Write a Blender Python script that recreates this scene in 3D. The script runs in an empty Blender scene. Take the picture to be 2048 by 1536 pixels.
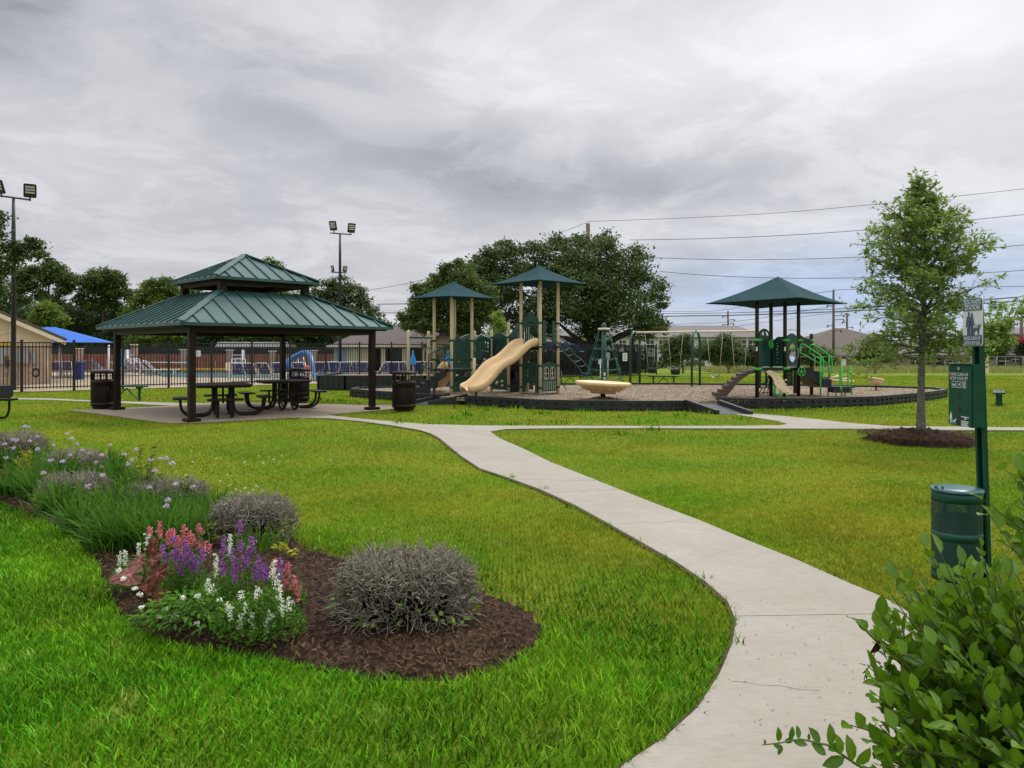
import bpy, bmesh, math, random
import numpy as np
from mathutils import Vector, Matrix, noise as mnoise
from mathutils.geometry import tessellate_polygon
random.seed(7); RG=np.random.default_rng(7)
SC=bpy.context.scene; COL=SC.collection
R=math.radians
# ---------------------------------------------------------------- camera
F=1536.0; HOR=699.0; CH=1.6
cam_d=bpy.data.cameras.new('camera'); cam=bpy.data.objects.new('camera',cam_d); COL.objects.link(cam)
cam.location=(0,0,CH); cam.rotation_euler=(R(90),0,0)
cam_d.sensor_width=36; cam_d.lens=27; cam_d.shift_y=-69/2048; cam_d.clip_end=3000; cam_d.clip_start=0.05
SC.camera=cam
SC.view_settings.view_transform='Standard'; SC.view_settings.look='None'
SC.view_settings.exposure=0.0; SC.view_settings.gamma=1
# ---------------------------------------------------------------- sky
SUN_EL,SUN_AZ=R(52),R(35)      # sun behind thin cloud, ahead and to the right
def new_world():
    w=bpy.data.worlds.new('World'); SC.world=w; w.use_nodes=True
    nt=w.node_tree; nt.nodes.clear(); L=nt.links
    def N(t,**k):
        n=nt.nodes.new(t)
        for a,b in k.items(): setattr(n,a,b)
        return n
    def math_(op,a,b=None,c=None,clamp=False):
        n=N('ShaderNodeMath',operation=op); n.use_clamp=clamp
        for i,x in enumerate((a,b,c)):
            if x is None: continue
            if isinstance(x,(int,float)): n.inputs[i].default_value=x
            else: L.new(x,n.inputs[i])
        return n.outputs[0]
    out=N('ShaderNodeOutputWorld'); bg=N('ShaderNodeBackground'); bg.inputs[1].default_value=0.1
    L.new(bg.outputs[0],out.inputs[0])
    sky=N('ShaderNodeTexSky',sky_type='NISHITA'); sky.sun_disc=False; sky.sun_elevation=SUN_EL; sky.sun_rotation=SUN_AZ
    tc=N('ShaderNodeTexCoord'); sep=N('ShaderNodeSeparateXYZ'); L.new(tc.outputs['Generated'],sep.inputs[0])
    x,y,z=sep.outputs
    # cloud sheet seen in perspective
    zz=math_('ADD',math_('MAXIMUM',z,0.0),0.16)
    cx=math_('DIVIDE',x,zz); cy=math_('DIVIDE',y,zz)
    cv=N('ShaderNodeCombineXYZ'); L.new(cx,cv.inputs[0]); L.new(cy,cv.inputs[1])
    def noise(scale,detail,rough,dist,vec=cv.outputs[0]):
        n=N('ShaderNodeTexNoise'); n.inputs['Scale'].default_value=scale; n.inputs['Detail'].default_value=detail
        n.inputs['Roughness'].default_value=rough; n.inputs['Distortion'].default_value=dist; L.new(vec,n.inputs['Vector']); return n.outputs[0]
    n1=noise(0.55,6,0.5,0.4); n2=noise(1.9,9,0.62,0.5); n3=noise(5.0,8,0.62,0.8)
    az=math_('ARCTAN2',x,y); el=math_('ARCSINE',z)
    wob=math_('MULTIPLY',math_('SUBTRACT',n2,0.5),0.16); wob2=math_('MULTIPLY',math_('SUBTRACT',n1,0.5),0.10)
    azw=math_('ADD',az,wob); elw=math_('ADD',el,wob2)
    def blob(u,v,su,sv):
        a=math.atan((u-1024)/F); e=math.atan((HOR-v)/F*math.cos(a)); sa=su/F; se=sv/F
        dx=math_('DIVIDE',math_('SUBTRACT',azw,a),sa); dy=math_('DIVIDE',math_('SUBTRACT',elw,e),se)
        r=math_('ADD',math_('MULTIPLY',dx,dx),math_('MULTIPLY',dy,dy))
        return math_('EXPONENT',math_('MULTIPLY',r,-1.0))
    lum=math_('ADD',0.665,math_('MULTIPLY',math_('SUBTRACT',n2,0.5),0.34))
    lum=math_('ADD',lum,math_('MULTIPLY',math_('SUBTRACT',n1,0.5),0.22)); lum=math_('ADD',lum,math_('MULTIPLY',math_('SUBTRACT',n3,0.5),0.13))
    eg=N('ShaderNodeMapRange',interpolation_type='SMOOTHSTEP'); L.new(n2,eg.inputs[0]); eg.inputs[1].default_value=.47; eg.inputs[2].default_value=.56; eg.inputs[3].default_value=-.022; eg.inputs[4].default_value=.022
    lum=math_('ADD',lum,eg.outputs[0])
    for (u,v,su,sv,k) in [(1600,100,520,150,.18),(1950,60,300,200,.12),(1380,-20,260,120,.06),(1950,330,200,90,.08),(10,20,150,90,-.24),(420,140,330,60,-.09),(960,330,250,70,-.20),(1000,110,300,60,.08),(300,480,420,120,-.03),
                          (660,280,300,60,-.07),(1260,385,300,40,-.13),(700,60,260,60,.03),(60,360,230,120,.05),(1500,560,300,110,.02),
                          (560,230,160,30,-.05),(1100,180,260,60,.06),(1330,330,200,30,-.06),(1560,470,260,26,.10),(2000,470,90,60,.16),(1640,30,200,60,-.05)]:
        lum=math_('ADD',lum,math_('MULTIPLY',blob(u,v,su,sv),k))
    # overcast sky is brighter overhead than at the horizon
    ov=N('ShaderNodeMapRange'); L.new(z,ov.inputs[0]); ov.inputs[1].default_value=0.42; ov.inputs[2].default_value=0.95; ov.inputs[3].default_value=1.0; ov.inputs[4].default_value=3.1
    lum=math_('MAXIMUM',lum,0.2); lum=math_('MULTIPLY',lum,ov.outputs[0])
    ramp=N('ShaderNodeMix',data_type='RGBA'); ramp.inputs[6].default_value=(0.925,0.965,1.16,1); ramp.inputs[7].default_value=(1.0,1.0,1.02,1)
    L.new(math_('MULTIPLY',lum,1.25,clamp=True),ramp.inputs[0])
    blue=N('ShaderNodeMix',data_type='RGBA'); L.new(ramp.outputs[2],blue.inputs[6]); blue.inputs[7].default_value=(0.66,0.84,1.18,1)
    bm=math_('ADD',blob(1560,600,420,75),math_('MULTIPLY',blob(1900,560,330,90),.55)); bm=math_('MULTIPLY',bm,.72,clamp=True)
    L.new(bm,blue.inputs[0])
    sc=N('ShaderNodeVectorMath',operation='SCALE'); L.new(blue.outputs[2],sc.inputs[0]); L.new(math_('MULTIPLY',lum,10.0),sc.inputs[3])
    mx=N('ShaderNodeMix',data_type='RGBA'); mx.inputs[0].default_value=0.95; L.new(sky.outputs[0],mx.inputs[6]); L.new(sc.outputs[0],mx.inputs[7])
    L.new(mx.outputs[2],bg.inputs[0])
new_world()
sd=bpy.data.lights.new('sun','SUN'); sun=bpy.data.objects.new('sun',sd); COL.objects.link(sun)
sd.energy=2.0; sd.angle=R(10); sd.color=(1,.96,.9)
sdir=Vector((math.sin(SUN_AZ)*math.cos(SUN_EL),math.cos(SUN_AZ)*math.cos(SUN_EL),math.sin(SUN_EL)))
sun.rotation_euler=sdir.to_track_quat('Z','Y').to_euler(); sun.location=(0,0,30)
# ---------------------------------------------------------------- measuring
def gz(y):  return -max(0.0,y-47.0)*0.0205            # the park falls away beyond the playground
def W(u,v,D): return Vector(((u-1024)/F*D,D,CH+(HOR-v)/F*D))
def X(u,D): return (u-1024)/F*D
def G(u,v,z=0.0):
    D=(CH-z)*F/(v-HOR); return Vector(((u-1024)/F*D,D,z))
def Zt(v,D): return CH+(HOR-v)/F*D
# ---------------------------------------------------------------- materials
def pm(name,c,rough=.6,var=.15,scale=4.0,bump=0.0,bscale=40.0,metal=0.0,spec=.5,c2=None,attr=False,trans=0.0,detail=6,coat=0.0,stretch=None):
    m=bpy.data.materials.new(name); m.use_nodes=True; nt=m.node_tree; L=nt.links; b=nt.nodes['Principled BSDF']
    b.inputs['Roughness'].default_value=rough; b.inputs['Metallic'].default_value=metal
    b.inputs['Specular IOR Level'].default_value=spec
    if coat: b.inputs['Coat Weight'].default_value=coat; b.inputs['Coat Roughness'].default_value=.15
    tc=nt.nodes.new('ShaderNodeTexCoord'); vec=tc.outputs['Object']
    if stretch:
        mp=nt.nodes.new('ShaderNodeMapping'); mp.inputs['Scale'].default_value=stretch; L.new(vec,mp.inputs[0]); vec=mp.outputs[0]
    no=nt.nodes.new('ShaderNodeTexNoise'); no.inputs['Scale'].default_value=scale; no.inputs['Detail'].default_value=detail; no.inputs['Roughness'].default_value=.6
    L.new(vec,no.inputs['Vector'])
    mr=nt.nodes.new('ShaderNodeMapRange'); mr.inputs[1].default_value=.3; mr.inputs[2].default_value=.7
    if attr:
        at=nt.nodes.new('ShaderNodeAttribute'); at.attribute_name='r'
        ad=nt.nodes.new('ShaderNodeMath'); ad.operation='MULTIPLY_ADD'; L.new(no.outputs[0],ad.inputs[0]); ad.inputs[1].default_value=.5
        m2=nt.nodes.new('ShaderNodeMath'); m2.operation='MULTIPLY'; L.new(at.outputs['Fac'],m2.inputs[0]); m2.inputs[1].default_value=.55; L.new(m2.outputs[0],ad.inputs[2])
        L.new(ad.outputs[0],mr.inputs[0]); mr.inputs[1].default_value=.12; mr.inputs[2].default_value=.92
    else: L.new(no.outputs[0],mr.inputs[0])
    mx=nt.nodes.new('ShaderNodeMix'); mx.data_type='RGBA'; L.new(mr.outputs[0],mx.inputs[0])
    if c2 is None:
        ca=[max(0,q*(1-var)) for q in c]; cb=[min(1,q*(1+var)) for q in c]
    else: ca,cb=c,c2
    mx.inputs[6].default_value=(*ca,1); mx.inputs[7].default_value=(*cb,1); L.new(mx.outputs[2],b.inputs['Base Color'])
    if bump:
        n2=nt.nodes.new('ShaderNodeTexNoise'); n2.inputs['Scale'].default_value=bscale; n2.inputs['Detail'].default_value=4; L.new(vec,n2.inputs['Vector'])
        bp=nt.nodes.new('ShaderNodeBump'); bp.inputs['Strength'].default_value=bump; bp.inputs['Distance'].default_value=.02
        L.new(n2.outputs[0],bp.inputs['Height']); L.new(bp.outputs[0],b.inputs['Normal'])
    if trans:
        out=[n for n in nt.nodes if n.type=='OUTPUT_MATERIAL'][0]
        tr=nt.nodes.new('ShaderNodeBsdfTranslucent'); ms=nt.nodes.new('ShaderNodeMixShader'); ms.inputs[0].default_value=trans
        hs=nt.nodes.new('ShaderNodeHueSaturation'); hs.inputs['Value'].default_value=1.5; hs.inputs['Hue'].default_value=.485; L.new(mx.outputs[2],hs.inputs['Color']); L.new(hs.outputs[0],tr.inputs[0])
        L.new(b.outputs[0],ms.inputs[1]); L.new(tr.outputs[0],ms.inputs[2]); L.new(ms.outputs[0],out.inputs[0])
    return m
def node_mat(name):
    m=bpy.data.materials.new(name); m.use_nodes=True; nt=m.node_tree
    def N(t,**k):
        n=nt.nodes.new(t)
        for a,b in k.items():
            if a.startswith('_'): n.inputs[a[1:].replace('_',' ')].default_value=b
            else: setattr(n,a,b)
        return n
    return m,nt,nt.links,nt.nodes['Principled BSDF'],N
def mixc(nt,L,f,a,b,blend='MIX'):
    n=nt.nodes.new('ShaderNodeMix'); n.data_type='RGBA'; n.blend_type=blend
    for i,x in ((0,f),(6,a),(7,b)):
        if isinstance(x,(int,float)): n.inputs[i].default_value=x
        elif isinstance(x,tuple): n.inputs[i].default_value=(*x,1) if len(x)==3 else x
        else: L.new(x,n.inputs[i])
    return n.outputs[2]
def mrange(nt,L,x,a,b,c=0.0,d=1.0):
    n=nt.nodes.new('ShaderNodeMapRange'); L.new(x,n.inputs[0])
    for i,q in zip((1,2,3,4),(a,b,c,d)): n.inputs[i].default_value=q
    return n.outputs[0]
def mat_lawn():
    m,nt,L,b,N=node_mat('lawn_ground'); tc=N('ShaderNodeTexCoord')
    n1=N('ShaderNodeTexNoise',_Scale=.35,_Detail=5); n2=N('ShaderNodeTexNoise',_Scale=3.0,_Detail=6,_Roughness=.7); n3=N('ShaderNodeTexNoise',_Scale=60.,_Detail=4,_Roughness=.7)
    for n in (n1,n2,n3): L.new(tc.outputs['Object'],n.inputs['Vector'])
    a=mixc(nt,L,mrange(nt,L,n1.outputs[0],.38,.62),(.125,.225,.012),(.22,.26,.02))
    a=mixc(nt,L,mrange(nt,L,n2.outputs[0],.60,.78,0,.55),a,(.30,.26,.06))
    a=mixc(nt,L,mrange(nt,L,n3.outputs[0],.3,.7),mixc(nt,L,1.0,a,(.55,.6,.5),'MULTIPLY'),a)
    L.new(a,b.inputs['Base Color']); b.inputs['Roughness'].default_value=.95; b.inputs['Specular IOR Level'].default_value=.1
    bp=N('ShaderNodeBump',_Strength=.6,_Distance=.03); L.new(n3.outputs[0],bp.inputs['Height']); L.new(bp.outputs[0],b.inputs['Normal'])
    return m
def mat_concrete(name,c,dark,streak=False):
    m,nt,L,b,N=node_mat(name); tc=N('ShaderNodeTexCoord')
    n1=N('ShaderNodeTexNoise',_Scale=1.1,_Detail=6,_Roughness=.65); n2=N('ShaderNodeTexNoise',_Scale=14.,_Detail=6,_Roughness=.7); n3=N('ShaderNodeTexNoise',_Scale=260.,_Detail=3)
    mp=N('ShaderNodeMapping'); mp.inputs['Scale'].default_value=(1,9,1); L.new(tc.outputs['Object'],mp.inputs[0])
    n4=N('ShaderNodeTexNoise',_Scale=2.2 if streak else 8.,_Detail=5,_Roughness=.6); L.new(mp.outputs[0],n4.inputs['Vector'])
    for n in (n1,n2,n3): L.new(tc.outputs['Object'],n.inputs['Vector'])
    a=mixc(nt,L,mrange(nt,L,n1.outputs[0],.3,.7),c,(c[0]*.80,c[1]*.74,c[2]*.68))
    a=mixc(nt,L,mrange(nt,L,n2.outputs[0],.35,.7,0,.6),a,tuple(q*.72 for q in c))
    a=mixc(nt,L,mrange(nt,L,n4.outputs[0],.5,.74,0,.85 if streak else .40),a,dark)
    a=mixc(nt,L,mrange(nt,L,n3.outputs[0],.56,.72,0,.55),a,tuple(q*.5 for q in c))
    L.new(a,b.inputs['Base Color']); b.inputs['Roughness'].default_value=.85; b.inputs['Specular IOR Level'].default_value=.3
    bp=N('ShaderNodeBump',_Strength=.35,_Distance=.004); ad=N('ShaderNodeMath',operation='ADD'); L.new(n3.outputs[0],ad.inputs[0]); L.new(n4.outputs[0],ad.inputs[1])
    L.new(ad.outputs[0],bp.inputs['Height']); L.new(bp.outputs[0],b.inputs['Normal'])
    return m
def mat_chips(name,cols,scale,bump=.8):
    m,nt,L,b,N=node_mat(name); tc=N('ShaderNodeTexCoord')
    v=N('ShaderNodeTexVoronoi',_Scale=scale,_Randomness=1.0); mp=N('ShaderNodeMapping'); mp.inputs['Rotation'].default_value=(0,0,.6); mp.inputs['Scale'].default_value=(1,.55,1)
    L.new(tc.outputs['Object'],mp.inputs[0]); L.new(mp.outputs[0],v.inputs['Vector'])
    s=N('ShaderNodeSeparateColor'); L.new(v.outputs['Color'],s.inputs[0])
    r=N('ShaderNodeValToRGB'); L.new(s.outputs[0],r.inputs[0]); e=r.color_ramp.elements
    while len(e)<len(cols): e.new(.5)
    for i,cc in enumerate(cols): e[i].position=i/(len(cols)-1); e[i].color=(*cc,1)
    n=N('ShaderNodeTexNoise',_Scale=.7,_Detail=5); L.new(tc.outputs['Object'],n.inputs['Vector'])
    a=mixc(nt,L,mrange(nt,L,n.outputs[0],.35,.65,0,.45),r.outputs[0],tuple(q*.6 for q in cols[1]))
    L.new(a,b.inputs['Base Color']); b.inputs['Roughness'].default_value=.95; b.inputs['Specular IOR Level'].default_value=.15
    bp=N('ShaderNodeBump',_Strength=bump,_Distance=.03); ad=N('ShaderNodeMath',operation='ADD'); L.new(v.outputs['Distance'],ad.inputs[0]); L.new(s.outputs[1],ad.inputs[1])
    L.new(ad.outputs[0],bp.inputs['Height']); L.new(bp.outputs[0],b.inputs['Normal'])
    return m
def mat_brick(name,c1,c2,mortar,sc=1.0):
    m,nt,L,b,N=node_mat(name); tc=N('ShaderNodeTexCoord'); s=N('ShaderNodeSeparateXYZ'); L.new(tc.outputs['Object'],s.inputs[0])
    ad=N('ShaderNodeMath',operation='ADD'); L.new(s.outputs[0],ad.inputs[0]); L.new(s.outputs[1],ad.inputs[1])
    cb=N('ShaderNodeCombineXYZ'); L.new(ad.outputs[0],cb.inputs[0]); L.new(s.outputs[2],cb.inputs[1])
    br=N('ShaderNodeTexBrick',_Scale=1.0/sc,_Mortar_Size=.012); br.inputs['Brick Width'].default_value=.24; br.inputs['Row Height'].default_value=.085
    br.inputs['Color1'].default_value=(*c1,1); br.inputs['Color2'].default_value=(*c2,1); br.inputs['Mortar'].default_value=(*mortar,1)
    L.new(cb.outputs[0],br.inputs['Vector']); n=N('ShaderNodeTexNoise',_Scale=1.3,_Detail=6); L.new(tc.outputs['Object'],n.inputs['Vector'])
    L.new(mixc(nt,L,mrange(nt,L,n.outputs[0],.35,.7,0,.45),br.outputs[0],tuple(q*.55 for q in c1)),b.inputs['Base Color']); b.inputs['Roughness'].default_value=.9
    return m
def mat_glass(name,c=(.8,.9,.9)):
    m,nt,L,b,N=node_mat(name); b.inputs['Base Color'].default_value=(*c,1); b.inputs['Transmission Weight'].default_value=.95; b.inputs['Roughness'].default_value=.03; b.inputs['IOR'].default_value=1.1
    return m
M={}
M['lawn']=mat_lawn()
M['concrete']=mat_concrete('path_concrete',(.38,.36,.315),(.22,.18,.14))
M['pad']=mat_concrete('pad_concrete',(.37,.315,.25),(.15,.10,.07),True)
M['deck']=mat_concrete('deck_concrete',(.44,.36,.28),(.36,.28,.21))
M['chips']=mat_chips('wood_chips',[(.09,.07,.055),(.22,.17,.12),(.34,.26,.18),(.48,.41,.32)],26)
M['mulch']=mat_chips('dark_mulch',[(.014,.008,.005),(.036,.020,.011),(.060,.035,.019),(.09,.055,.034)],45,1.0)
M['mulchchip']=pm('mulch_chip',(.035,.018,.01),.9,c2=(.16,.09,.05),scale=30,attr=True,spec=.2)
def mat_grass(name,g1,g2,straw,sc=.45,tr=.28,lo=.28,hi=1.25):
    m,nt,L,b,N=node_mat(name); tc=N('ShaderNodeTexCoord'); at=N('ShaderNodeAttribute'); at.attribute_name='r'
    n1=N('ShaderNodeTexNoise',_Scale=sc,_Detail=4,_Roughness=.6); n2=N('ShaderNodeTexNoise',_Scale=sc*5.5,_Detail=5,_Roughness=.65); n3=N('ShaderNodeTexNoise',_Scale=sc*22,_Detail=3)
    for n in (n1,n2,n3): L.new(tc.outputs['Object'],n.inputs['Vector'])
    a=mixc(nt,L,mrange(nt,L,n1.outputs[0],.40,.60),g1,g2)
    a=mixc(nt,L,mrange(nt,L,n2.outputs[0],.58,.72,0,.6),a,straw)
    k=N('ShaderNodeMath',operation='MULTIPLY_ADD'); L.new(at.outputs['Fac'],k.inputs[0]); k.inputs[1].default_value=hi-lo; k.inputs[2].default_value=lo
    k2=N('ShaderNodeMath',operation='MULTIPLY'); L.new(k.outputs[0],k2.inputs[0]); L.new(mrange(nt,L,n3.outputs[0],.3,.7,.72,1.25),k2.inputs[1])
    s=N('ShaderNodeVectorMath',operation='SCALE'); L.new(a,s.inputs[0]); L.new(k2.outputs[0],s.inputs[3]); L.new(s.outputs[0],b.inputs['Base Color'])
    b.inputs['Roughness'].default_value=.55; b.inputs['Specular IOR Level'].default_value=.12
    out=[n for n in nt.nodes if n.type=='OUTPUT_MATERIAL'][0]; t=N('ShaderNodeBsdfTranslucent'); ms=N('ShaderNodeMixShader'); ms.inputs[0].default_value=tr
    L.new(s.outputs[0],t.inputs[0]); L.new(b.outputs[0],ms.inputs[1]); L.new(t.outputs[0],ms.inputs[2]); L.new(ms.outputs[0],out.inputs[0]); return m
M['grass']=mat_grass('grass_blade',(.10,.35,.007),(.22,.46,.016),(.42,.40,.09),tr=.16,lo=.16,hi=1.35) if True else pm('grass_blade',(.022,.12,.003),.55,c2=(.24,.46,.025),scale=1.2,attr=True,trans=.3,spec=.3)
M['grassy']=mat_grass('mown_grass_blade',(.22,.40,.014),(.41,.42,.030),(.58,.44,.12),lo=.5,hi=1.15) if True else pm('grass_blade_dry',(.10,.20,.004),.6,c2=(.46,.46,.06),scale=.8,attr=True,trans=.3,spec=.25)
M['field']=pm('field_grass',(.14,.20,.04),.8,c2=(.36,.34,.15),scale=.5,attr=True,trans=.2,spec=.1)
M['brown']=pm('brown_powdercoat',(.020,.0095,.007),.5,.25,3,bump=.05,spec=.22)
M['black']=pm('black_plastic',(.016,.018,.022),.5,.3,6,bump=.12,bscale=30)
M['blacksteel']=pm('black_steel',(.012,.012,.013),.5,.2)
M['roofgreen']=pm('green_metal_roof',(.034,.090,.084),.42,.25,1.6,spec=.5,metal=.15,stretch=(1,1,1))
M['shade']=pm('green_shade_fabric',(.018,.057,.068),.9,.14,2.0,bump=.2,bscale=120,spec=.12)
M['tan']=pm('tan_post',(.68,.58,.37),.5,.12,4)
M['tanplastic']=pm('tan_plastic',(.78,.56,.30),.42,.10,1.5,bump=.05)
M['beige']=pm('beige_plastic',(.66,.52,.30),.45,.1,2)
M['green']=pm('dark_green_plastic',(.010,.062,.042),.42,.15,3)
M['greenbox']=pm('green_enamel',(.004,.060,.034),.42,.18,6,bump=.04,bscale=60,spec=.3)
M['greenlid']=pm('green_lid',(.05,.13,.14),.3,.25,9,bump=.06)
M['panelg']=pm('teal_green_panel',(.014,.082,.064),.5,.12,3)
M['steelg']=pm('green_tube',(.006,.058,.038),.35,.12)
M['lime']=pm('lime_green_metal',(.055,.55,.075),.35,.08)
M['dbrown']=pm('dark_brown_post',(.022,.012,.012),.4,.2)
M['stepbrown']=pm('brown_plastic',(.085,.048,.038),.5,.15)
M['white']=pm('white_paint',(.78,.78,.76),.5,.05)
M['signblue']=pm('sign_blue',(.055,.095,.16),.45,.1)
M['signwhite']=pm('sign_white',(.62,.66,.67),.45,.06,20)
M['cream']=pm('cream_siding',(.62,.52,.34),.8,.06,1.5,stretch=(.5,.5,9))
M['creamtrim']=pm('cream_trim',(.70,.62,.44),.7,.06)
M['brickL']=mat_brick('blond_brick',(.52,.36,.24),(.42,.27,.18),(.50,.44,.36))
M['brickR']=mat_brick('red_brick',(.28,.15,.11),(.20,.11,.085),(.30,.25,.22))
M['brickG']=mat_brick('grey_brick',(.34,.27,.21),(.27,.20,.15),(.34,.31,.28))
M['pillar']=mat_brick('pillar_brick',(.36,.24,.17),(.26,.16,.11),(.36,.31,.26))
M['shingle']=pm('brown_shingle',(.07,.055,.05),.9,c2=(.13,.105,.095),scale=6,bump=.4,bscale=14,stretch=(1,1,4))
M['shingleR']=pm('umber_shingle',(.075,.060,.050),.9,c2=(.135,.112,.095),scale=5,bump=.3,stretch=(1,1,4))
M['shingleG']=pm('grey_shingle',(.12,.115,.115),.9,c2=(.19,.18,.18),scale=2,bump=.2)
M['wood']=pm('stained_wood',(.14,.045,.026),.8,c2=(.30,.115,.07),scale=3,stretch=(5,5,.3),bump=.2)
M['screen']=pm('dark_screen',(.012,.014,.018),.8,.3,10)
M['blueshade']=pm('blue_fabric',(.012,.12,.52),.7,.12,1.5)
M['bluesling']=pm('navy_sling',(.015,.035,.20),.6,.3,8)
M['bluelt']=pm('light_blue_fabric',(.03,.30,.75),.7,.15,3)
M['blueslide']=pm('blue_slide',(.03,.12,.30),.35,.15)
M['water']=pm('pool_water',(.05,.30,.40),.08,.2,3,bump=.25,bscale=5)
M['win']=pm('dark_window',(.02,.025,.03),.1,.2)
M['stucco']=pm('white_stucco',(.66,.66,.64),.85,.06,.6)
M['bark']=pm('oak_bark',(.04,.03,.024),.95,c2=(.10,.085,.07),scale=7,bump=.8,bscale=18,stretch=(1,1,.35))
M['barkL']=pm('pale_bark',(.045,.04,.034),.95,c2=(.30,.29,.25),scale=16,bump=1.0,bscale=30,stretch=(1,1,3.5))
M['barkT']=pm('tan_bark',(.28,.18,.11),.9,c2=(.42,.30,.20),scale=8,bump=.3)
M['polewood']=pm('weathered_pole',(.09,.07,.055),.9,c2=(.16,.13,.105),scale=6,stretch=(1,1,.2))
M['steelpole']=pm('bronze_pole',(.022,.020,.020),.5,.2)
M['lamp']=pm('lamp_lens',(.55,.56,.55),.25,.1)
M['grey']=pm('grey_metal',(.30,.31,.32),.5,.12,metal=.3)
M['rope']=pm('green_rope',(.012,.12,.09),.6,.15,30)
M['chain']=pm('chain_sleeve',(.42,.36,.25),.6,.1)
M['rubber']=pm('black_rubber',(.012,.012,.012),.6,.2)
M['soffit']=pm('grey_soffit',(.32,.31,.30),.7,.1)
M['orange']=pm('orange_plastic',(.60,.10,.03),.5,.1)
M['yellow']=pm('yellow_plastic',(.62,.36,.03),.5,.1)
def leafm(n,a,b,tr=.25,spec=.10,rough=.55): return pm(n,a,rough,c2=b,scale=1.0,attr=True,trans=tr,spec=spec)
M['oak']=leafm('oak_leaf',(.020,.048,.016),(.145,.205,.065),.2)
M['oakb']=leafm('bright_oak_leaf',(.035,.080,.014),(.19,.27,.05),.25)
M['oakm']=leafm('mid_oak_leaf',(.024,.056,.015),(.16,.23,.055),.22)
M['pine']=leafm('pine_needles',(.025,.060,.016),(.13,.19,.05),.2)
M['deep']=leafm('deep_leaf',(.016,.040,.014),(.085,.14,.045),.18)
M['sapling']=leafm('sapling_leaf',(.050,.115,.022),(.31,.43,.10),.34)
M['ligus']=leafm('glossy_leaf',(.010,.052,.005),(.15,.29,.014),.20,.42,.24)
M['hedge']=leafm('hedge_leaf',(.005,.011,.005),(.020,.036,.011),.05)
M['strap']=leafm('strap_leaf',(.018,.085,.010),(.12,.28,.03),.3)
M['bedleaf']=leafm('bedding_leaf',(.022,.085,.008),(.12,.27,.024),.25)
M['yleaf']=leafm('yellow_green_leaf',(.18,.22,.012),(.40,.38,.05),.3)
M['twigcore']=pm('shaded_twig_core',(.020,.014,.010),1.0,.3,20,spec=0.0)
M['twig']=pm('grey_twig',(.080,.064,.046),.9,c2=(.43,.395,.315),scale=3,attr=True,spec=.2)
M['stem']=pm('green_stem',(.06,.13,.02),.7,.2)
M['wire']=pm('weathered_cable',(.05,.055,.06),.7,.1)
M['lilac']=pm('lilac_petal',(.45,.30,.50),.7,c2=(.75,.62,.76),scale=5,attr=True,trans=.2)
M['pink']=pm('pink_petal',(.50,.05,.11),.7,c2=(.90,.34,.40),scale=5,attr=True,trans=.2)
M['purple']=pm('purple_petal',(.17,.025,.26),.7,c2=(.54,.20,.60),scale=5,attr=True,trans=.2)
M['wpetal']=pm('white_petal',(.70,.74,.60),.7,c2=(.85,.86,.80),scale=5,attr=True,trans=.2)
M['deadleaf']=pm('dead_leaf',(.12,.035,.02),.8,.3,20)
M['redpetal']=leafm('crimson_blossom',(.25,.02,.03),(.5,.06,.09),.1)
M['glass']=mat_glass('clear_bubble')
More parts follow.
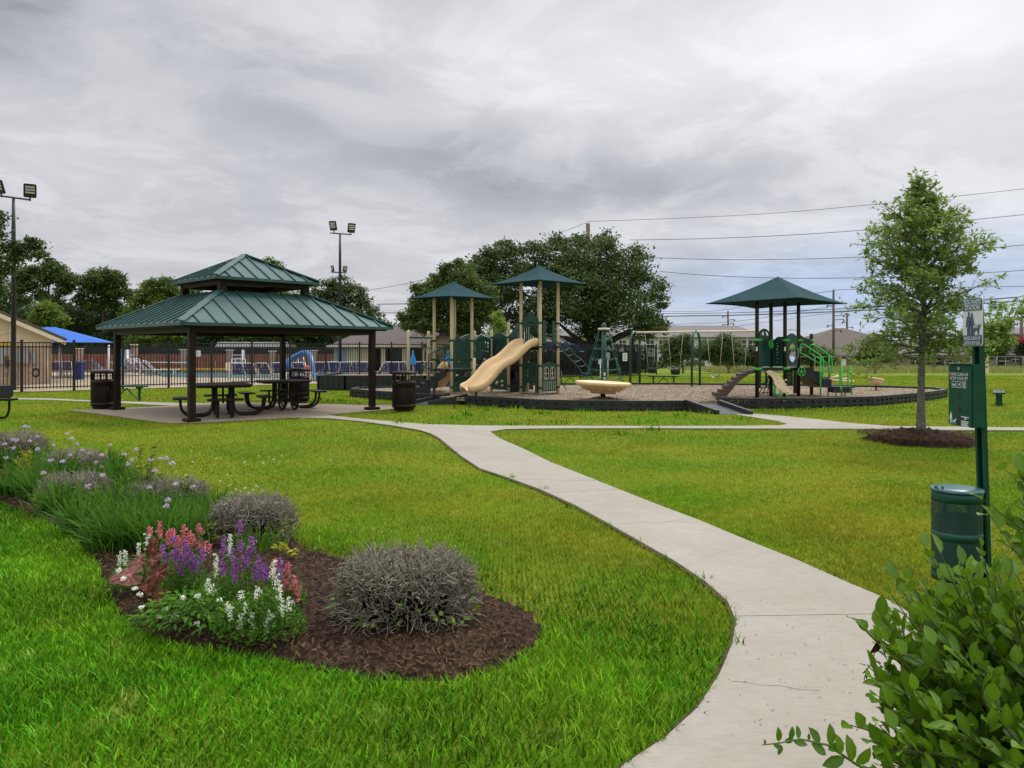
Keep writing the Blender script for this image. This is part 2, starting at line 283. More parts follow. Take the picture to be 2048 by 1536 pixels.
# ---------------------------------------------------------------- mesh building
def V3(p): return Vector(p)
class MB:
    def __init__(s): s.v=[];s.f=[];s.sm=[]
    def add(s,vs,fs,smooth=False):
        o=len(s.v); s.v+= [tuple(p) for p in vs]; s.f+=[tuple(i+o for i in f) for f in fs]; s.sm+=[smooth]*len(fs); return s
    def box(s,c,sz,rz=0.0):
        a,b,h=[q/2 for q in sz]; co,si=math.cos(rz),math.sin(rz); vs=[]
        for z in (-h,h):
            for x,y in ((-a,-b),(a,-b),(a,b),(-a,b)): vs.append((c[0]+x*co-y*si,c[1]+x*si+y*co,c[2]+z))
        return s.add(vs,[(3,2,1,0),(4,5,6,7),(0,1,5,4),(1,2,6,5),(2,3,7,6),(3,0,4,7)])
    def bar(s,p0,p1,w,h=None,up=(0,0,1)):
        p0,p1=V3(p0),V3(p1); h=h or w; d=(p1-p0).normalized(); u=V3(up)
        if abs(d.dot(u))>.98: u=Vector((0,1,0)) if abs(d.y)<.9 else Vector((1,0,0))
        sd_=d.cross(u).normalized()*w/2; uu=sd_.cross(d).normalized()*h/2; vs=[]
        for p in (p0,p1): vs+=[p-sd_-uu,p+sd_-uu,p+sd_+uu,p-sd_+uu]
        return s.add(vs,[(3,2,1,0),(4,5,6,7),(0,1,5,4),(1,2,6,5),(2,3,7,6),(3,0,4,7)])
    def tube(s,pts,r,n=8,closed=False):
        P=[V3(p) for p in pts]; m=len(P); rs=r if isinstance(r,(list,tuple)) else [r]*m; vs=[]; prev=None
        for i in range(m):
            if closed: t=(P[(i+1)%m]-P[i-1])
            else: t=P[min(i+1,m-1)]-P[max(i-1,0)]
            if t.length<1e-9: t=Vector((0,0,1))
            t.normalize()
            if prev is None:
                a=Vector((0,0,1)) if abs(t.z)<.9 else Vector((1,0,0)); nrm=t.cross(a).normalized()
            else:
                nrm=(prev-t*prev.dot(t)); nrm=nrm.normalized() if nrm.length>1e-6 else t.orthogonal().normalized()
            prev=nrm; bn=t.cross(nrm)
            for k in range(n):
                a=2*math.pi*k/n; vs.append(P[i]+(nrm*math.cos(a)+bn*math.sin(a))*rs[i])
        fs=[]
        for i in range(m if closed else m-1):
            j=(i+1)%m
            for k in range(n): fs.append((i*n+k,i*n+(k+1)%n,j*n+(k+1)%n,j*n+k))
        s.add(vs,fs,True)
        if not closed:
            o=len(s.v)-len(vs); s.f+=[tuple(o+k for k in range(n))[::-1],tuple(o+(m-1)*n+k for k in range(n))]; s.sm+=[False,False]
        return s
    def lathe(s,prof,c,n=24,smooth=True):
        vs=[];fs=[];m=len(prof)
        for r,z in prof:
            for k in range(n): a=2*math.pi*k/n; vs.append((c[0]+r*math.cos(a),c[1]+r*math.sin(a),c[2]+z))
        for i in range(m-1):
            for k in range(n): fs.append((i*n+k,i*n+(k+1)%n,(i+1)*n+(k+1)%n,(i+1)*n+k))
        s.add(vs,fs,smooth); o=len(s.v)-len(vs); s.f+=[tuple(o+k for k in range(n))[::-1],tuple(o+(m-1)*n+k for k in range(n))]; s.sm+=[False,False]; return s
    def prism(s,pts,z0,z1):
        n=len(pts); tri=tessellate_polygon([[Vector((p[0],p[1],0)) for p in pts]])
        vs=[(p[0],p[1],z0) for p in pts]+[(p[0],p[1],z1) for p in pts]
        fs=[tuple(t)[::-1] for t in tri]+[tuple(i+n for i in t) for t in tri]+[(i,(i+1)%n,(i+1)%n+n,i+n) for i in range(n)]
        return s.add(vs,fs)
    def panel(s,P,Q,outer,holes=(),th=.03,at=0.0):
        """upright board from P to Q; outlines given as (metres along, height)"""
        P,Q=V3(P),V3(Q); d=(Q-P); d.z=0; d.normalize(); nr=Vector((d.y,-d.x,0)); loops=[outer]+list(holes)
        flat=[p for l in loops for p in l]; n=len(flat)
        tri=tessellate_polygon([[Vector((p[0],p[1],0)) for p in l] for l in loops])
        vs=[P+d*p[0]+Vector((0,0,p[1]))+nr*(at+th/2) for p in flat]+[P+d*p[0]+Vector((0,0,p[1]))+nr*(at-th/2) for p in flat]
        fs=[tuple(t) for t in tri]+[tuple(i+n for i in t)[::-1] for t in tri]; o=0
        for l in loops:
            m=len(l); fs+=[(o+i,o+(i+1)%m,o+(i+1)%m+n,o+i+n) for i in range(m)]; o+=m
        return s.add(vs,fs)
    def quad(s,a,b,c,d,th=0.0):
        a,b,c,d=map(V3,(a,b,c,d))
        if not th: return s.add([a,b,c,d],[(0,1,2,3)])
        nn=(b-a).cross(d-a).normalized()*th
        return s.add([a,b,c,d,a-nn,b-nn,c-nn,d-nn],[(0,1,2,3),(7,6,5,4),(0,4,5,1),(1,5,6,2),(2,6,7,3),(3,7,4,0)])
    def build(s,name,mat,parent=None,loc=None,fixn=True,bevel=0.0):
        me=bpy.data.meshes.new(name); off=Vector((0,0,0)); inv=None
        if parent is not None: inv=wmat(parent).inverted()
        elif loc is not None: off=V3(loc)
        vs=[tuple(inv@V3(p)) for p in s.v] if inv is not None else [(p[0]-off.x,p[1]-off.y,p[2]-off.z) for p in s.v]
        me.from_pydata(vs,[],s.f); me.polygons.foreach_set('use_smooth',s.sm)
        if fixn and len(s.f)<60000:
            bm=bmesh.new(); bm.from_mesh(me); bmesh.ops.recalc_face_normals(bm,faces=bm.faces)
            if bevel:
                es=[e for e in bm.edges if len(e.link_faces)==2 and e.calc_face_angle(0)>.7]
                bmesh.ops.bevel(bm,geom=es,offset=bevel,segments=2,affect='EDGES',clamp_overlap=True)
            bm.to_mesh(me); bm.free()
        me.materials.append(M[mat] if isinstance(mat,str) else mat)
        o=bpy.data.objects.new(name,me); COL.objects.link(o); o.location=off
        if parent is not None: o.parent=parent; o.location=(0,0,0)
        return o
def wmat(o):
    m=Matrix.LocRotScale(o.location,o.rotation_euler,o.scale)
    return wmat(o.parent)@m if o.parent else m
def tag(o,label=None,cat=None,group=None,kind=None):
    if label: o['label']=label
    if cat: o['category']=cat
    if group: o['group']=group
    if kind: o['kind']=kind
    return o
def thing(name,label,cat,loc=(0,0,0),rz=0.0,group=None):
    o=bpy.data.objects.new(name,None); COL.objects.link(o); o.location=loc; o.rotation_euler=(0,0,rz); o.empty_display_size=.2
    return tag(o,label,cat,group)
KIDS={}
def copy_tree(o,parent=None):
    c=o.copy(); COL.objects.link(c); c.parent=parent
    for ch in [k for k in list(COL.objects) if k.parent is o]: copy_tree(ch,c)
    return c
def np_mesh(name,verts,faces_flat,counts,mat,attr=None,parent=None,loc=None,smooth=False):
    """big meshes straight from arrays; attr is one random number per vertex"""
    verts=np.asarray(verts,dtype=np.float64)
    if parent is not None:
        inv=np.array(wmat(parent).inverted()); verts=verts@inv[:3,:3].T+inv[:3,3]
    elif loc is not None: verts=verts-np.array(loc)
    me=bpy.data.meshes.new(name); nv=len(verts); nf=len(counts)
    me.vertices.add(nv); me.vertices.foreach_set('co',verts.astype(np.float32).ravel())
    me.loops.add(len(faces_flat)); me.loops.foreach_set('vertex_index',np.asarray(faces_flat,dtype=np.int32))
    me.polygons.add(nf); st=np.concatenate([[0],np.cumsum(counts)[:-1]]).astype(np.int32)
    me.polygons.foreach_set('loop_start',st)
    if smooth: me.polygons.foreach_set('use_smooth',np.ones(nf,dtype=bool))
    if attr is not None:
        a=me.attributes.new('r','FLOAT','POINT'); a.data.foreach_set('value',np.asarray(attr,dtype=np.float32))
    me.update(calc_edges=True); me.materials.append(M[mat] if isinstance(mat,str) else mat)
    o=bpy.data.objects.new(name,me); COL.objects.link(o)
    if parent is not None: o.parent=parent
    elif loc is not None: o.location=loc
    return o
def leaves_np(P,size,aspect=.5,up=.0,rnd=None,droop=0.0,norm_bias=None):
    """one folded diamond leaf (2 tris... as quad) per point; returns verts, flat, counts, attr"""
    n=len(P); P=np.asarray(P); d=RG.normal(size=(n,3)); d[:,2]=d[:,2]*.6+up-droop; d/=np.linalg.norm(d,axis=1)[:,None]
    nn=RG.normal(size=(n,3)); nn[:,2]+=1.5
    if norm_bias is not None: nn+=norm_bias
    e=np.cross(d,nn); e/=(np.linalg.norm(e,axis=1)[:,None]+1e-9)
    sz=(np.asarray(size)*RG.uniform(.6,1.3,n))[:,None] if np.ndim(size)==0 else size[:,None]
    w=sz*aspect/2; a=P; b=P+d*sz*.5+e*w; c=P+d*sz; g=P+d*sz*.5-e*w
    vs=np.stack([a,b,c,g],1).reshape(-1,3); fl=np.arange(4*n); rn=RG.uniform(0,1,n) if rnd is None else rnd
    return vs,fl,np.full(n,4),np.repeat(rn,4)
def in_poly(px,py,poly):
    poly=np.asarray(poly); ins=np.zeros(len(px),bool); n=len(poly); j=n-1
    for i in range(n):
        xi,yi=poly[i];xj,yj=poly[j]; c=((yi>py)!=(yj>py))&(px<(xj-xi)*(py-yi)/(yj-yi+1e-12)+xi); ins^=c; j=i
    return ins
def smooth_poly(pts,it=2,closed=True):
    for _ in range(it):
        q=[]; n=len(pts)
        rng=range(n) if closed else range(n-1)
        if not closed: q.append(pts[0])
        for i in rng:
            a,b=pts[i],pts[(i+1)%n]; q.append(tuple(.75*a[k]+.25*b[k] for k in range(len(a)))); q.append(tuple(.25*a[k]+.75*b[k] for k in range(len(a))))
        if not closed: q.append(pts[-1])
        pts=q
    return pts
# ================================================================= THE SETTING
def sheet(name,mat,x0,x1,y0,y1,nx,ny,zf,lbl=None):
    xs=np.linspace(x0,x1,nx); ys=y0+(y1-y0)*np.linspace(0,1,ny)**2; vs=[(x,y,zf(y)) for y in ys for x in xs]
    fs=[(j*nx+i,j*nx+i+1,(j+1)*nx+i+1,(j+1)*nx+i) for j in range(ny-1) for i in range(nx-1)]
    mb=MB(); mb.add(vs,fs,True); o=mb.build(name,mat); tag(o,kind='structure'); return o
sheet('ground','lawn',-900,900,-30,1900,12,120,lambda y:gz(y)-.012)
def flat(name,mat,pts,z,kind='structure',th=None):
    mb=MB(); mb.prism(pts,z-(th or .02),z); o=mb.build(name,mat); tag(o,kind=kind); return o
def gp(l,z=0.0): return [tuple(G(u,v,z)[:2]) for u,v in l]
left_edge=[(1150,1700),(1245,1536),(1330,1480),(1395,1420),(1440,1350),(1465,1290),(1472,1245),(1455,1205),(1410,1165),(1350,1125),(1280,1085),(1215,1048),(1150,1012),(1080,980),(1020,958),(960,938),(925,915),(900,895),(880,878),(862,868),(840,861),(780,851),(720,843),(655,837),(620,836)]
right_edge=[(980,864),(1000,878),(1050,900),(1100,925),(1200,965),(1300,1005),(1400,1043),(1500,1085),(1600,1125),(1700,1170),(1760,1195),(1800,1216),(1860,1262),(1905,1330),(1930,1420),(1925,1536),(1880,1700)]
far_top=[(655,831),(720,838),(800,845),(850,849),(960,852),(1100,852.5),(1300,853),(1500,852.5),(1560,851.5),(1575,849)]
ramp_arm=[(1555,843),(1500,834),(1470,829.5),(1508,828),(1560,832),(1640,840),(1700,847),(1780,853),(2100,856.5)]
far_bot=[(2100,861.5),(1900,861),(1700,858.5),(1500,858),(1300,857),(1100,857.5),(1010,859)]
main=gp(left_edge)+gp([(600,836.2)])+gp([(600,829)])+gp(far_top)+gp(ramp_arm)+gp(far_bot)+gp(right_edge)
flat('path','concrete',main,.012)
pad=gp([(137,821.5),(200,829),(250,836.5),(300,843),(340,847.5),(400,846),(500,841),(600,835.8),(655,831),(700,826.5),(770,820.5),(806,816),(785,812),(700,811),(660,810),(600,808),(520,806),(430,806),(345,812),(300,815),(220,818)])
flat('pad','pad',pad,.020)
lpath=gp([(-120,795.5),(0,796),(100,797.5),(180,801.5),(250,803.5),(350,806.5),(430,807),(430,811),(350,812),(300,810),(220,805.5),(100,800.5),(0,799),(-120,798.5)])
flat('side_path','concrete',lpath,.014)
rpath=gp([(640,808.5),(700,812.3),(785,812.4),(836,808),(905,797),(870,797),(800,810),(745,810.6)])
flat('ramp_path','concrete',rpath,.010)
em=MB()
for ed,sgn_ in ((left_edge,-1),(right_edge,1),(far_top,1),(ramp_arm[2:],1),(far_bot,1)):
    q=[G(u,v,.006) for u,v in ed]
    for a_,b_ in zip(q,q[1:]):
        d_=(b_-a_); 
        if d_.length<.01: continue
        n_=Vector((-d_.y,d_.x,0)).normalized()*random.uniform(.018,.03); em.quad(a_-n_,b_-n_,b_+n_,a_+n_)
tag(em.build('soil_edge',pm('edge_soil',(.05,.034,.018),.95,.4,30)),kind='structure')
# joints across the walk
jm=MB()
for a,b in [((1472,1232),(1788,1227)),((1020,958),(1195,962)),((905,896),(1040,896)),((1100,985),(1240,978))]:
    p,q=G(*a,.0125),G(*b,.0125); d=(q-p).normalized(); n=Vector((-d.y,d.x,0))*.004
    jm.quad(p-n,q-n,q+n,p+n)
for cr in ([(1216,1049),(1240,1046),(1262,1049),(1290,1043),(1318,1046),(1352,1041),(1375,1045),(1398,1043)],[(1462,1362),(1490,1364),(1520,1370),(1560,1371),(1600,1379),(1640,1381)],[(1140,1006),(1165,1000),(1200,1002)]):
    q=[G(u,v,.0126) for u,v in cr]
    for a,b in zip(q,q[1:]): d=(b-a).normalized(); n=Vector((-d.y,d.x,0))*.0018; jm.quad(a-n,b-n,b+n,a+n)
tag(jm.build('path_joints',pm('joint_dark',(.09,.075,.06),.9)),kind='structure')
db=[]
def debris():
    V=[];A=[]
    for (u,v) in [(1600,1395),(1545,1420),(1575,1425),(1620,1330),(1700,1385),(1650,1440),(1635,1460),(1520,1440),(1560,1360),(1690,1330),(1585,1255),(1640,1275),(1610,1290),(1540,1140),(1560,1200),(1115,961),(1690,1200),(1480,1390),(1500,1330),(1655,1355)]+[(random.uniform(1450,1720),random.uniform(1200,1500)) for _ in range(60)]:
        c=G(u,v,.016); a=random.uniform(-.5,.9); l=random.uniform(.002,.009); w=random.uniform(.0008,.002); dx,dy=math.cos(a)*l,math.sin(a)*l; ex,ey=-math.sin(a)*w,math.cos(a)*w
        V+=[(c.x-dx-ex,c.y-dy-ey,.016),(c.x+dx-ex,c.y+dy-ey,.018),(c.x+dx+ex,c.y+dy+ey,.018),(c.x-dx+ex,c.y-dy+ey,.016)]; A+=[random.random()*.5]*4
    n=len(V)//4; tag(np_mesh('walk_debris',V,np.arange(4*n),np.full(n,4),'mulchchip',A),kind='stuff')
debris()
# ---- bed of mulch
bed_px=[(-60,985),(0,1003),(60,1030),(130,1062),(185,1110),(212,1170),(240,1230),(290,1272),(350,1290),(430,1300),(520,1312),(600,1330),(700,1350),(800,1362),(880,1360),(960,1348),(1030,1322),(1075,1288),(1086,1250),(1062,1222),(1010,1202),(970,1185),(900,1140),(800,1120),(700,1118),(640,1108),(600,1092),(585,1065),(540,1035),(450,1008),(380,990),(330,965),(200,935),(80,908),(0,875),(-60,860)]
bed=smooth_poly(gp(bed_px),2)
def mulch_mound(name,poly,h,mat='mulch',zf=0.0,step=.06):
    P=np.array(poly); x0,y0=P.min(0); x1,y1=P.max(0); xs=np.arange(x0,x1+step,step); ys=np.arange(y0,y1+step,step)
    X_,Y_=np.meshgrid(xs,ys); ins=in_poly(X_.ravel(),Y_.ravel(),P).reshape(X_.shape)
    # distance to edge
    dd=np.full(X_.shape,9.)
    for i in range(len(P)):
        a,b=P[i-1],P[i]; ab=b-a; L2=(ab**2).sum()+1e-9; t=np.clip(((X_-a[0])*ab[0]+(Y_-a[1])*ab[1])/L2,0,1)
        dd=np.minimum(dd,np.hypot(X_-a[0]-t*ab[0],Y_-a[1]-t*ab[1]))
    Z=np.where(ins,h*(1-np.exp(-dd/.18)),-.03)+zf; Z+=np.where(ins,1,0)*RG.normal(size=Z.shape)*h*.10
    ny,nx=X_.shape; vs=np.stack([X_,Y_,Z],-1).reshape(-1,3); fs=[]
    near=ins|(dd<step*1.2)
    for j in range(ny-1):
        for i in range(nx-1):
            if near[j,i] and near[j,i+1] and near[j+1,i] and near[j+1,i+1]: fs.append((j*nx+i,j*nx+i+1,(j+1)*nx+i+1,(j+1)*nx+i))
    mb=MB(); mb.add([tuple(v) for v in vs],fs,True); return mb
tag(mulch_mound('bed',bed,.05).build('mulch_bed','mulch'),kind='structure')
def chips(name,poly,n,L0,z,zs=.02,mat='mulchchip'):
    P=np.array(poly); x0,y0=P.min(0); x1,y1=P.max(0); px=RG.uniform(x0,x1,n*3); py=RG.uniform(y0,y1,n*3); k=in_poly(px,py,P); px,py=px[k][:n],py[k][:n]; n=len(px)
    # more of the pieces near the viewer
    a=RG.uniform(0,6.283,n); l=L0*RG.uniform(.4,1.4,n); w=RG.uniform(.002,.0055,n); t=RG.normal(0,.35,n)
    d=np.stack([np.cos(a)*np.cos(t),np.sin(a)*np.cos(t),np.sin(t)],1); e=np.stack([-np.sin(a),np.cos(a),RG.normal(0,.5,n)],1); e/=np.linalg.norm(e,axis=1)[:,None]
    c=np.stack([px,py,z+RG.uniform(0,zs,n)],1); q=[c-d*l[:,None]/2-e*w[:,None],c+d*l[:,None]/2-e*w[:,None],c+d*l[:,None]/2+e*w[:,None],c-d*l[:,None]/2+e*w[:,None]]
    r=RG.uniform(0,1,n)**1.6
    return np_mesh(name,np.stack(q,1).reshape(-1,3),np.arange(4*n),np.full(n,4),mat,np.repeat(r,4))
tag(chips('mulch_chips',bed,26000,.035,.035),kind='stuff')
# ---- playground surface and border
pg_px=[(696,778),(740,782),(800,786),(900,793),(1000,797),(1100,802),(1290,804),(1375,803),(1440,807),(1500,801),(1600,800),(1700,796),(1760,794),(1800,790),(1850,786),(1893,780),(1880,776.5),(1830,774.5),(1750,772.5),(1650,770.5),(1500,768.5),(1300,767),(1100,768),(960,770),(800,773),(720,775)]
PGZ=.20; TOPZ=.24
pg=[tuple(G(u,v,TOPZ)[:2]) for u,v in pg_px]
PG_SURF=True
tag(chips('loose_wood_chips',pg,9000,.09,PGZ,.03,pm('loose_chip',(.12,.09,.065),.9,c2=(.42,.34,.25),scale=20,attr=True)),kind='stuff')
# ---- grass
holes=[main,pad,lpath,rpath,bed,pg]
def grass(name,y0,y1,dens,hgt,wid,mat,seg=True,xr=.72,zoff=0.0,lim=None):
    mg=2.6; tot=xr*(y1*y1-y0*y0)+2*mg*(y1-y0); y=RG.uniform(y0,y1,int(dens*tot*2.2)); wd_=(y*xr+mg); keep0=RG.uniform(0,1,len(y))<wd_/(y1*xr+mg); y=y[keep0]; x=RG.uniform(-1,1,len(y))*(y*xr+mg); nk=int(dens*tot)
    if len(y)>nk: y=y[:nk]; x=x[:nk]
    keep=np.ones(len(x),bool)
    for h in holes: keep&=~in_poly(x,y,h)
    if lim is not None: keep&=lim(x,y)
    cx_=np.round(x/.035+RG.normal(0,.3,len(x)))*.035; cy_=np.round(y/.035+RG.normal(0,.3,len(x)))*.035
    if seg: x=x*.45+cx_*.55; y=y*.45+cy_*.55
    # patches where the sward is thin
    nn=np.sin(x*1.9+np.sin(y*1.3)*2)*np.sin(y*1.7+np.cos(x*.9)*2); keep&=(RG.uniform(0,1,len(x))<.86+.14*nn)
    x,y=x[keep],y[keep]; n=len(x); h=hgt*RG.uniform(.45,1.25,n)*(1+.18*np.sin(x*2.3+1)*np.cos(y*1.9)); w=wid*RG.uniform(.6,1.3,n)
    a=RG.uniform(0,6.283,n); ln=RG.uniform(.15,1.15,n); b=RG.uniform(0,6.283,n)
    ex,ey=np.cos(a)*w/2,np.sin(a)*w/2; dx,dy=np.cos(b)*h*ln,np.sin(b)*h*ln; z0=np.array([gz(q) for q in y])-.012+zoff if y1>47 else np.full(n,-.012+zoff)
    w1=np.sin(x*2.1+3*np.sin(y*1.1))*np.sin(y*2.7+2*np.sin(x*1.3)); w2=np.sin(x*.45+2*np.sin(y*.3)+.5)
    r=np.clip(RG.uniform(-.1,1,n)*.68+.18*(.5+.5*w2)+.16*w1,0,1)
    if seg:
        v=[np.stack([x-ex,y-ey,z0],1),np.stack([x+ex,y+ey,z0],1),np.stack([x+ex*.8+dx*.45,y+ey*.8+dy*.45,z0+h*.6],1),np.stack([x-ex*.8+dx*.45,y-ey*.8+dy*.45,z0+h*.6],1),np.stack([x+dx,y+dy,z0+h*.95],1)]
        vs=np.stack(v,1).reshape(-1,3); base=(np.arange(n)*5)[:,None]; fl=(base+np.array([0,1,2,3,3,2,4])).ravel(); cn=np.tile([4,3],n); at=np.repeat(r,5)
    else:
        v=[np.stack([x-ex,y-ey,z0],1),np.stack([x+ex,y+ey,z0],1),np.stack([x+dx,y+dy,z0+h],1)]
        vs=np.stack(v,1).reshape(-1,3); fl=np.arange(3*n); cn=np.full(n,3); at=np.repeat(r,3)
    return tag(np_mesh(name,vs,fl,cn,mat,at),kind='stuff')
GD=1.0
sepx=lambda x,y:(y<G(0,1100)[1]+0*x)
near=lambda x,y: (y+x*.62+.9*(np.sin(x*3.1+y)*np.sin(y*2.3-x*1.7))*.5+RG.normal(0,.55,len(x)))<4.9
grass('near_grass',1.2,9.5,7500*GD,.052,.0072,'grass',lim=near)
fade=lambda y,a,b:RG.uniform(0,1,len(y))<np.clip((y-a)/(b-a),0,1)
grass('lawn_grass',1.2,9.5,6500*GD,.033,.0062,'grassy',lim=lambda x,y:~near(x,y)&fade(-y,-9.5,-5.5))
grass('middle_grass',5.5,17,2100*GD,.031,.0095,'grassy',seg=False,lim=lambda x,y:~near(x,y)&fade(y,5.5,9)&fade(-y,-17,-10))
grass('far_grass',10,34,560*GD,.036,.019,'grassy',seg=False,lim=lambda x,y:fade(y,10,17)&fade(-y,-34,-20))
grass('distant_grass',20,47,180*GD,.042,.035,'grassy',seg=False,lim=lambda x,y:fade(y,20,34))
grass('field_grass',62,125,10,.55,.10,'field',seg=False,lim=lambda x,y:(x>y*.17+6))
def weeds(name,spots,mat,h=.12,n=26,sp=.12):
    V=[];A=[]
    for (u,v) in spots:
        c=G(u,v)
        for _ in range(n):
            x=c.x+random.gauss(0,sp); y=c.y+random.gauss(0,sp); a=random.uniform(0,6.28); w=.006+.0004*c.y; hh=h*random.uniform(.5,1.3); b=random.uniform(0,6.28); l=hh*random.uniform(.2,.7)
            V+=[(x-math.cos(a)*w,y-math.sin(a)*w,-.01),(x+math.cos(a)*w,y+math.sin(a)*w,-.01),(x+math.cos(b)*l,y+math.sin(b)*l,hh)]; r=random.random(); A+=[r]*3
    n_=len(V)//3; tag(np_mesh(name,V,np.arange(3*n_),np.full(n_,3),mat,A),kind='stuff')
weeds('weeds',[(random.uniform(700,1500),random.uniform(808,850)) for _ in range(34)]+[(1245,869),(1300,860),(640,800),(660,803),(680,802),(620,803),(1310,828),(1360,832),(1480,838)]*2,'grass',.11,16,.10)
weeds('edge_weeds',[(left_edge[i][0]+random.uniform(-18,8),left_edge[i][1]+random.uniform(-4,4)) for i in range(5,18) if random.random()<.55],'grass',.055,9,.03)
weeds('border_weeds',[(u,820+abs(u-1250)*-.012+random.uniform(-3,3)) for u in range(960,1390,14)]+[(u,822-(u-1500)*.018) for u in range(1500,1860,12)],'grass',.09,9,.12)
V=[];A=[];Fl=[];Cn=[]
for (u,v) in [(472,978),(480,982),(490,976),(498,986),(505,980),(462,985),(515,972),(523,984),(440,962),(455,950)]+[(random.uniform(330,700),random.uniform(900,1040)) for _ in range(16)]:
    c=G(u,v,.05)
    for _ in range(5):
        p=c+Vector((random.gauss(0,.008),random.gauss(0,.008),random.gauss(0,.006))); s=.007; o=len(V); V+=[(p.x-s,p.y,p.z),(p.x,p.y,p.z-s),(p.x+s,p.y,p.z),(p.x,p.y,p.z+s)]; A+=[.8]*4; Fl+=[o,o+1,o+2,o+3]; Cn.append(4)
tag(np_mesh('clover_blossoms',V,Fl,Cn,'wpetal',A),kind='stuff')
# ---- pool deck and water
FX0,FY0=-18.45,28.9; FD=Vector((.806,.594,0))
def fpt(s,off=0.0): return Vector((FX0,FY0,0))+FD*s+Vector((-FD.y,FD.x,0))*off
e0=fpt(-25);e1=fpt(24.5)
flat('pool_deck','deck',[(e0.x,e0.y),(e1.x,e1.y),(e1.x+2,62),(-60,62),(-60,e0.y)],.016)
wp=[(X(330,44),44),(X(700,41),41),(X(700,52),52),(X(250,56),56)]
flat('pool_water','water',wp,.03)
yk=MB(); yk.bar((X(320,53.5),53.5,.25),(X(560,52),52,.25),.12,.14); tag(yk.build('pool_rope','yellow',loc=(X(440,53),53,.2)),'yellow floating lane rope along the far side of the pool','rope')
# ================================================================= PAVILION
PC=Vector((-7.03,20.2,0))
def ring(d,z,off=0.0): return [PC+Vector((-d,0,z)),PC+Vector((0,-d,z)),PC+Vector((d,0,z)),PC+Vector((0,d,z))]
pav=thing('pavilion','open picnic pavilion with two tiered green standing seam hip roof on four brown posts','pavilion',PC)
for k,p in enumerate(ring(3.35,0)):
    m=MB(); m.box((p.x,p.y,.045),(.30,.30,.09),R(45)); m.box((p.x,p.y,.02+1.08),(.14,.14,2.0),R(45)); m.box((p.x,p.y,.93),(.158,.158,.02),R(45)); m.box((p.x,p.y,1.0),(.158,.158,.02),R(45))
    m.build('post','brown',pav,bevel=.004)
def roof_tier(d0,z0,d1,z1,ribs,name,cap=False):
    lo,hi=ring(d0,z0),ring(d1,z1); m=MB(); rb=MB()
    for k in range(4):
        a,b=lo[k],lo[(k+1)%4]; c,d=hi[(k+1)%4],hi[k]
        m.quad(a,b,c,d,.03)
        n=(b-a).cross(d-a).normalized(); n=n if n.z>0 else -n
        up=((d+c)/2-(a+b)/2); L=(b-a).length; e=(b-a)/L; Lt=(c-d).length; half=(L-Lt)/2
        for i in range(1,ribs):
            s=L*i/ribs; 
            t=1.0 if half<=s<=L-half else (s/half if s<half else (L-s)/half)
            t=min(t,1.0)*.985; p=a+e*s+n*.012; m.bar(p,p+up*t,.026,.045,n)
        # fascia
        m.bar(a-Vector((0,0,.035)),b-Vector((0,0,.035)),.03,.07)
        # hip cap
        m.bar(a+n*.0+Vector((0,0,.025)),d+Vector((0,0,.025)),.14,.03,(n+Vector((0,0,.3))))
    m.build(name,'roofgreen',pav)
    return lo,hi
lo,hi=roof_tier(3.90,2.19,1.62,3.03,14,'lower_roof')
roof_tier(1.96,3.36,.02,4.06,8,'upper_roof')
m=MB()
for d,z,w,h in ((3.35,2.08,.12,.2),(3.72,2.13,.05,.08),(1.58,2.94,.10,.14),(1.62,3.27,.10,.16)):
    q=ring(d,z)
    for k in range(4): m.bar(q[k],q[(k+1)%4],w,h)
for k in range(4):
    a=ring(3.7,2.13)[k]; b=ring(1.6,2.93)[k]; m.bar(a,b,.08,.13)
    a=ring(1.9,3.33)[k]; b=ring(.05,3.95)[k]; m.bar(a,b,.07,.10)
m.build('beams','brown',pav)
m=MB(); 
for (d0,z0,d1,z1) in ((3.84,2.155,1.6,2.985),(1.98,3.325,.1,3.98)):
    lo,hi=ring(d0,z0),ring(d1,z1)
    for k in range(4): m.quad(lo[k],lo[(k+1)%4],hi[(k+1)%4],hi[k],.006)
m.build('soffit','soffit',pav)
for p in ring(1.58,0):
    m=MB(); m.box((p.x,p.y,3.13),(.17,.17,.36),R(45)); m.build('cupola_post','brown',pav)
# ---- picnic tables
def picnic_table(loc,rz,label):
    t=thing('picnic_table',label,'picnic table',(0,0,0),0,'tables under the pavilion')
    m=MB(); o=.62; c=.12
    oc=[(-o+c,-o),(o-c,-o),(o,-o+c),(o,o-c),(o-c,o),(-o+c,o),(-o,o-c),(-o,-o+c)]; m.prism(oc,.715,.755); m.prism([(x*.97,y*.97) for x,y in oc],.69,.715); m.build('tabletop','brown',t,bevel=.008)
    for k in range(4):
        a=k*math.pi/2; ca,sa=math.cos(a),math.sin(a); f=lambda x,y,z:(x*ca-y*sa,x*sa+y*ca,z)
        m=MB(); w=.44; q=[(.80,-w+.05),(1.06,-w+.05),(1.10,-w+.12),(1.10,w-.12),(1.06,w-.05),(.80,w-.05),(.78,w-.12),(.78,-w+.12)]
        m.prism([f(x,y,0)[:2] for x,y in q],.42,.46); m.build('seat','brown',t,bevel=.01)
        m=MB()
        for yy in (-.16,.16):
            pr=[(.22,.70),(.22,.45),(.23,.22),(.29,.09),(.40,.035),(.55,.03),(.72,.035),(.85,.09),(.92,.20),(.94,.42)]
            pr=smooth_poly(pr,1,False); m.tube([f(x,yy,z) for x,z in pr],.031,8)
        m.build('leg_frame','brown',t)
    m=MB(); m.tube([(-.25,-.16,.4),(.25,.16,.4)],.016); m.tube([(-.25,.16,.37),(.25,-.16,.37)],.016); m.tube([(0,0,.3),(0,0,.7)],.025); m.build('brace','brown',t)
    t.location=loc; t.rotation_euler.z=rz; return t
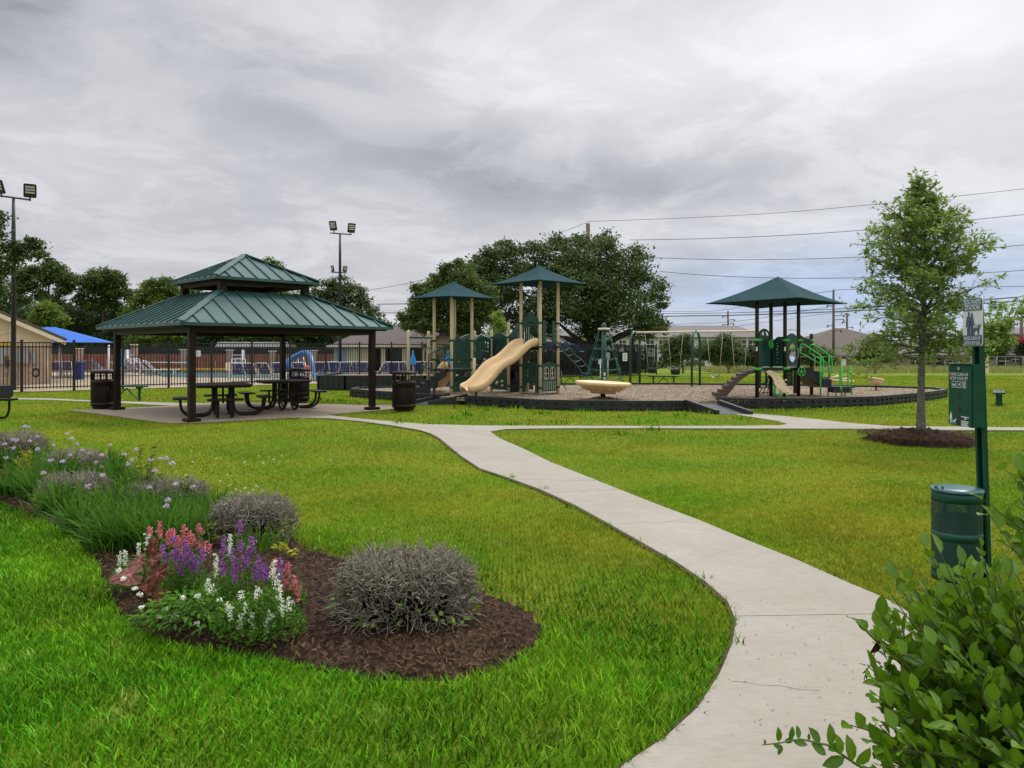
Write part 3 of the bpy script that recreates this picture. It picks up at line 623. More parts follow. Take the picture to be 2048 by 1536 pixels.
picnic_table((X(446,18.3),18.3,.02),R(24),'nearer brown picnic table with four attached seats, beside the front pavilion post')
picnic_table((X(566,20.6),20.6,.02),R(30),'farther brown picnic table with four attached seats, by the back pavilion post')
# table whose edge is just inside the left of the frame
t=thing('grill_table','brown bench seat on a bent tube leg, cut by the left edge of the lawn','picnic table',(X(0,17.5),17.5,0))
m=MB(); cx=X(8,17.5); m.box((cx-.15,17.5,.46),(.75,.34,.045)); m.build('seat','brown',t,bevel=.01)
m=MB(); m.tube(smooth_poly([(cx+.12,17.5,.44),(cx+.12,17.5,.22),(cx+.06,17.5,.06),(cx-.12,17.5,.03),(cx-.5,17.5,.03)],2,False),.026); m.build('leg','brown',t)
t=thing('park_grill','black steel park grill on a post at the left edge of the lawn','grill',(X(-6,18.2),18.2,0))
m=MB(); cx=X(-7,18.2); m.panel((cx-.25,18.2,0),(cx+.3,18.2,0),[(0,.42),(.44,.42),(.52,.5),(.52,.75),(0,.75)],[],.4); m.tube([(cx-.1,18.2,0),(cx-.1,18.2,.5)],.04); m.build('fire_box','black',t)
# ---- litter bins
def litter_bin(loc,label):
    t=thing('litter_bin',label,'trash can',(0,0,0),0,'slatted bins round the pavilion'); r=.30
    m=MB(); m.lathe([(r-.06,.02),(r-.06,.10),(r-.03,.10),(r-.03,.02)],(0,0,0),24); m.lathe([(r+.012,.09),(r+.012,.17),(r-.01,.17),(r-.01,.09)],(0,0,0),24); m.build('base','brown',t)
    m=MB()
    for k in range(30):
        a=2*math.pi*k/30; c,s_=math.cos(a),math.sin(a); m.bar((r*c,r*s_,.10),(r*c,r*s_,.70),.034,.010,(c,s_,0))
    m.lathe([(r+.012,.66),(r+.012,.78),(r-.01,.78),(r-.01,.66)],(0,0,0),24); m.build('slats','brown',t)
    m=MB(); m.lathe([(r-.03,.08),(r-.03,.68),(r-.05,.68),(r-.05,.08)],(0,0,0),24); m.build('liner','rubber',t)
    m=MB()
    for k in range(12):
        if k in (1,): continue
        a=2*math.pi*(k+.5)/12; c,s_=math.cos(a),math.sin(a); m.bar((r*c,r*s_,.76),(r*c,r*s_,.98),.05 if k%2 else .02,.010,(c,s_,0))
    m.lathe([(r+.012,.94),(r+.02,.985),(r*.96,1.02),(r*.5,1.035),(0.12,1.03),(.12,1.0),(r-.01,.94)],(0,0,0),24)
    m.panel((-.2,-.26,0),(-.2,-.02,0),[(0,.78),(.2,.78),(.2,.94),(0,.94)],[],.004); m.build('hood','brown',t)
    t.location=loc; return t
litter_bin((X(207,20.5),20.5,.02),'brown slatted bin with a hooded top beside the left pavilion post')
litter_bin((X(808,20.0),20.0,.01),'brown slatted bin standing between the right pavilion post and the left ramp')
litter_bin((X(598,23.2),23.2,.01),'brown slatted bin behind the far picnic table at the back pavilion post')
# ---- benches
def bench(p,q,label,z=0.0,h=.45):
    p,q=V3(p),V3(q); c=(p+q)/2; t=thing('park_bench',label,'bench',(c.x,c.y,z),0,'green backless benches'); d=(q-p); L=d.length; d/=L; n=Vector((-d.y,d.x,0))
    m=MB()
    for k in (-1,0,1): m.bar(p+n*k*.1+Vector((0,0,z+h)),q+n*k*.1+Vector((0,0,z+h)),.085,.045)
    m.build('seat','greenbox',t)
    for s in (.16,.84):
        e=p+d*L*s; m=MB(); m.bar(e+Vector((0,0,z)),e+Vector((0,0,z+h-.02)),.06,.06); m.bar(e-n*.13+Vector((0,0,z+h-.045)),e+n*.13+Vector((0,0,z+h-.045)),.05,.04); m.build('leg','greenbox',t)
    m=MB(); mid=(p+q)/2+Vector((0,0,z+h-.06))
    for s in (.22,.78): m.bar(mid,p+d*L*s+Vector((0,0,z+.06)),.03,.03)
    m.build('brace','greenbox',t); return t
bench((X(216,24.2),24.2,0),(X(291,23.9),23.9,0),'green backless bench on the grass behind the left pavilion post')
bench((X(1297,33.),33.,0),(X(1357,33.),33.,0),'green backless bench under the swings behind the black border')
bench((X(1112,33.4),33.4,0),(X(1170,33.4),33.4,0),'green backless bench behind the rope climber')
bench((X(1640,32),32,0),(X(1656,31.2),31.2,0),'small green bench end behind the lime green stair rails')
t=thing('park_bench','green backless bench seen end on beside the dog waste station','bench',(X(1998,22.2),22.2,0),0,'green backless benches')
cx=X(1998,22.2); m=MB()
for k in (-1,0,1): m.bar((X(1998,21.6)+k*.11,21.6,.36),(X(1998,23.)+k*.11,23.0,.36),.10,.05)
m.build('seat','greenbox',t)
for y_ in (21.85,22.75): m=MB(); m.bar((X(1998,y_),y_,0),(X(1998,y_),y_,.33),.16,.05); m.build('leg','greenbox',t)
# ================================================================= DOG WASTE STATION
def text_on(body,origin,right,up,width,height,mat,parent,name='lettering',off=.0):
    """solid letters fitted into width x height, lower left corner at origin"""
    cu=bpy.data.curves.new('t','FONT'); cu.body=body; cu.extrude=.0; cu.offset=off; cu.resolution_u=3
    ob=bpy.data.objects.new('t',cu); COL.objects.link(ob); bpy.context.view_layer.update()
    dg=bpy.context.evaluated_depsgraph_get(); me=bpy.data.meshes.new_from_object(ob.evaluated_get(dg)); bpy.data.objects.remove(ob); 
    co=[v.co.copy() for v in me.vertices]; x0=min(c.x for c in co);x1=max(c.x for c in co);y0=min(c.y for c in co);y1=max(c.y for c in co)
    r,u_=V3(right),V3(up); o=V3(origin); m=MB()
    m.add([o+r*((c.x-x0)/(x1-x0)*width)+u_*((c.y-y0)/(y1-y0)*height) for c in co],[tuple(p.vertices) for p in me.polygons])
    return m.build(name,mat,parent,fixn=False)
DS=thing('dog_waste_station','tall green post carrying a dog waste sign, a green bag dispenser and a mesh bin','waste station',(3.02,4.95,0))
m=MB(); bx,by=3.055,4.95; tx,ty=2.995,4.95
for dy in (-.025,.025): m.bar((bx+.008,by+dy,0),(tx+.008,ty+dy,1.9),.004,.032,(1,0,0))
m.bar((bx+.025,by,0),(tx+.025,ty,1.9),.052,.004,(1,0,0))
m.bar((bx-.008,by-.036,0),(tx-.008,ty-.036,1.9),.022,.004,(1,0,0)); m.bar((bx-.008,by+.036,0),(tx-.008,ty+.036,1.9),.022,.004,(1,0,0))
m.build('post','greenbox',DS)
# sign : faces -x ; far edge is on the left
def rrect(w,h,r,n=5):
    q=[]
    for cx,cy,a0 in ((w-r,r,-90),(w-r,h-r,0),(r,h-r,90),(r,r,180)):
        for i in range(n+1): a=R(a0+90*i/n); q.append((cx+r*math.cos(a),cy+r*math.sin(a)))
    return q
SX=2.972; SY0,SY1=5.055,4.848; SZ0,SZ1=1.622,1.932; SW=SY0-SY1; SH=SZ1-SZ0; RT=(0,-1,0); UP=(0,0,1)
def sgn(x,z): return (SY0-x,z)
m=MB(); m.panel((SX,SY0,SZ0),(SX,SY1,SZ0),rrect(SW,SH,.018),[],.004); sg=m.build('sign','signwhite',DS)
def slab_on(x,y0,z0,pts,mat,parent,name,th=.0015):
    """flat shape lying on a plane that faces -x"""
    mb=MB(); mb.panel((x,y0,z0),(x,y0-1,z0),pts,[],th); return mb.build(name,mat,parent)
rr=rrect(SW-.006,SH-.006,.016)
top=[(max(.003,min(SW-.003,p[0]+.003)),max(SH*.725,p[1]+.003)) for p in rr]
def clip(pts,lo,hi):
    q=[(p[0],p[1]) for p in pts if lo<=p[1]<=hi]; return q
fx=SX-.004
slab_on(fx,SY0,SZ0,[(.003,SH*.735),(SW-.003,SH*.735),(SW-.003,SH-.02),(SW-.02,SH-.003),(.02,SH-.003),(.003,SH-.02)],'signblue',sg,'sign_header')
slab_on(fx,SY0,SZ0,[(.02,.003),(SW-.02,.003),(SW-.003,.02),(SW-.003,SH*.225),(.003,SH*.225),(.003,.02)],'signblue',sg,'sign_footer')
lx=fx-.0022
text_on('DOG WASTE',(lx,SY0-.018,SZ0+SH*.872),RT,UP,SW-.030,SH*.095,'signwhite',sg,'lettering',.02)
slab_on(lx+.001,SY0,SZ0,[(.012,SH*.855),(SW-.012,SH*.855),(SW-.012,SH*.862),(.012,SH*.862)],'signwhite',sg,'header_line',.0008)
text_on('STATION',(lx,SY0-.028,SZ0+SH*.752),RT,UP,SW-.052,SH*.095,'signwhite',sg,'lettering',.02)
text_on('PLEASE CLEAN UP',(lx,SY0-.016,SZ0+SH*.125),RT,UP,SW-.032,SH*.075,'signwhite',sg,'lettering',.015)
text_on('AFTER YOUR DOG',(lx,SY0-.020,SZ0+SH*.025),RT,UP,SW-.040,SH*.075,'signwhite',sg,'lettering',.015)
def fig(pts,x,z,s): return [(x+p[0]*s,z+p[1]*s) for p in pts]
man=[(-.1,0),(-.02,0),(0,.45),(.06,0),(.14,0),(.12,.50),(.15,.80),(.20,.60),(.24,.46),(.28,.48),(.24,.68),(.20,.98),(.12,1.06),(.06,1.09),(.08,1.14),(.09,1.24),(.04,1.30),(-.03,1.27),(-.04,1.16),(-.01,1.09),(-.10,1.04),(-.17,.90),(-.20,.62),(-.22,.46),(-.17,.46),(-.14,.66),(-.11,.80),(-.12,.5)]
woman=[(-.06,0),(.02,0),(.03,.40),(.06,0),(.13,0),(.13,.52),(.12,.74),(.18,.62),(.26,.52),(.28,.55),(.20,.74),(.15,.94),(.08,1.0),(.11,1.08),(.09,1.20),(.03,1.23),(-.03,1.18),(-.04,1.06),(-.02,.98),(-.09,.92),(-.12,.74),(-.14,.58),(-.09,.56),(-.06,.74),(-.08,.5)]
dog=[(-.30,.0),(-.24,.0),(-.20,.18),(-.14,.24),(.08,.26),(.12,0),(.18,0),(.20,.26),(.24,.36),(.28,.46),(.36,.48),(.36,.54),(.30,.57),(.24,.60),(.20,.55),(.14,.42),(-.12,.42),(-.22,.42),(-.34,.26),(-.38,.24),(-.36,.20),(-.30,.22),(-.30,.12)]
bz=SZ0+SH*.225; sc=.118
slab_on(lx+.0005,SY0,0,fig(man,.062,bz,sc),'signblue',sg,'figure'); slab_on(lx+.0005,SY0,0,fig(woman,.095,bz,sc),'signblue',sg,'figure'); slab_on(lx+.0005,SY0,0,fig(dog,.150,bz,sc),'signblue',sg,'figure')
slab_on(lx+.0005,SY0,0,[(.126,bz+.064),(.128,bz+.066),(.172,bz+.062),(.170,bz+.058)],'signblue',sg,'figure')
# dispenser box
BX=2.895; BY0,BY1=5.085,4.830; BZ0,BZ1=1.105,1.505
m=MB(); m.box(((BX+.085/2),(BY0+BY1)/2,(BZ0+BZ1)/2),(.085,BY0-BY1,BZ1-BZ0)); bxo=m.build('dispenser','greenbox',DS,bevel=.006)
m=MB(); m.box((BX-.004,(BY0+BY1)/2,(BZ0+BZ1)/2-.004),(.006,BY0-BY1-.008,BZ1-BZ0-.02)); m.bar((BX-.005,BY0-.0,BZ1+.002),(BX-.005,BY1,BZ1+.002),.02,.004); lidp=m.build('lid','greenbox',bxo,bevel=.001)
px_=BX-.0085
text_on('PLEASE CLEAN UP',(px_,BY0-.020,BZ1-.075),RT,UP,.205,.020,'signwhite',bxo,'lettering',.01)
text_on('AFTER YOUR PET',(px_,BY0-.022,BZ1-.102),RT,UP,.200,.020,'signwhite',bxo,'lettering',.01)
for i in range(3):
    a=.045+i*.056; m=MB(); w=.044; z=BZ1-.152-BZ0
    m.panel((px_+.0005,BY0,BZ0),(px_+.0005,BY0-1,BZ0),[(a,z),(a+w,z),(a+w,z+.042),(a,z+.042)],[[(a+.003,z+.003),(a+w-.003,z+.003),(a+w-.003,z+.039),(a+.003,z+.039)]],.001)
    q=[[(a+.008,z+.012),(a+.036,z+.010),(a+.034,z+.020),(a+.014,z+.026)],[(a+.010,z+.008),(a+.018,z+.018),(a+.030,z+.014),(a+.034,z+.032),(a+.022,z+.026)],[(a+.016,z+.006),(a+.028,z+.006),(a+.027,z+.028),(a+.036,z+.034),(a+.012,z+.034),(a+.018,z+.028)]][i]
    m.panel((px_+.0005,BY0,BZ0),(px_+.0005,BY0-1,BZ0),q,[],.001); m.build('pictogram','signwhite',bxo)
for z in (.190,.108,.035):
    a=.125; slab_on(px_+.0005,BY0,BZ0,[(a-.024,z),(a,z-.026),(a+.024,z),(a,z+.026)],'rubber',bxo,'opening')
slab_on(px_-.001,BY0,BZ0,fig(man,.035,.010,.060),'signwhite',bxo,'figure'); slab_on(px_-.001,BY0,BZ0,fig(dog,.075,.010,.062),'signwhite',bxo,'figure')
for i,(z,w) in enumerate(((.062,.085),(.034,.08),(.024,.075),(.015,.07),(.007,.08))): slab_on(px_-.001,BY0,BZ0,[(.150,z),(.150+w,z-.002),(.150+w,z+.004),(.150,z+.005)],'signwhite',bxo,'small_print')
slab_on(px_-.001,BY0,BZ0,[(.185,.052),(.197,.044),(.209,.052),(.205,.057),(.190,.057)],'signwhite',bxo,'emblem')
m=MB(); m.lathe([(0.001,0),(.012,.0),(.012,.004),(.001,.004)],(0,0,0),12); 
k=MB(); k.v=[(px_-v[2],BY0-.125+v[0],BZ1-.030+v[1]) for v in m.v]; k.f=m.f; k.sm=m.sm; k.build('lock','grey',bxo)
# bin of perforated sheet
def mat_perf():
    m,nt,L,b,N=node_mat('perforated_green'); b.inputs['Base Color'].default_value=(.008,.05,.04,1); b.inputs['Roughness'].default_value=.4
    tc=N('ShaderNodeTexCoord'); s=N('ShaderNodeSeparateXYZ'); L.new(tc.outputs['Object'],s.inputs[0])
    def mm(op,a,b_=None):
        n=N('ShaderNodeMath',operation=op)
        for i,x in enumerate((a,b_)):
            if x is None: continue
            if isinstance(x,(int,float)): n.inputs[i].default_value=x
            else: L.new(x,n.inputs[i])
        return n.outputs[0]
    an=mm('MULTIPLY',mm('ARCTAN2',s.outputs[1],s.outputs[0]),.165); k=380.
    s1=mm('SINE',mm('MULTIPLY',mm('ADD',an,s.outputs[2]),k)); s2=mm('SINE',mm('MULTIPLY',mm('SUBTRACT',an,s.outputs[2]),k))
    h=mm('GREATER_THAN',mm('MULTIPLY',s1,s2),.30)
    out=[n for n in nt.nodes if n.type=='OUTPUT_MATERIAL'][0]; tr=N('ShaderNodeBsdfTransparent'); ms=N('ShaderNodeMixShader'); L.new(h,ms.inputs[0]); L.new(b.outputs[0],ms.inputs[1]); L.new(tr.outputs[0],ms.inputs[2]); L.new(ms.outputs[0],out.inputs[0]); return m
M['perf']=mat_perf()
bc=(2.855,4.93,.13); bn=thing('mesh_bin','dark green perforated metal bin with a flat lid hung on the dog waste post','trash can',bc)
r=.145; m=MB()
n_=48
for z0,z1 in ((.04,.26),(.31,.50)): m.add([(bc[0]+r*math.cos(2*math.pi*k/n_),bc[1]+r*math.sin(2*math.pi*k/n_),bc[2]+z) for z in (z0,z1) for k in range(n_)],[(k,(k+1)%n_,n_+(k+1)%n_,n_+k) for k in range(n_)],True)
m.build('mesh_wall','perf',bn)
for z0,z1 in ((0,.04),(.26,.31),(.50,.565)):
    m=MB(); m.lathe([(r+.001,z0),(r+.001,z1),(r-.003,z1),(r-.003,z0)],bc,48)
    if z0==0: m.lathe([(0.001,.001),(r-.004,.001),(r-.004,.006),(.001,.006)],bc,48)
    m.build('band','greenbox',bn)
m=MB(); m.lathe([(r*.86,.05),(r*.9,.40),(r*.88,.40),(r*.84,.05)],bc,32); m.build('liner_bag','rubber',bn)
m=MB(); m.lathe([(r+.008,.565),(r+.010,.572),(r+.004,.582),(r*.7,.588),(.001,.589)],bc,48); ld=m.build('lid','greenlid',bn)
m=MB(); m.bar((bc[0]-.12,bc[1]+.02,bc[2]+.598),(bc[0]-.17,bc[1]-.06,bc[2]+.598),.012,.012); m.bar((bc[0]-.12,bc[1]-.05,bc[2]+.56),(bc[0]-.12,bc[1]-.05,bc[2]+.60),.01,.01); m.build('lid_handle','greenbox',ld)
# ================================================================= YOUNG TREE
def mound(name,label,c,r,h,cat='mulch ring',ysc=1.0):
    poly=[(c[0]+r*(1+.06*math.sin(3*a+1)+.05*math.sin(7*a))*math.cos(a),c[1]+ysc*r*(1+.05*math.cos(5*a))*math.sin(a)) for a in [2*math.pi*i/40 for i in range(40)]]
    mb=mulch_mound('x',poly,h,step=.08,zf=c[2]); 
    mb.v=[(v[0],v[1],v[2]-(h*.5*min(1,(math.hypot(v[0]-c[0],(v[1]-c[1])/ysc)/r)**1.3) if v[2]>c[2] else 0)) for v in mb.v]
    o=mb.build(name,'mulch',loc=c); return tag(o,label,cat),poly
TD=13.4; TX=X(1842,TD)
_,mp_=mound('mulch_ring','ring of dark mulch heaped round the foot of the young tree',(TX,TD,0),1.0,.2)
tag(chips('mulch_ring_chips',mp_,5000,.05,.10,.04),kind='stuff')
def seg_tube(mb,p,q,r0,r1,n=6,bend=.05):
    p,q=V3(p),V3(q); L=(q-p).length; mid=(p+q)/2+Vector((random.uniform(-1,1),random.uniform(-1,1),random.uniform(-.5,1)))*L*bend; mb.tube([p,(p+mid)/2+(mid-(p+q)/2)*.25,mid,(q+mid)/2,q],[r0,r0*.8+r1*.2,(r0+r1)/2,r1*.7+r0*.3,r1],n)
sap=thing('young_tree','slender young oak with pale ringed trunk growing from the mulch ring','tree',(TX,TD,0))
lead=[(1842,868),(1842,800),(1843,730),(1845,660),(1850,580),(1853,500),(1846,430),(1836,380),(1831,345)]
LP=[W(u,v,TD) for u,v in lead]; LR=[.10,.062,.058,.048,.036,.026,.015,.009,.003]
lr=[.085,.062,.058,.046,.033,.023,.014,.008,.003]
m=MB(); m.tube(smooth_poly([(*p,r) for p,r in zip(LP,lr)],1,False) and [Vector(q[:3]) for q in smooth_poly([(*p,r) for p,r in zip(LP,lr)],1,False)],[q[3] for q in smooth_poly([(*p,r) for p,r in zip(LP,lr)],1,False)],10); m.build('trunk','barkL',sap)
def lead_at(z):
    for a,b in zip(LP,LP[1:]):
        if a.z<=z<=b.z: return a.lerp(b,(z-a.z)/(b.z-a.z))
    return LP[-1]
prof=[(1.45,.95),(1.7,1.25),(2.1,1.32),(2.6,1.30),(3.0,1.15),(3.4,.95),(3.8,.68),(4.05,.44),(4.3,.20),(4.6,.07)]
def pr_at(z): return float(np.interp(z,[p[0] for p in prof],[p[1] for p in prof]))
m=MB(); LV=[];LT=[]
nb=135
for i in range(nb):
    z=1.45+ (4.45-1.45)*((i+.5)/nb)**1.1; a=i*2.399+random.uniform(-.3,.3); Lb=pr_at(z+.25)*random.uniform(.55,1.22)*(.93-.05*math.cos(a)); el=random.uniform(-.1,.55) if z<2.2 else (random.uniform(.15,.85) if z<3.7 else random.uniform(.5,1.15))
    if z<1.9: el=random.uniform(-.25,.3)
    p=lead_at(z); d=Vector((math.cos(a)*math.cos(el),math.sin(a)*math.cos(el),math.sin(el))); q=p+d*Lb; 
    pts=[p+(q-p)*t+Vector((random.gauss(0,.03),random.gauss(0,.03),random.gauss(0,.03)+.10*math.sin(t*3.1)))*Lb for t in (0,.25,.5,.75,1)]; m.tube(pts,[.016*Lb+.004,.012*Lb+.003,.009*Lb+.003,.006,.002],4)
    for j in range(int(4+15*Lb)):
        t=random.uniform(.22,1.0); k=min(3,int(t*4)); f=t*4-k; b=pts[k].lerp(pts[k+1],f); dd=(d+Vector((random.gauss(0,.8),random.gauss(0,.8),random.gauss(.1,.6)))).normalized(); l=random.uniform(.08,.38); e=b+dd*l
        m.tube([b,b.lerp(e,.5)+Vector((0,0,.01)),e],[.004,.003,.0015],3)
        for s_ in range(9):
            u_=random.uniform(.15,1.0)**.6; LV.append(b.lerp(e,u_)+Vector((random.gauss(0,.012),random.gauss(0,.012),random.gauss(0,.012)))); LT.append(dd)
m.build('branches','barkL',sap)
LV=np.array([tuple(p) for p in LV]); n=len(LV)
vs,fl,cn,at=leaves_np(LV,.088,.42,up=.15); np_mesh('crown',vs,fl,cn,'sapling',at,parent=sap)
# ================================================================= LIGUSTRUM IN THE FOREGROUND
def big_leaf(V,Fc,C,A,p,d,L,wd,n,r,curl=.12):
    """boat shaped leaf, 8 faces"""
    d=d.normalized(); n=(n-d*n.dot(d)); n=n.normalized() if n.length>1e-3 else d.orthogonal(); s_=d.cross(n); o=len(V)
    sec=[(0,.0),(.22,.72),(.5,1.0),(.78,.66),(1.0,.0)]
    for t,w in sec:
        c=p+d*L*t-n*L*curl*t*t; h=.16*wd*w
        V.extend([tuple(c-s_*wd/2*w+n*h),tuple(c),tuple(c+s_*wd/2*w+n*h)]); A.extend([r,min(1,r*1.15+.14),r*.92])
    for i in range(4):
        a=o+i*3; Fc.extend([a,a+1,a+4,a+3, a+1,a+2,a+5,a+4]); C.extend([4,4])
def shrub(name,label,parent_cat,core,targets,lsz,_k,nleaf,rad=.0038):
    t=thing(name,label,parent_cat,(core.x,core.y,0)); st=MB(); [st.tube([(core.x+dx*.4,core.y+dy*.4,-.02),(core.x+dx*.6,core.y+dy*.6,core.z*.5),(core.x+dx,core.y+dy,core.z)],[.014,.012,.008],6) for dx,dy in ((0,0),(.08,.02),(-.07,.03),(.02,-.07),(-.03,.09))]; V=[];Fc=[];C=[];A=[]
    for tg,dens in targets:
        p=core+Vector((random.gauss(0,.10),random.gauss(0,.08),random.gauss(0,.06))); q=tg; L=(q-p).length
        mid=p.lerp(q,.5)+Vector((random.gauss(0,.05),random.gauss(0,.05),random.gauss(.0,.05)))*L; pts=[p,p.lerp(mid,.5),mid,mid.lerp(q,.5)+Vector((0,0,.01)),q]
        st.tube(pts,[rad,rad*.85,rad*.65,rad*.45,.0012],5)
        nl=int(nleaf*dens); 
        for k in range(nl):
            s_=1-(k/nl)*.74*(1 if L>.3 else .9); f=s_*4; i=min(3,int(f)); b=pts[i].lerp(pts[i+1],f-i); ax=(pts[i+1]-pts[i]).normalized(); ang=(k//2)*1.57+ (k%2)*math.pi+random.gauss(0,.35)
            o1=ax.orthogonal().normalized(); o2=ax.cross(o1); out=(o1*math.cos(ang)+o2*math.sin(ang)); ld=(ax*random.uniform(.6,1.2)+out*random.uniform(.4,.8)+Vector((0,0,.45))).normalized()
            big_leaf(V,Fc,C,A,b,ld,lsz*random.uniform(.55,1.3)*(.7 if k<3 else 1),lsz*.46*random.uniform(.7,1.2),(Vector((0,-.25,1))+ax*.2-out*.35+Vector((random.gauss(0,.5),random.gauss(0,.5),random.gauss(0,.3)))),min(1,max(0,random.gauss(.66,.22) if k<nl*.3 else random.gauss(.24,.2))))  # leaves back from the tips coloured darker, painting shade inside the shrub
    st.build('stems','shrubwood',t); np_mesh('leaves',V,Fc,C,'ligus',A,parent=t,smooth=True); return t
M['shrubwood']=pm('shrub_stem',(.05,.05,.02),.8,.3,10)
core=Vector((1.55,2.05,.25)); tg=[]
tips=[(1850,1095,1.95),(1882,1108,1.9),(1962,1095,1.95),(1925,1130,1.9),(1782,1190,1.85),(1820,1160,1.9),(1712,1243,1.8),(1765,1235,1.8),(1735,1330,1.75),(1745,1355,1.7),(1760,1400,1.7),(1700,1450,1.65),(1740,1480,1.6),(1790,1300,1.75),(1830,1230,1.85),(1890,1180,1.9),(1990,1150,1.95),(2030,1190,2.0),(2060,1150,2.0),(2010,1250,1.9),(1940,1230,1.85),(1870,1290,1.75),(1910,1350,1.7),(1830,1380,1.65),(1960,1330,1.75),(2035,1330,1.8),(1990,1400,1.7),(1870,1440,1.6),(1920,1470,1.6),(1810,1500,1.55),(2040,1440,1.7),(1980,1500,1.6),(1760,1530,1.55),(1860,1540,1.55),(1900,1210,1.9),(2100,1260,2.0),(2100,1400,1.9)]
for u,v,D in tips: tg.append((W(u,v,D*.96),1.0))
for _ in range(260):
    u,v,D=random.choice(tips); tg.append((W(max(1760,u+random.gauss(45,70)),max(1150,v+random.gauss(60,60)),D+random.uniform(-.15,.35)),.9))
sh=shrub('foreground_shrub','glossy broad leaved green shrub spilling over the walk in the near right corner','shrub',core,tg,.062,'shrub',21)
# long low shoot
V=[];Fc=[];C=[];A=[]; st=MB(); sp_=[W(1800,1575,1.5),W(1715,1530,1.45),(W(1655,1490,1.43)),W(1600,1478,1.42),W(1560,1486,1.42),W(1524,1490,1.42)]; st.tube(sp_,[.003,.0026,.0022,.0018,.0014,.001],5)
for k,(u,v,dx,dz,L) in enumerate([(1530,1490,-.1,.5,.014),(1545,1486,.5,-.3,.02),(1557,1484,.0,1,.028),(1560,1488,.05,-1,.026),(1568,1484,1,.3,.02),(1580,1480,.2,1,.026),(1586,1482,1,-.1,.026),(1597,1478,.0,1,.024),(1617,1482,.1,.9,.014),(1622,1486,1,-.7,.036),(1640,1488,-.6,1,.036),(1655,1500,1,.3,.032),(1660,1492,.1,1,.04),(1682,1510,-.2,1,.04),(1690,1515,-.8,-.3,.045),(1704,1525,-.1,1,.05),(1712,1530,.6,1,.045),(1725,1530,.5,-.8,.05)]):
    big_leaf(V,Fc,C,A,W(u,v,1.43),Vector((dx,random.uniform(-.5,.2),dz)),L,L*.5,Vector((.3,-1,.5)),random.uniform(.2,.7))
st.build('shoot','stem',sh); np_mesh('shoot_leaves',V,Fc,C,'ligus',A,parent=sh,smooth=True)
V=[];Fc=[];C=[];A=[]; st=MB(); st.tube([W(1757,1272,1.76),W(1752,1290,1.75),W(1745,1325,1.75),W(1733,1340,1.75),W(1728,1360,1.75)],.0010,4)
for (u,v,dx,dz,L) in [(1757,1276,-.2,-1,.05),(1760,1280,-.1,-1,.04),(1740,1330,.8,-.3,.02),(1735,1335,-.4,-1,.02),(1730,1350,.6,-.8,.015)]: big_leaf(V,Fc,C,A,W(u,v,1.75),Vector((dx,.1,dz)),L,L*.45,Vector((.5,-1,.2)),.5,.3)
st.build('dead_twig','deadleaf',sh); np_mesh('dead_leaves',V,Fc,C,'deadleaf',A,parent=sh)
c2=Vector((2.35,2.75,.55)); tg2=[(W(u,v,2.6),1.0) for u,v in [(1965,998),(1975,1030),(2010,940),(2030,960),(2045,985),(2000,1060),(2040,1080),(2060,1040),(2030,1010),(2080,950),(2090,1000),(2060,910)]]
for _ in range(22): u,v=random.uniform(2010,2150),random.uniform(930,1090); tg2.append((W(u,v,random.uniform(2.55,2.9)),.9))
shrub('right_edge_shrub','leafy green shrub branches reaching in from the right edge above the mesh bin','shrub',c2,tg2,.085,'shrub',11)
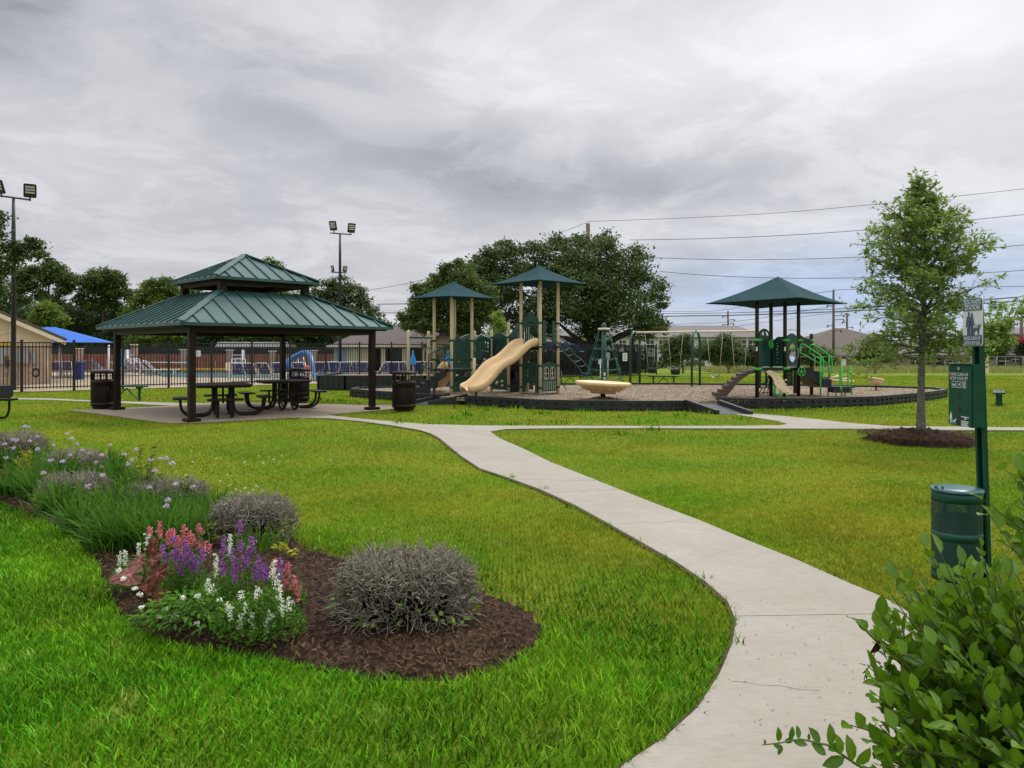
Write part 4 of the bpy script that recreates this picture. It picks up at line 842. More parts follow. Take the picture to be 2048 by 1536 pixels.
# ================================================================= FLOWER BED
def twig_bush(u,v,w,h,n,label,leafy=26,ysc=.8,lm='yleaf',rr=.0044,under=0):
    c=G(u,v); t=thing('clipped_bush',label,'bush',(c.x,c.y,.03),0,'bare clipped bushes in the bed'); V=[];Fc=[];C=[];A=[]; a=w/2; b=w/2*ysc; K=3
    def tw(p,d,L,r,seg=5,kink=.5):
        nonlocal V,Fc,C,A
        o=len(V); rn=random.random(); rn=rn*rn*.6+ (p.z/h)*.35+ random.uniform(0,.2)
        for i in range(seg+1):
            f=d.orthogonal().normalized(); g=d.cross(f).normalized(); q=r*(1-.5*i/seg)
            for k in range(K): an=2.094*k; V.append(tuple(p+(f*math.cos(an)+g*math.sin(an))*q)); A.append(rn)
            if i<seg: d=(d+Vector((random.gauss(0,kink),random.gauss(0,kink),random.gauss(0,kink)))).normalized(); p=p+d*L/seg
        for i in range(seg):
            for k in range(K): Fc+= [o+i*K+k,o+i*K+(k+1)%K,o+(i+1)*K+(k+1)%K,o+(i+1)*K+k]; C.append(4)
    for i in range(n):
        th=random.uniform(0,6.283); cz=random.uniform(.02,1)**.8; sr=math.sqrt(max(0,1-cz*cz)); s=random.uniform(.30,.93) if random.random()<.25 else random.uniform(.78,.95)
        sh=Vector((a*sr**.62*math.cos(th),b*sr**.62*math.sin(th),h*cz**.55)); p=Vector((c.x,c.y,.03))+sh*s*Vector((1,1,.96))[0]; rnd=Vector((random.gauss(0,.45),random.gauss(0,.45),random.gauss(0,.3)))
        d=(Vector((sh.x/a/a,sh.y/b/b,sh.z/h/h)).normalized()*.75+Vector((0,0,.45))+rnd).normalized()
        tw(p,d,random.uniform(.05,.12)*w/.95*1.3,rr*random.uniform(.5,1.3),5,random.uniform(.25,.6))
    for i in range(26):
        th=random.uniform(0,6.283); tw(Vector((c.x+random.gauss(0,.06),c.y+random.gauss(0,.06),.02)),Vector((math.cos(th),math.sin(th),random.uniform(.2,1.2))).normalized(),w*.45,rr*1.7,7,.25)
    for i in range(int(n*.05)):   # low wandering shoots in front
        th=random.uniform(-2.9,-.25); tw(Vector((c.x+a*.8*math.cos(th),c.y+b*.8*math.sin(th),random.uniform(.05,.14))),Vector((math.cos(th),math.sin(th),-.25)).normalized(),w*.22,rr*.8,7,.35)
    np_mesh('twigs',V,Fc,C,'twig',A,parent=t)
    m=MB(); m.lathe([(.02,.0),(a*.48,.0),(a*.60,h*.3),(a*.56,h*.52),(a*.36,h*.66),(.01,h*.70)],(c.x,c.y,.02),16); o=m.build('inner_shade_core','twigcore',t)  # added dark dome, stands in for the shade between the twigs
    V=[];Fc=[];C=[];A=[]
    for i in range(leafy):
        th=random.uniform(-2.9,-.2) ; zz=abs(random.gauss(0,.35))*h*.8; sr=math.sqrt(max(0.1,1-(zz/h)**2)); p=Vector((c.x+a*sr*math.cos(th),c.y+b*sr*math.sin(th),.05+zz))
        big_leaf(V,Fc,C,A,p,Vector((math.cos(th),math.sin(th)*.6,random.gauss(.1,.5))),.038*random.uniform(.6,1.2),.026,Vector((random.gauss(0,.3),-.6,1)),random.random())
    if leafy: np_mesh('leaves',V,Fc,C,'ligus' if lm is None else lm,A,parent=t,smooth=True)
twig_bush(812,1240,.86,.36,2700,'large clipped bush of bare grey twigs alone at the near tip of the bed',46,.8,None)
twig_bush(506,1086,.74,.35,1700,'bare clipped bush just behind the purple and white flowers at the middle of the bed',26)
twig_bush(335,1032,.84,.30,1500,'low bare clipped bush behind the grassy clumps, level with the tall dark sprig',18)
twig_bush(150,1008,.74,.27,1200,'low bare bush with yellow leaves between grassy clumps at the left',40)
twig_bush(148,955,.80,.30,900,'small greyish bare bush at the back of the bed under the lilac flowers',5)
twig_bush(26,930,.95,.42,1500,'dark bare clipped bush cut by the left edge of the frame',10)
# ---- strap leaved clumps with lilac flower heads
heads=[(49,853),(57,854),(135,867),(76,873),(25,879),(32,880),(8,888),(59,882),(108,890),(154,888),(143,877),(220,890),(75,898),(27,896),(179,906),(204,910),(248,908),(272,899),(141,910),(102,921),(125,923),(193,924),(265,920),(256,928),(302,920),(320,917),(332,916),(344,926),(205,950),(176,971),(299,974),(352,968),(386,973),(336,1000),(333,1013),(202,934),(87,946),(310,941),(12,915),(165,900)]
cl=[(85,940,.26),(225,975,.28),(265,1000,.28),(20,992,.30),(75,1000,.34),(115,1030,.30),(60,960,.30),(120,965,.30),(190,985,.30),(165,1065,.30),(215,1100,.32),(265,1100,.36),(320,1105,.34),(375,1100,.30),(235,1040,.32),(300,1050,.30),(350,1060,.28),(420,1075,.28),(10,940,.25),(215,945,.26),(430,1040,.26)]
desc=['at the back, right of the left edge bush','at the back, left of the tall dark sprig','just left of the tall dark sprig','at the left edge of the bed, on its lawn side','second from the left edge on the lawn side','beside the yellow leaved low bush','in the second row near the left edge','in the second row behind the yellow leaved bush','behind the low bushes left of the tall sprig','leaning over the bare mulch strip at left','at the narrow waist of the mulch strip','tallest and densest, just left of the pink flowers','directly behind the pink flowers','behind the purple flowers, left of the middle bush','in the middle of the bed under many lilac heads','below the tall dark sprig','right of the tall dark sprig','against the left side of the middle bare bush','at the far left beyond the first row','farthest back under the left lilac heads','small, at the back beside the middle bare bush']
clo=[]
for (u,v,h),ds in zip(cl,desc):
    c=G(u,v); t=thing('strap_leaf_clump','clump of green strap leaves '+ds,'flowering clump',(c.x,c.y,.02),0,'strap leaved clumps in the bed'); clo.append((t,c,u,v)); V=[];A=[];Fc=[];C=[]
    for i in range(330):
        a=random.uniform(0,6.283); r0=abs(random.gauss(0,.09)); p=Vector((c.x+r0*math.cos(a),c.y+r0*math.sin(a),.02)); a2=a+random.gauss(0,.7); L=h*random.uniform(.6,1.35); lean=random.uniform(.1,1.15); w=.0042*random.uniform(.7,1.3)+.0003*c.y; b=random.uniform(0,6.28); s_=Vector((math.cos(b),math.sin(b),0))*w; o=len(V); r=random.random()*(1 if random.random()>.05 else 1)
        d=Vector((math.cos(a2)*lean*.5,math.sin(a2)*lean*.5,1)).normalized(); q=p
        for k in range(5):
            wk=[.8,1,1,.75,.05][k]; V+=[tuple(q-s_*wk),tuple(q+s_*wk)]; A+=[r,r]; q=q+d*L/4; d=(d+Vector((math.cos(a2)*lean*.38,math.sin(a2)*lean*.38,-.16*lean-.03))).normalized()
        for k in range(4): Fc+=[o+2*k,o+2*k+1,o+2*k+3,o+2*k+2]; C.append(4)
    np_mesh('leaves',V,Fc,C,'strap',A,parent=t)
def petals(V,Fc,C,A,c,r,n,size,flat_=.6):
    for i in range(n):
        d=Vector((random.gauss(0,1),random.gauss(0,1),random.gauss(0,flat_))).normalized(); p=c+d*r*random.uniform(.5,1); e=Vector((random.gauss(0,1),random.gauss(0,1),random.gauss(0,1))).normalized(); f=e.cross(d).normalized(); s=size*random.uniform(.6,1.2); o=len(V)
        V+=[tuple(p-e*s),tuple(p-f*s),tuple(p+e*s),tuple(p+f*s)]; A+=[random.random()]*4; Fc+=[o,o+1,o+2,o+3]; C.append(4)
for (u,v) in heads:
    best=min(clo,key=lambda q:abs(q[2]-u)+.9*abs((q[3]-v)-88)); t,c,cu,cv=best; hd=W(u,v,c.y+random.uniform(-.1,.1)); hz=hd.z
    if hz<.28: hz=.28
    m=MB(); base=Vector((c.x+random.gauss(0,.05),c.y,.03)); m.tube([base,base.lerp(hd,.5)+Vector((random.gauss(0,.01),0,.02)),hd],.0022,4); fl=m.build('flower','stem',t)
    V=[];Fc=[];C=[];A=[]; petals(V,Fc,C,A,hd,.026,34,.0085,.45); np_mesh('umbel','' or M['lilac'],V,Fc,C,A,parent=fl) if False else np_mesh('umbel',V,Fc,C,'lilac',A,parent=fl)
# ---- dark sprigs
def sprig(u,v,tips,label,D=None):
    c=G(u,v); t=thing('leafy_sprig',label,'sapling',(c.x,c.y,.02)); m=MB(); P=[]
    for (a,b) in tips:
        e=W(a,b,c.y); p=Vector((c.x,c.y,.03)); pts=[p.lerp(e,k/6)+Vector((.03*math.sin(k),0,.02*math.sin(k/2)))*.4 for k in range(7)]; m.tube(pts,[.004]*3+[.003]*2+[.0015]*2,4)
        for k in range(80): s_=random.uniform(.25,1); P.append(tuple(p.lerp(e,s_)+Vector((random.gauss(0,.016),random.gauss(0,.016),random.gauss(0,.01)))))
    m.build('stems','bark',t); vs,fl,cn,at=leaves_np(np.array(P),.034,.55,up=.4); np_mesh('leaves',vs,fl,cn,'deep' if D is None else D,at,parent=t)
sprig(288,1032,[(280,888),(312,886),(300,915),(270,930),(325,945),(255,960)],'tall dark leaved sprig rising above the lilac flowers','oakb')
sprig(372,1040,[(373,955),(365,965),(380,968)],'short dark sprig beside the right end of the lilac flowers','oakb')
sprig(52,985,[(45,900),(60,905),(35,915)],'reddish stemmed sprig near the left end of the bed','yleaf')
# ---- bedding flowers
def bedding(name,label,u,v,spikes,mat,foli,cat='flowering plant',leaf=.030,asp=.32,nfol=900,rx=.13,hz=.2,lm='bedleaf',grp='bedding flowers at the bed front'):
    c=G(u,v); t=thing(name,label,cat,(c.x,c.y,.02),0,grp); m=MB(); P=[]; base=Vector((c.x,c.y,.03))
    for (a,b,ln) in spikes:
        e=W(a,b,c.y-.10); b0=base+Vector(((e.x-base.x)*.45,random.gauss(0,.03),0)); m.tube([b0,b0.lerp(e,.5),e],.0022,4)
        for k in range(34): s_=random.uniform(.15,.80); P.append(tuple(b0.lerp(e,s_)+Vector((random.gauss(0,.022),random.gauss(0,.022),random.gauss(0,.012)))))
    for k in range(nfol):
        a=random.uniform(0,6.283); r=math.sqrt(random.random()); z=hz*(1-r*r*.7)*random.uniform(.25,1.05); P.append((c.x+rx*r*math.cos(a),c.y+rx*.75*r*math.sin(a),.03+z))
    m.build('stems','stem',t); vs,fl,cn,at=leaves_np(np.array(P),leaf,asp,up=.45); np_mesh('foliage',vs,fl,cn,lm,at,parent=t)
    for (a,b,ln) in spikes:
        e=W(a,b,c.y-.10); V=[];Fc=[];C=[];A=[]; nn=int(9*ln/.06)+6
        for k in range(nn):
            s_=k/nn; cc=e+Vector((random.gauss(0,.006),random.gauss(0,.006),-ln*s_)); petals(V,Fc,C,A,cc,.006+(.016 if mat!='wpetal' else .010)*min(1,s_*2.5),6 if mat!='wpetal' else 5,.0056 if mat!='wpetal' else .0050,1)
        np_mesh('flower_spike',V,Fc,C,mat,A,parent=t)
bedding('flowering_plant','pink spiked flowers standing behind the red heart shaped leaves',352,1195,[(320,1042,.11),(300,1055,.05),(370,1050,.10),(400,1048,.06),(336,1062,.10),(380,1062,.08),(350,1066,.09),(345,1058,.05),(408,1086,.06),(418,1088,.05),(307,1075,.05),(360,1075,.09),(388,1070,.07)],'pink',0,rx=.17,hz=.26)
bedding('flowering_plant','purple spiked flowers above the red heart shaped leaves on the left of the flower group',372,1218,[(327,1088,.08),(329,1112,.12),(370,1082,.15),(355,1098,.14),(378,1092,.14),(385,1108,.10),(362,1110,.12),(345,1102,.05),(405,1095,.09),(348,1072,.04),(391,1118,.08)],'purple',0,rx=.19,hz=.24)
bedding('flowering_plant','purple spiked flowers on the right of the flower group among white spikes',505,1236,[(447,1072,.11),(445,1118,.10),(480,1041,.08),(504,1074,.09),(496,1096,.10),(466,1098,.15),(518,1112,.13),(527,1126,.10),(510,1130,.10),(480,1082,.06),(472,1125,.12),(535,1135,.07),(559,1118,.14),(490,1110,.08)],'purple',0,rx=.22,hz=.27)
bedding('flowering_plant','white spiked flowers at the left end of the flower group beside the bare mulch',266,1190,[(295,1068,.10),(278,1086,.08),(251,1100,.10),(241,1103,.08),(262,1130,.04)],'wpetal',0,rx=.16,hz=.2)
bedding('flowering_plant','white spiked flowers in front on the right, lowest of the group',520,1285,[(417,1158,.08),(514,1174,.06),(484,1182,.05),(565,1198,.08),(578,1195,.07),(461,1214,.07),(455,1206,.05),(481,1228,.08),(505,1226,.08),(533,1236,.08),(540,1222,.05),(559,1170,.08),(552,1150,.07),(546,1120,.09),(490,1205,.05)],'wpetal',0,rx=.25,hz=.25,nfol=2200,leaf=.030)
bedding('flowering_plant','white spikes scattered between the two purple flower masses',440,1235,[(460,1068,.13),(433,1108,.13),(425,1170,.05)],'wpetal',0,rx=.17,hz=.24,nfol=1300)
bedding('flowering_plant','bright pink spiked flowers at the right edge of the flower group by the open mulch',580,1225,[(575,1126,.08),(553,1118,.05),(574,1158,.07),(589,1154,.08),(594,1170,.10),(566,1160,.06),(545,1145,.04)],'pink',0,rx=.10,hz=.16,nfol=500)
# low white pentas
c=G(385,1272); t=thing('low_flowering_plant','low broad leaved plant with small white flower clusters at the very front of the bed','flowering plant',(c.x,c.y,.02)); V=[];Fc=[];C=[];A=[]
for k in range(620):
    a=random.uniform(0,6.283); r=math.sqrt(random.random()); p=Vector((c.x-.02+.30*r*math.cos(a),c.y+.14*r*math.sin(a),.04+.21*(1-.6*r*r)*random.uniform(.3,1.05))); d=Vector((math.cos(a)*r+random.gauss(0,.5),math.sin(a)*r-.3+random.gauss(0,.5),random.gauss(.1,.4)))
    big_leaf(V,Fc,C,A,p,d,.045*random.uniform(.6,1.2),.017,Vector((0,-.3,1)),random.random(),.25)
np_mesh('leaves',V,Fc,C,'bedleaf',A,parent=t,smooth=True)
for (u,v) in [(270,1177),(280,1188),(283,1214),(395,1192),(333,1218),(345,1238),(395,1246),(350,1232),(247,1158),(237,1140),(318,1235),(438,1200),(365,1195)]:
    V=[];Fc=[];C=[];A=[]; petals(V,Fc,C,A,W(u,v,c.y-.08),.017,24,.0065,.5); np_mesh('flower_cluster',V,Fc,C,'wpetal',A,parent=t)
m=MB(); 
for k in range(12): a=random.uniform(0,6.28); m.tube([(c.x,c.y,.02),(c.x+.22*math.cos(a),c.y+.1*math.sin(a),.16)],.002,4)
m.tube([W(418,1285,c.y-.1),W(420,1250,c.y-.1),W(410,1225,c.y-.08),W(395,1200,c.y-.06)],.004,5); m.build('stems','stem',t)
# heart leaved caladium
def mat_cal():
    m,nt,L,b,N=node_mat('caladium_leaf'); at=N('ShaderNodeAttribute'); at.attribute_name='r'; tc=N('ShaderNodeTexCoord'); n=N('ShaderNodeTexNoise',_Scale=35,_Detail=5); L.new(tc.outputs['Object'],n.inputs['Vector'])
    a=mixc(nt,L,mrange(nt,L,n.outputs[0],.35,.65),(.10,.026,.018),(.215,.065,.038)); a=mixc(nt,L,mrange(nt,L,at.outputs['Fac'],.55,1.),a,(.55,.15,.14)); a=mixc(nt,L,mrange(nt,L,at.outputs['Fac'],.0,.22,1.,0.),a,(.22,.19,.06))
    L.new(a,b.inputs['Base Color']); b.inputs['Roughness'].default_value=.5; return m
M['cal']=mat_cal()
c=G(292,1240); t=thing('caladium','caladium with large heart shaped red veined leaves at the left of the flowers','foliage plant',(c.x,c.y,.02)); st=MB()
def heart(base,d,nrm,L,w):
    """heart leaf with raised veins coloured through the vertex attribute"""
    V=[];Fc=[];C=[];A=[]; d=d.normalized(); nrm=(nrm-d*nrm.dot(d)).normalized(); s=d.cross(nrm); NU,NT=36,9
    def rad(th): # outline radius for angle from tip direction
        x=abs(th)/math.pi; return (.60+.46*math.exp(-(th/.42)**2)+.10*math.exp(-((abs(th)-2.2)/.5)**2)) if x<.90 else .60-.32*(x-.90)/.10
    for i in range(NU*2+1):
        th=-math.pi+math.pi*i/NU
        for j in range(NT+1):
            q=j/NT; rr_=rad(th)*L*q; lx=math.cos(th)*rr_*.9; ly=math.sin(th)*rr_*w/L*1.1
            ve=min(abs(((th/math.pi*7)%1)-.5)*2,1); vein=1-ve; z=-.30*L*(lx/L)**2-.32*abs(ly)*.9+.004*math.sin(th*9)*q+.01*q
            V.append(tuple(base+d*(lx+L*.25)+s*ly+nrm*z)); vv=.35+(.65 if (1-abs(((th/math.pi*4.5+.5)%1)-.5)*2)>.90 and q<.9-.4*abs(th)/math.pi else 0); A.append(0.05 if q>.93 else vv if q>.12 else 1.)
    for i in range(NU*2):
        for j in range(NT): a=i*(NT+1)+j; Fc+=[a,a+1,a+NT+2,a+NT+1]; C.append(4)
    np_mesh('leaf',V,Fc,C,'cal',A,parent=t,smooth=True)
for (u,v,du,dv,L,w,nx,nz) in [(272,1148,-1,.12,.125,.095,-.2,.9),(320,1135,-.30,1,.14,.075,.9,.4),(324,1188,-.45,1,.115,.06,.9,.3),(300,1125,.6,-.5,.085,.06,-.3,.8),(285,1118,-.8,.35,.075,.05,-.4,.6),(305,1105,.2,-1,.08,.06,.1,.2),(395,1090,1,-.4,.06,.04,0,.7),(290,1165,.4,.6,.07,.05,.3,.5)]:
    b=W(u,v,c.y-.06); heart(b,Vector((du,-.25,-dv)),Vector((nx,-1,nz)),L,w); st.tube([(c.x+random.gauss(0,.02),c.y,.03),(b.x*.5+c.x*.5,c.y,b.z*.6),b],.004,5)
st.build('stalks','deadleaf',t)
# yellowing strap fans by the middle bush, trailing yellow leaves
c=G(525,1112); t=thing('iris_fan','yellowing sword leaves in front of the middle bare bush','plant',(c.x,c.y,.02)); V=[];A=[];Fc=[];C=[]
for i in range(90):
    x=c.x+random.uniform(-.26,.16); a=random.gauss(0,.28); L=random.uniform(.12,.30); w=.006; p=Vector((x,c.y+random.gauss(0,.03),.02)); q=p+Vector((math.sin(a)*L,random.gauss(0,.03),math.cos(a)*L)); o=len(V); mid=p.lerp(q,.55); r=random.random()
    V+=[tuple(p-Vector((w/2,0,0))),tuple(p+Vector((w/2,0,0))),tuple(mid+Vector((w/2,0,0))),tuple(mid-Vector((w/2,0,0))),tuple(q)]; A+=[r]*5; Fc+=[o,o+1,o+2,o+3,o+3,o+2,o+4]; C+=[4,3]
np_mesh('leaves',V,Fc,C,'bedleaf',A,parent=t)
c=G(575,1118); t=thing('yellow_leaf_shoot','arching shoot of yellow green leaves on the mulch beside the middle bare bush','plant',(c.x,c.y,.02)); m=MB(); pts=[W(552,1095,5.85),W(565,1090,5.8),W(580,1098,5.75),(W(596,1108,5.7))]; m.tube(pts,.003,4); m.build('stem','stem',t); V=[];Fc=[];C=[];A=[]
for i in range(34): s_=random.uniform(0,3); k=min(2,int(s_)); big_leaf(V,Fc,C,A,pts[k].lerp(pts[k+1],s_-k),Vector((random.gauss(0,1),-.4,random.gauss(0,.5))),.045,.028,Vector((0,-.5,1)),random.random())
np_mesh('leaves',V,Fc,C,'yleaf',A,parent=t,smooth=True)
# ================================================================= PLAYGROUND BORDER AND RAMPS
def border_unit(p,q,z0,z1,parent,holes_,w=.11,rows=2):
    p,q=V3(p),V3(q); L=(q-p).length; m=MB(); o=[(0.004,z0),(L-.004,z0),(L-.004,z1),(.004,z1)]; hs=[]
    if holes_:
        H=z1-z0
        for i in range(4):
            a=L*(.10+.215*i); hs.append([(a,z0+H*.52),(a+L*.12,z0+H*.52),(a+L*.12,z0+H*.76),(a,z0+H*.76)]); 
            if rows>1: hs.append([(a,z0+H*.14),(a+L*.12,z0+H*.14),(a+L*.12,z0+H*.30),(a,z0+H*.30)])
    m.panel(p,q,o,hs,.03,at=w/2-.015); m.panel(p,q,o,[],w-.04,at=-.012)
    d=(q-p).normalized(); n=Vector((d.y,-d.x,0)); zz=Vector((0,0,z1+.006)); m.bar(p+zz+d*.003,q+zz-d*.003,w+.012,.014)
    m.box((p.x+n.x*.01,p.y+n.y*.01,(z0+z1)/2+.004),(.10,.10,z1-z0+.012),math.atan2(d.y,d.x)); return m.build('border_timber','black',parent)
def resample(P,step):
    out=[P[0]]; acc=0
    for a,b in zip(P,P[1:]):
        L=(b-a).length; t=step-acc
        while t<=L: out.append(a.lerp(b,t/L)); t+=step
        acc=(acc+L)%step
    return out
bd=thing('playground_border','low black plastic timber border round the wood chip playground','border',(3,24,0))
P=[Vector((x,y,0)) for x,y in pg]
i0=[i for i,(u,v) in enumerate(pg_px) if (u,v)==(1375,803)][0]
iw=[i for i,(u,v) in enumerate(pg_px) if (u,v)==(1000,797)][0]
seg_front=[G(930,793,TOPZ)*Vector((1,1,0))[0] for _ in ()]
def z0v(u,v): g=G(u,v,TOPZ); return Vector((g.x,g.y,0))
RUNS=None
runs=[[z0v(*q) for q in [(935,793),(1000,797),(1100,802),(1290,804),(1375,803)]],
      [z0v(*q) for q in [(1436,797.5),(1500,799.5),(1600,799),(1700,796),(1760,794),(1800,790),(1850,786),(1893,780),(1880,776.5),(1830,774.5),(1750,772.5),(1650,770.5),(1500,768.5),(1300,767),(1100,768),(960,770),(800,773),(720,775),(696,778),(740,782),(800,786),(880,791)]]]
surf=[]
for rn in runs:
    pts=resample(rn,1.22)
    if (pts[-1]-rn[-1]).length>.2: pts.append(rn[-1])
    surf+=[(p.x,p.y) for p in pts]
    for k,(a,b) in enumerate(zip(pts,pts[1:])): border_unit(a,b,-.03,.255+.004*(k%2),bd,(a.y<26.5))
flat('playground_surface','chips',surf,PGZ,th=.1)
sw=thing('raised_timber_wall','double height black plastic timber wall of a raised box beside the pool fence','border',(X(700,30),30,0))
xa,xb=X(637,30.2),X(905,30.2); n=5
for i in range(n):
    a=xa+(xb-xa)*i/n; b=xa+(xb-xa)*(i+1)/n
    for z in (0.02,.30): border_unit((a,30.2,0),(b,30.2,0),z,z+.27,sw,True,.12)
for i in range(3): border_unit((xa-.02*i,30.25+1.2*(i+1),0),(xa-.02*i,30.25+1.2*i,0),.02,.57,sw,False,.12)
flat('raised_box_fill','chips',[(xa,30.2),(xb,30.2),(xb,33.8),(xa,33.8)],.50)
def ramp(a,b,c,d,label):
    """a,b lower left/right on the ground; c,d upper right/left at chip level"""
    t=thing('access_ramp',label,'ramp',((a.x+b.x)/2,(a.y+b.y)/2,0),0,'black ramps into the playground'); m=MB(); m.quad(a,b,c,d,.03); m.build('ramp_deck',pm('ramp_grey',(.07,.075,.085),.75,.2,8,bump=.3,bscale=120),t)
    for p,q in ((a,d),(b,c)):
        p1=p+Vector((0,0,.03)); q1=q+Vector((0,0,.05)); m=MB(); w=.10; dd=(q-p).normalized(); n=Vector((-dd.y,dd.x,0))*w/2
        m.add([p-n-Vector((0,0,.03)),p+n-Vector((0,0,.03)),Vector((q.x,q.y,0))+n,Vector((q.x,q.y,0))-n,p-n+Vector((0,0,.10)),p+n+Vector((0,0,.10)),q+n+Vector((0,0,.11)),q-n+Vector((0,0,.11))],[(3,2,1,0),(4,5,6,7),(0,1,5,4),(1,2,6,5),(2,3,7,6),(3,0,4,7)]); m.build('ramp_curb','black',t)
    return t
ramp(G(1436,828.5),G(1503,830),G(1438,808,.19),G(1372,807,.19),'black ramp with sloping curbs at the right, from walk up to the chips')
ramp(G(822,809),G(856,809.5),G(935,795,.19),G(898,792.5,.19),'black ramp with sloping curbs at the left, behind the brown bin')
# ================================================================= TAN AND GREEN PLAY STRUCTURE
pa=thing('play_structure','tan post play structure with two green canopies, a wavy tan slide and green panels','playground structure',(X(1000,24.3),24.3,PGZ))
def post(p,z1,mat,parent,r=.057,name='post'):
    m=MB(); m.tube([(p[0],p[1],PGZ-.1),(p[0],p[1],z1-r*.6),(p[0],p[1],z1-r*.2),(p[0],p[1],z1)],[r*.88,r*.88,r*.75,r*.3],14); return m.build(name,mat,parent)
T2=Vector((.867,24.2,0)); t2=[T2+Vector(v) for v in ((0,-.6,0),(-.58,0,0),(0,.6,0),(.58,0,0))]
T1=Vector((-1.88,24.5,0)); t1=[T1+Vector(v) for v in ((0,-.6,0),(-.6,0,0),(0,.6,0),(.6,0,0))]
for p in t2: post(p,3.72,'tan',pa)
for p in t1: post(p,3.25,'tan',pa)
def canopy(cn,apex,sag,mat,parent,name='canopy'):
    """tensioned fabric pyramid: four corners, scalloped edges, slightly hollow faces"""
    m=MB(); N_=10
    for k in range(4):
        a,b=V3(cn[k]),V3(cn[(k+1)%4]); ctr=(V3(cn[0])+V3(cn[1])+V3(cn[2])+V3(cn[3]))/4; vs=[]
        for j in range(N_+1):
            for i in range(N_+1):
                s=i/N_; e=a.lerp(b,s); ins=4*s*(1-s); e=e.lerp(Vector((ctr.x,ctr.y,e.z)),.10*ins)+Vector((0,0,.02*ins)); t=j/N_; p=e.lerp(V3(apex),t); p.z-=sag*4*t*(1-t)*.5*(1-.3*ins); vs.append(p)
        fs=[(j*(N_+1)+i,j*(N_+1)+i+1,(j+1)*(N_+1)+i+1,(j+1)*(N_+1)+i) for j in range(N_) for i in range(N_)]; m.add(vs,fs,True)
    o=m.build(name,mat,parent); f=MB()
    for k in range(4):
        a,b=V3(cn[k]),V3(cn[(k+1)%4]); pts=[]
        for i in range(9): s=i/8; ins=4*s*(1-s); e=a.lerp(b,s); pts.append(e.lerp(Vector((ctr.x,ctr.y,e.z)),.10*ins)+Vector((0,0,.02*ins)))
        f.tube(pts,.012,5)
    f.build('canopy_hem','shade',parent); return o
z=3.62; canopy([W(975,570,24.0),W(1077,559.5,22.6),W(1179,568.5,24.0),W(1094,576,25.3)],W(1079,531,24.0),.12,'shade',pa)
canopy([W(816,597.5,24.2),W(898,592,23.1),W(1001,598,24.3),W(921,603,25.4)],W(907,563,24.3),.12,'shade',pa)
for p,z1 in ((W(1017,0,24.9),Zt(645,24.9)),(W(983,0,25.6),Zt(661,25.6)),(W(948.5,0,23.5),Zt(716,23.5)),(W(817,0,24.8),Zt(660,24.8)),(W(857,0,25.2),Zt(662,25.2)),(W(949,0,25.5),Zt(662,25.5)),(W(1055,0,25.6),Zt(650,25.6)),(W(1031,0,26.0),Zt(652,26.0))): post(p,z1,'tan',pa)
def clamp(p,z,mat,parent,r=.068):
    m=MB(); m.tube([(p[0],p[1],z-.03),(p[0],p[1],z+.03)],r,12); m.build('clamp',mat,parent)
for p in t2:
    for z in (.42,1.10,1.68,2.42): clamp(p,z,'greenbox',pa)
for p in t1:
    for z in (.42,.95,1.28,1.88): clamp(p,z,'greenbox',pa)
for (u,D) in ((1017,24.9),(983,25.6)):
    for z in (.42,1.15,2.0): clamp(W(u,0,D),z,'greenbox',pa)
# decks
m=MB(); m.prism([(p.x,p.y) for p in (t2[0]+Vector((0,.05,0)),t2[3],t2[2],t2[1])],1.60,1.70); m.build('deck','rubber',pa)
m=MB(); m.prism([(p.x,p.y) for p in (t1[0],t1[3],t1[2],t1[1])],.90,1.0); m.build('deck','rubber',pa)
mdk=[W(1017,0,24.9),W(1055,0,25.6),W(1031,0,26.2),W(983,0,25.6)]; m=MB(); m.prism([(p.x,p.y) for p in mdk],.98,1.07); m.build('deck','rubber',pa)
def circ(x,z,r,n=10): return [(x+r*math.cos(2*math.pi*i/n),z+r*math.sin(2*math.pi*i/n)) for i in range(n)]
def gpanel(p,q,outer,holes,mat='green',name='panel',th=.03,parent=None):
    m=MB(); m.panel(V3(p)*1.0,q,outer,holes,th); return m.build(name,mat,parent or pa)
def flat0(v): return Vector((v.x,v.y,0))
def inset(p,q,a=.07):
    p,q=flat0(p),flat0(q); d=(q-p).normalized(); return p+d*a,q-d*a,(q-p).length-2*a
# tower one, front right: tall panel with slots and a counter opening
p,q,L=inset(t1[0],t1[3])
wave=[(L,1.02),(L,1.80),(L*.93,1.90),(L*.82,1.98),(L*.68,1.97),(L*.55,1.86),(L*.45,1.86),(L*.32,1.97),(L*.18,1.98),(L*.07,1.90),(0,1.80)]
slots=[[(L*(.13+.16*i),1.20),(L*(.20+.16*i),1.20),(L*(.20+.16*i),1.52 if i%2 else 1.46),(L*(.13+.16*i),1.52 if i%2 else 1.46)] for i in range(5)]
gpanel(p,q,[(0,1.02)]+wave,slots+[circ(L*.3,1.72,.02),circ(L*.68,1.72,.02),circ(L*.5,1.60,.035)])
gpanel(p,q,[(0,.28),(L,.28),(L,1.00),(0,1.00)],[[(L*.12,.74),(L*.86,.74),(L*.86,.95),(L*.12,.95)],[(L*.12,.36),(L*.18,.36),(L*.18,.56),(L*.12,.56)],circ(L*.5,.48,.07),[(L*.75,.36),(L*.8,.36),(L*.8,.58),(L*.75,.58)]])
m=MB(); m.bar(p+Vector((0,-.05,.73)),q+Vector((0,-.05,.73)),.14,.025); m.build('counter','greenbox',pa)
